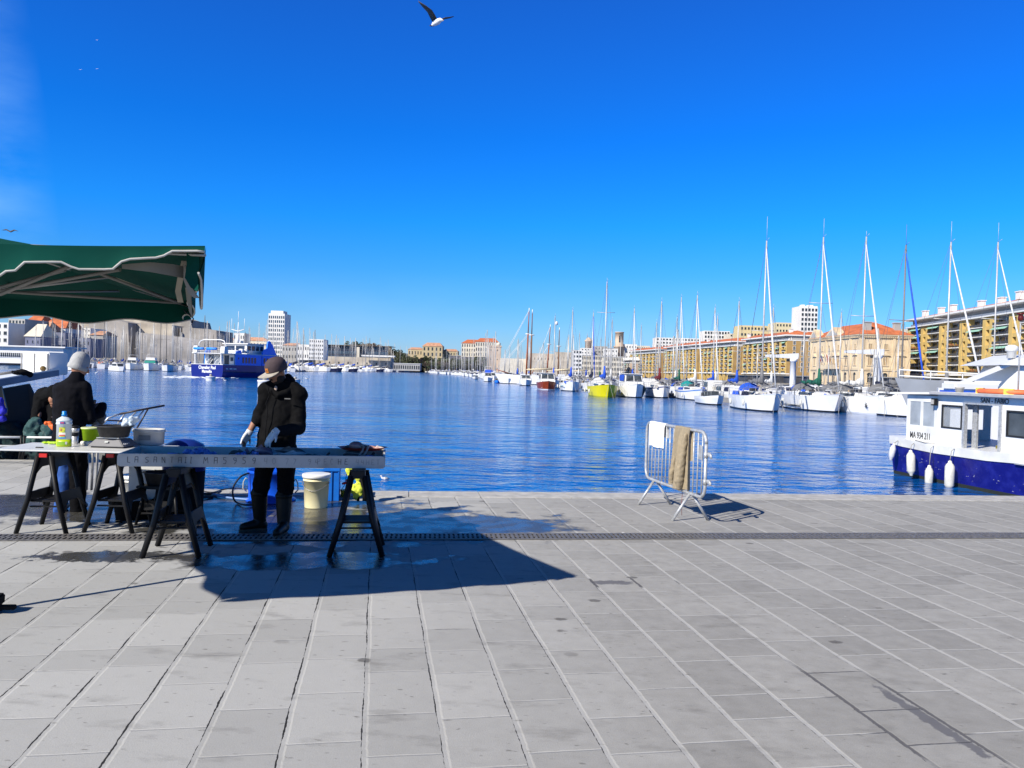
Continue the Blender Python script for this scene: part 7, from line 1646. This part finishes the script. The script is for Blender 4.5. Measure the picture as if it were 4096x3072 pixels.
mspecs = [
 ('white motorboat with dark blue screened wheelhouse beside the yellow sailboat', 2541, 1592, 8.5, 3.2, dict(sh=1.35, style='wheel', canopy=None, boot=HBK), CVB),
 ('varnished mahogany motor launch with white cabin', 2190, 1560, 8.5, 3.3, dict(sh=1.15, hull=HBR, style='wheel', boot=HW), None),
 ('small white open motorboat with outboard between two sailboats', 2868, 1622, 5.5, 2.3, dict(sh=.80, style='open', boot=HBK), None),
 ('white motor cruiser with rounded windscreen left of the mahogany launch', 2102, 1543, 7.5, 2.8, dict(sh=1.0, style='cabin'), None),
 ('white fishing boat with tyre fenders and blue cabin window', 2032, 1535, 7.5, 2.8, dict(sh=1.0, style='wheel'), None),
 ('small bright blue dinghy at the bow of the white cabin boats', 1990, 1533, 3.2, 1.5, dict(sh=.55, hull=FLB, style='open'), None),
 ('white motorboat with navy canopy at the far end of the row', 1950, 1527, 6.5, 2.6, dict(sh=.95, style='fly', canopy=CVB), None),
 ('small white speedboat with black fenders beyond the navy canopy boat', 1900, 1517, 6, 2.3, dict(sh=.7, style='open', boot=HBK), None),
]
for lab, px, py, L_, B, kw, cv in mspecs:
    t_ = motorboat('dinghy' if 'dinghy' in lab else 'motorboat', lab, at_bow(px, py, L_), BR+R(2), L_, B, group='motorboats moored on the right', cat='dinghy' if 'dinghy' in lab else 'motorboat', **kw)
    if cv: MB().bx(1.25, 1.32, -1.2, 1.2, 1.35+.70, 1.35+1.45).bx(-1.2, 1.249, -1.26, -1.2, 1.35+.7, 1.35+1.45).build('screen_cover', [cv], t_)
    if 'mahogany' in lab: MB().slab([(-4, -1.62, .28), (3.0, -.95, .30), (3.0, -.95, .36), (-4, -1.62, .34)], (0, -.04, 0)).build('white_line', [SHP], t_)
tp = thing('tarpaulin', 'dark green-grey tarpaulin hung between the blue screened motorboat and its neighbour', 'tarpaulin', G(2562, 1594, WZ)+Vector((0, 3, 0)))
MB().slab([(-1.1, 0, .05), (.7, 0, .05), (1.1, -.6, 1.2), (.4, -.3, 1.75), (-.7, 0, 1.5)], (0, .8, 0)).build('sheet', [M('dark_tarp', (.05, .065, .065), .7, var=.3, scale=1.5)], tp)
# second line, individually placed masts: (mast px, mast top y, distance, kind of cover, forestay sail)
sec = [(3085, 1230, 100, CVW, None), (3358, 1250, 96, CVY, None), (2946, 1205, 96, CVB, None), (2853, 1230, 112, CVB, CVW), (2862, 1262, 125, CVW, None), (2716, 1188, 118, CVG, CVW), (2702, 1268, 135, CVW, None), (2620, 1287, 140, CVY, None), (2530, 1233, 128, CVB, CVW), (2444, 1278, 140, CVW, None), (2366, 1250, 135, CVN, CVB), (2315, 1332, 165, CVW, None), (2213, 1264, 150, CVB, None), (2345, 1338, 190, CVB, None), (2170, 1372, 190, CVW, None), (2069, 1358, 205, CVB, None), (2036, 1382, 230, CVY, None), (2290, 1340, 180, CVW, CVW), (2560, 1300, 175, CVY, None), (2480, 1345, 190, CVW, None), (2400, 1352, 210, CVG, None)]
secl = ['behind the near black-waterline boat', 'behind the star-bowed boat', 'left of the black-waterline boat', 'rising above the small open motorboat', 'thin one above the small open motorboat', 'with green cover above the blue-banded boat', 'low one left of the blue-banded mast', 'behind the navy-banded boat', 'above the blue screened motorboat', 'right of the yellow boat mast', 'with blue furled sail left of the yellow boat mast', 'short one left of the yellow boat', 'with radar dome above the mahogany launch', 'short one near the round tower', 'just left of the brown masts', 'left of the red schooner masts', 'leftmost short mast near the square fort tower', 'with white furled sail near the white fort houses', 'behind the low white gridded block', 'near the belfry', 'with green cover below the round tower']
for (px, yt, D, cv, gn), ll in zip(sec, secl):
    L_ = 9.5; loc = Vector((P(px, 1500, D).x, D+L_*.1, WZ)); t_ = sailboat('sailboat', 'sailboat in the second line, mast '+ll, loc, BR+R(random.uniform(-4, 4)), L_, 3.2, mast=P(px, yt, D).z-WZ, cover=cv, genoa=gn, detail=1, group='sailboats in the second line on the right', sh=1.2)
    if 'radar' in ll: MB().lathe([(.1, 0), (.28, .1), (.28, .55), (.1, .7)], (L_*.1, .3, P(px, 1300, D).z-WZ), 8).build('radar_dome', [SHP], t_)
# dark-masted and double-masted big yachts behind the cabin boat
yacht_y = 78
def big(px0, px1, ytop, D, lab, mm_, gen, hullm, L_=13, two=None):
    loc = Vector((P(px0, 1500, D).x, D+1.3, WZ)); h = P(px1, ytop, D).z-WZ
    return sailboat('sailboat', lab, loc, BR+R(3), L_, 3.9, sh=1.5, hull=hullm, mast=h, mastm=mm_, cover=CVY, genoa=gen, spread=(.56,), detail=1, ext=1.2, group='tall yachts behind the cabin boat', rake=0)
big(3612, 3640, 978, 66, 'tall yacht with dark grey mast and bright blue furled sail', MSD, CVB, HW, 9.5)
big(3782, 3792, 968, 66, 'tall yacht with thick white mast in front of the yellow balconies', MST, CVW, HW)
big(3970, 3980, 968, 70, 'tall yacht with radar on its mast at the far right', MST, CVW, HW)
big(4140, 4150, 1000, 64, 'tall yacht at the right edge, only its thin rigging showing', MST, None, HW)
# grey steel yacht with white rails seen above the cabin boat roof
gy = P(3578, 1545, 40); t_ = thing('grey_yacht', 'grey hulled yacht with long white rail showing above the cabin boat roof', 'yacht', (gy.x, gy.y, WZ), R(-12))
zt = P(3578, 1512, 40).z-WZ
hm = MB(); rs = []
for i in range(11):
    s_ = i/10; b = 1.9*(1-(1-s_)**3)+.02; x = s_*13; z = zt-.15*s_*3
    rs.append([(x+1.8*(1-s_)*.9, -b*.3, -.4), (x+1.2*(1-s_), -b*.8, .3), (x, -b, z), (x, b, z), (x+1.2*(1-s_), b*.8, .3), (x+1.8*(1-s_)*.9, b*.3, -.4)])
hm.rings(rs, smooth=False).build('hull', [M('grey_aluminium_hull', (.26, .28, .31), .4, var=.2, scale=.6)], t_)
m = MB()
for z in (.12, .42): m.path([(.2+1.2*k_, -1.9*(1-(1-k_/10)**3)-.02, zt-.045*k_+z) for k_ in range(11)], .035, 5)
for k_ in range(10): m.tube((.2+1.3*k_, -1.9*(1-(1-k_/10)**3)-.02, zt-.045*k_), (.2+1.3*k_, -1.9*(1-(1-k_/10)**3)-.02, zt-.045*k_+.42), .03, n=5)
m.build('guard_rail', [SHP], t_)
# white flybridge yacht at the right edge
yb = P(4010, 1560, 34); t_ = thing('white_yacht', 'large white motor yacht with sloping flybridge at the right edge', 'motor yacht', (yb.x, yb.y, WZ), R(-6))
z1 = P(4010, 1545, 34).z-WZ; z2 = P(4010, 1460, 34).z-WZ; z3 = P(4010, 1412, 34).z-WZ
m = MB(); m.prism([(-2.6, 0), (9, 0), (9, 3.6), (-1.2, 3.6)], -.3, z1-.15); m.build('hull', [SHP], t_)
MB().slab([(.2, .1, z1-.15), (9, .1, z1-.15), (9, .1, z2), (.75, .1, z2)], (0, 3.3, 0)).build('cabin', [SHP], t_)
m = MB()
for x in (1.0, 1.75, 2.6, 3.5, 4.6): m.slab([(x, .06, z1+.12), (x+.55, .06, z1+.12), (x+.55, .06, z2-.15), (x+.12, .06, z2-.15)], (0, .03, 0)); 
m.build('window', [BGL], t_)
MB().slab([(-.2, -.15, z2), (9, -.15, z2), (9, -.15, z3), (1.3, -.15, z3)], (0, 3.8, 0)).build('flybridge', [WPT], t_)
MB().slab([(-2.3, .02, z1-.15), (-1.9, .02, z1-.15), (.9, .02, z2+.25), (.5, .02, z2+.25)], (0, .2, 0)).build('stay_arch', [SHP], t_)
MB().lathe([(.18, 0), (.18, .3), (.25, .33), (.25, .5), (.12, .58)], (.6, .6, z3-.2), 12).build('radar_dome', [SHP], t_)
ob_ = P(3910, 1560, 30); t_ = thing('covered_tender', 'small white and blue covered tender seen over the cabin boat roof', 'tender', (ob_.x, 30, P(3910, 1566, 30).z)); MB().box((0, .5, .18), (1.7, 1.0, .36)).build('cover', [SHP], t_, bevel=.08); MB().box((0, .5, -.10), (1.75, 1.05, .22)).build('hull', [CVB], t_); MB().box((0, .6, -1.2), (1.6, .5, 1.9)).build('cradle', [WPT], t_)
# ---- two red-masted schooners
for (pxs, D, lab) in (([(2105, 2117, 1232, 'r'), (2122, 2130, 1238, 'b')], 185, 'old schooner with tall red mast and brown mast and long white bowsprit stays'), ([(2187, 2202, 1298, 'r'), (2232, 2238, 1310, 'b')], 215, 'second old schooner with shorter red and brown masts')):
    X0 = P(pxs[0][0], 1500, D).x; t_ = thing('schooner', lab, 'schooner', (X0, D, WZ), R(0))
    hm, rs = hull_mesh(19, 4.6, 2.0, [HW, HD, HD, HW, TEAK]); o = inst('hull', hm, t_, (1.5, 0, 0), (0, 0, pi-.25))
    for a, b_, yt, c_ in pxs:
        x0 = P(a, 1500, D).x-X0; tp_ = P(b_, yt, D)-Vector((X0, D, WZ)); bs = Vector((x0, 0, 1.8)); m1 = bs.lerp(tp_, .62); m2 = bs.lerp(tp_, .94)
        mt = MB(); mt.path([bs, m1], [.20, .17], 8); mt.path([m1, m2], [.12, .10], 8); q = mt.build('mast', [MSW if c_ == 'r' else M('mast_brown', (.16, .07, .03), .6)], t_)
        MB().path([m2, tp_], [.13, .10], 6).build('mast_head', [SHP], q); MB().path([m1-Vector((.6, 0, 0)), m1+Vector((.6, 0, 0))], .14, 6).build('crosstree', [SHP], q)
    tip = Vector((P(1985 if D < 200 else 2135, 1478, D).x-X0, 0, P(1985 if D < 200 else 2135, 1478, D).z-WZ)); st_p = Vector((-5.5, 0, 2.3))
    MB().path([Vector((-4, 0, 2.4)), tip], [.16, .08], 6).build('bowsprit', [MSW], t_)
    t0 = P(pxs[0][1], pxs[0][2], D)-Vector((X0, D, WZ)); b0_ = Vector((P(pxs[0][0], 1500, D).x-X0, 0, 1.8))
    m = MB(); 
    for f_, g_ in ((.97, 1.0), (.95, .8), (.62, .9), (.60, .7)): m.path([b0_.lerp(t0, f_), st_p.lerp(tip, g_)], .035, 4)
    m.build('stays', [SHP], t_)
    MB().path([(0, 0, 3.4), (6.0, 0, 3.7)], .22, 7).path([(6.3, 0, 3.4), (11, 0, 3.8)], .22, 7).build('furled_sail', [M('cream_sail', (.55, .48, .34), .85)], t_)
# ---- left bank special boats
LA = R(-72)
ls = [
 ('motorboat', 'white classic boat with brown gunwale and orange buoys left of the motor cruisers', 398, 1474, 9, 3.1, dict(sh=1.35, style='open', canopy=CVN, stripe=TEAK, boot=HBK)),
 ('motorboat', 'white motorboat with red tarpaulin on the left quay', 448, 1478, 8.5, 3.0, dict(sh=1.2, style='open', canopy=CVR)),
 ('motorboat', 'white motor cruiser with covered windscreen on the left quay', 520, 1480, 12, 4.2, dict(sh=1.75, style='fly')),
 ('motorboat', 'white flybridge cruiser with green windscreen cover on the left quay', 594, 1483, 13, 4.6, dict(sh=1.9, style='fly', canopy=SHP)),
 ('motorboat', 'grey white sports cruiser with black fenders beside the ferry', 668, 1486, 13, 4.4, dict(sh=1.6, style='open', canopy=CVY)),
]
for nm, lab, px, py, L_, B, kw in ls:
    g_ = G(px, py, WZ); d = Vector((cos(LA), sin(LA), 0)); t_ = motorboat(nm, lab, g_-d*L_*.46, LA, L_, B, group='motorboats on the left quay', **kw)
    if 'green' in lab: MB().slab([(3.15, -1.6, 2.4), (3.15, 1.6, 2.4), (2.55, 1.4, 3.15), (2.55, -1.4, 3.15)], (.06, 0, .02)).slab([(-1.9, -1.86, 2.4), (2.9, -1.7, 2.4), (2.5, -1.55, 3.12), (-1.9, -1.62, 3.12)], (0, -.08, 0)).slab([(-1.9, 1.86, 2.4), (2.9, 1.7, 2.4), (2.5, 1.55, 3.12), (-1.9, 1.62, 3.12)], (0, .08, 0)).build('windscreen_cover', [M('green_windscreen', (.01, .26, .20), .7)], t_)
    if 'orange' in lab:
        for y in (-.5, .4): MB().ball((1.2, y, 1.9), .42, 8, 6).build('buoy', [M('orange_float', (.75, .13, .02), .6)], t_)
# ---- repeated boats further off
def proto_boat(kind, mast, cov, hullm, L_=10, seed=0):
    rr = random.Random(seed); root = bpy.data.objects.new('sailboat' if kind == 's' else 'motorboat', None); COL.objects.link(root); root['category'] = 'sailboat' if kind == 's' else 'motorboat'
    hm, rs = hull_mesh(L_, L_*.34, 1.2, [hullm, HD, HD, hullm, SHP], n=6); inst('hull', hm, root)
    m = MB(); sh = 1.2; B = L_*.34
    if kind == 's':
        m.add([(-1.2, -B*.3, sh), (2.4, -B*.2, sh+.05), (2.4, B*.2, sh+.05), (-1.2, B*.3, sh), (-1.1, -B*.26, sh+.5), (1.6, -B*.16, sh+.42), (1.6, B*.16, sh+.42), (-1.1, B*.26, sh+.5)], [(4, 5, 6, 7), (0, 1, 5, 4), (1, 2, 6, 5), (2, 3, 7, 6), (3, 0, 4, 7)]); m.build('coachroof', [SHP], root)
        m = MB(); r_ = rr.uniform(.10, .15); lean = rr.uniform(-.006, .012)*mast
        m.path([(1, 0, sh), (1+lean, 0, mast)], [r_, r_*.8], 5); f_ = rr.uniform(.45, .65); m.path([(1, -B*.3, mast*f_), (1, B*.3, mast*f_)], .035, 4)
        for s_ in (-1, 1): m.path([(.8, s_*B*.46, sh), (1, s_*B*.3, mast*f_), (1, 0, mast)], .018, 3)
        m.path([(-L_*.48, 0, sh), (1, 0, mast)], .018, 3); m.path([(L_*.46, 0, sh+.3), (1, 0, mast-.3)], .05 if seed % 2 else .02, 4); m.build('mast', [MSD if seed == 5 else MST], root)
        m = MB().path([(1.1, 0, sh+1.5), (-1, 0, sh+1.2), (-3, 0, sh+1.1)], [.30, .22, .10], 7); m.build('sail_cover', [cov], root)
        MB().rings([[(-1.2-1.2*s2, B*.30*cos(a), sh+.4+.7*sin(a)) for a in [pi*k_/6 for k_ in range(7)]] for s2 in (0, 1)], cap=False, closed=False).build('sprayhood', [rr.choice([CVB, CVY, CVW, CVN])], root)
    else:
        m.add([(-1.5, -B*.4, sh), (2, -B*.34, sh), (2, B*.34, sh), (-1.5, B*.4, sh), (-1.5, -B*.34, sh+1.3), (1.0, -B*.3, sh+1.2), (1.0, B*.3, sh+1.2), (-1.5, B*.34, sh+1.3)], [(4, 5, 6, 7), (0, 1, 5, 4), (1, 2, 6, 5), (2, 3, 7, 6), (3, 0, 4, 7)]); m.build('cabin', [SHP], root)
        MB().slab([(1.72, -B*.30, sh+.4), (1.72, B*.30, sh+.4), (1.22, B*.27, sh+1.05), (1.22, -B*.27, sh+1.05)], (.05, 0, .02)).slab([(-1.3, -B*.395, sh+.45), (1.3, -B*.36, sh+.45), (1.0, -B*.33, sh+1.05), (-1.3, -B*.36, sh+1.05)], (0, -.04, 0)).slab([(-1.3, B*.395, sh+.45), (1.3, B*.36, sh+.45), (1.0, B*.33, sh+1.05), (-1.3, B*.36, sh+1.05)], (0, .04, 0)).build('windscreen', [rr.choice([BGL, CVN])], root)
    return root
protos = [proto_boat('s', 12.5, CVB, HW, 9, 0), proto_boat('s', 14, CVW, HW, 10, 1), proto_boat('s', 11, CVN, HW, 8.5, 2), proto_boat('s', 15.5, CVY, HW, 11, 3), proto_boat('s', 13.2, CVW, HN, 10, 4), proto_boat('s', 13.8, CVY, HW, 10, 5), proto_boat('m', 0, None, HW, 8, 6), proto_boat('m', 0, None, HW, 9.5, 7)]
used = set()
rb = random.Random(21)
def put(X, Y, rz, lab, grp, kinds=(0, 1, 2, 3, 4, 5), sc=None, zk=1):
    k_ = rb.choice(kinds); sc = sc or rb.uniform(.88, 1.10); zs = sc*rb.uniform(.9, 1.1)*(zk if k_ < 6 else 1)
    cls = lab[1 if k_ > 5 else 0]
    if k_ < 6: cls = cls.replace('sailboat', ('sailboat with blue sail cover', 'sailboat with white sail cover', 'small sailboat with navy cover', 'tall sailboat with grey cover', 'navy hulled sailboat', 'dark masted sailboat')[k_], 1)
    else: cls = cls.replace('motorboat', 'motorboat of the smaller kind' if k_ == 6 else 'motorboat of the larger kind', 1)
    if k_ not in used: used.add(k_); o = protos[k_]; o.location = (X, Y, WZ); o.rotation_euler = (0, 0, rz); o.scale = (sc, sc, zs); o['label'] = cls
    else: o = copy_tree(protos[k_], (X, Y, WZ), rz, cls, (sc, sc, zs))
    o['group'] = grp; return o
def rowX(Y):
    tab = [(63, 26.6), (93, 10.2), (132, 5.8), (227, -7.3), (305, -14), (420, -29), (454, -35), (620, -67)]
    for (a, x), (b_, y) in zip(tab, tab[1:]):
        if Y <= b_: return x+(y-x)*(Y-a)/(b_-a)
    return -67-(Y-620)*.1
for off, stp, y0 in ((3, 6.2, 232), (17, 8.5, 262), (31, 12, 300)):
    Y = y0
    while Y < 620:
        put(rowX(Y)+off+rb.uniform(-1, 1), Y, BR+rb.uniform(-.1, .15)+(0 if off == 3 else .0), (('sailboat at the outer edge of the far right-hand row', 'white motorboat at the outer edge of the far right-hand row') if off == 3 else ('sailboat in the inner lines of the far right-hand row', 'white motorboat in the inner lines of the far right-hand row')), ('far boats along the right pontoon edge' if off == 3 else 'far boats behind the right pontoon edge'), (0, 1, 2, 6, 7, 6, 7), zk=1.12); Y += stp*rb.uniform(.85, 1.2)*(1+max(0, Y-350)*.001)
for r_, off in enumerate((17, 33, 50)):
    Y = 82+r_*14
    while Y < 300:
        if rb.random() < .80: put(rowX(Y)+off+rb.uniform(-2, 2), Y, (BR if r_ % 2 else -BR)+rb.uniform(-.05, .05), ('sailboat in the crowded inner berths on the right', 'white motorboat in the crowded inner berths on the right'), 'boats in the inner berths on the right', (0, 1, 2, 2, 6, 7) if Y > 165 else (2, 2, 6, 7) if Y > 108 else (6, 7), rb.uniform(.75, .95)); 
        Y += rb.uniform(4.5, 6) if Y < 140 else rb.uniform(9, 13)
lns = ['in the front line of berths', 'just behind the front line'] + ['in the middle of the mast forest']*4 + ['at the back of the mast forest']*3
for r_ in range(9):
    Yr = 256+r_*17; X = -205
    while X < -100:
        px = 2048+3196*X/Yr
        if px > 150 and (r_ > 0 or px < 350 or px > 720): put(X, Yr+rb.uniform(-2, 2), LA+rb.uniform(-.06, .06) + (pi if r_ % 2 else 0), ('sailboat '+lns[r_]+' on the left side', 'white motorboat '+lns[r_]+' on the left side'), 'boats packed in the left-hand berths', (0, 1, 2, 3, 4, 5) if r_ else (0, 1, 6, 7), zk=1.22)
        X += rb.uniform(4.6, 7.0)
Y = 380
while Y < 790:
    for off in (0, -14):
        if rb.random() < .8: put(-104+off+rb.uniform(-2, 2)+(Y-380)*.012, Y+off*.2, R(-25)+rb.uniform(-.1, .1), ('distant sailboat moored below the long fort wall', 'distant white motorboat moored below the long fort wall'), 'distant boats below the fort wall', (0, 1, 3, 4, 5, 2, 7), 1.25, zk=1.3)
    Y += rb.uniform(6, 10)+(Y-380)*.02
# far end of the harbour
for i in range(16): put(-90+i*4.2, 815-i*24+rb.uniform(-5, 5), R(-60), ('tiny sailboat at the far end of the harbour', 'tiny white motorboat at the far end of the harbour'), 'tiny boats at the far end of the harbour', (0, 2, 6, 7, 6))
for i in range(10): # cluster under the near parasol: small boats on the left
    put(-125+i*2.5-rb.uniform(0, 30), 150+i*7, R(-40), ('sailboat near the club pavilion on the left', 'small white motorboat in front of the club pavilion'), 'small boats in front of the club pavilion', (6, 7, 6, 7, 2))
# pontoons and cranes
pm = M('pontoon_grey', (.20, .19, .18), .8)
m = MB(); pp = [(rowX(y)+13.0, y) for y in (66, 93, 132, 227, 305, 420)]
m.prism([(x-1, y) for x, y in pp]+[(x+1, y) for x, y in pp[::-1]], WZ-.2, WZ+.5); tag(m.build('pontoon', [pm]), 'long floating grey pontoon behind the right-hand boats', 'pontoon')
for px, py, D, arm, lab in ((3173, 1435, 150, -5.2, 'white slewing boat crane in front of the brown-walled yellow block'), (3512, 1420, 135, -5.6, 'white slewing boat crane in front of the town hall')):
    t = P(px, py, D); t_ = thing('boat_crane', lab, 'crane', (t.x, D, .25 if False else WZ+.4)); h = t.z-WZ-.4
    MB().lathe([(.75, 0), (.55, .3), (.52, h-.6), (.75, h-.5), (.75, h)], n=14).build('column', [SHP], t_); MB().slab([(.9, -.3, h), (arm*1.0, -.3, h+.2), (arm, -.3, h+.6), (.9, -.3, h+1.05)], (0, .6, 0)).build('jib', [SHP], t_); MB().box((-.6, 0, h-.3), (1.2, .5, .5)).build('winch', [HBK], t_)
bpy.data.scenes.remove(TMP)
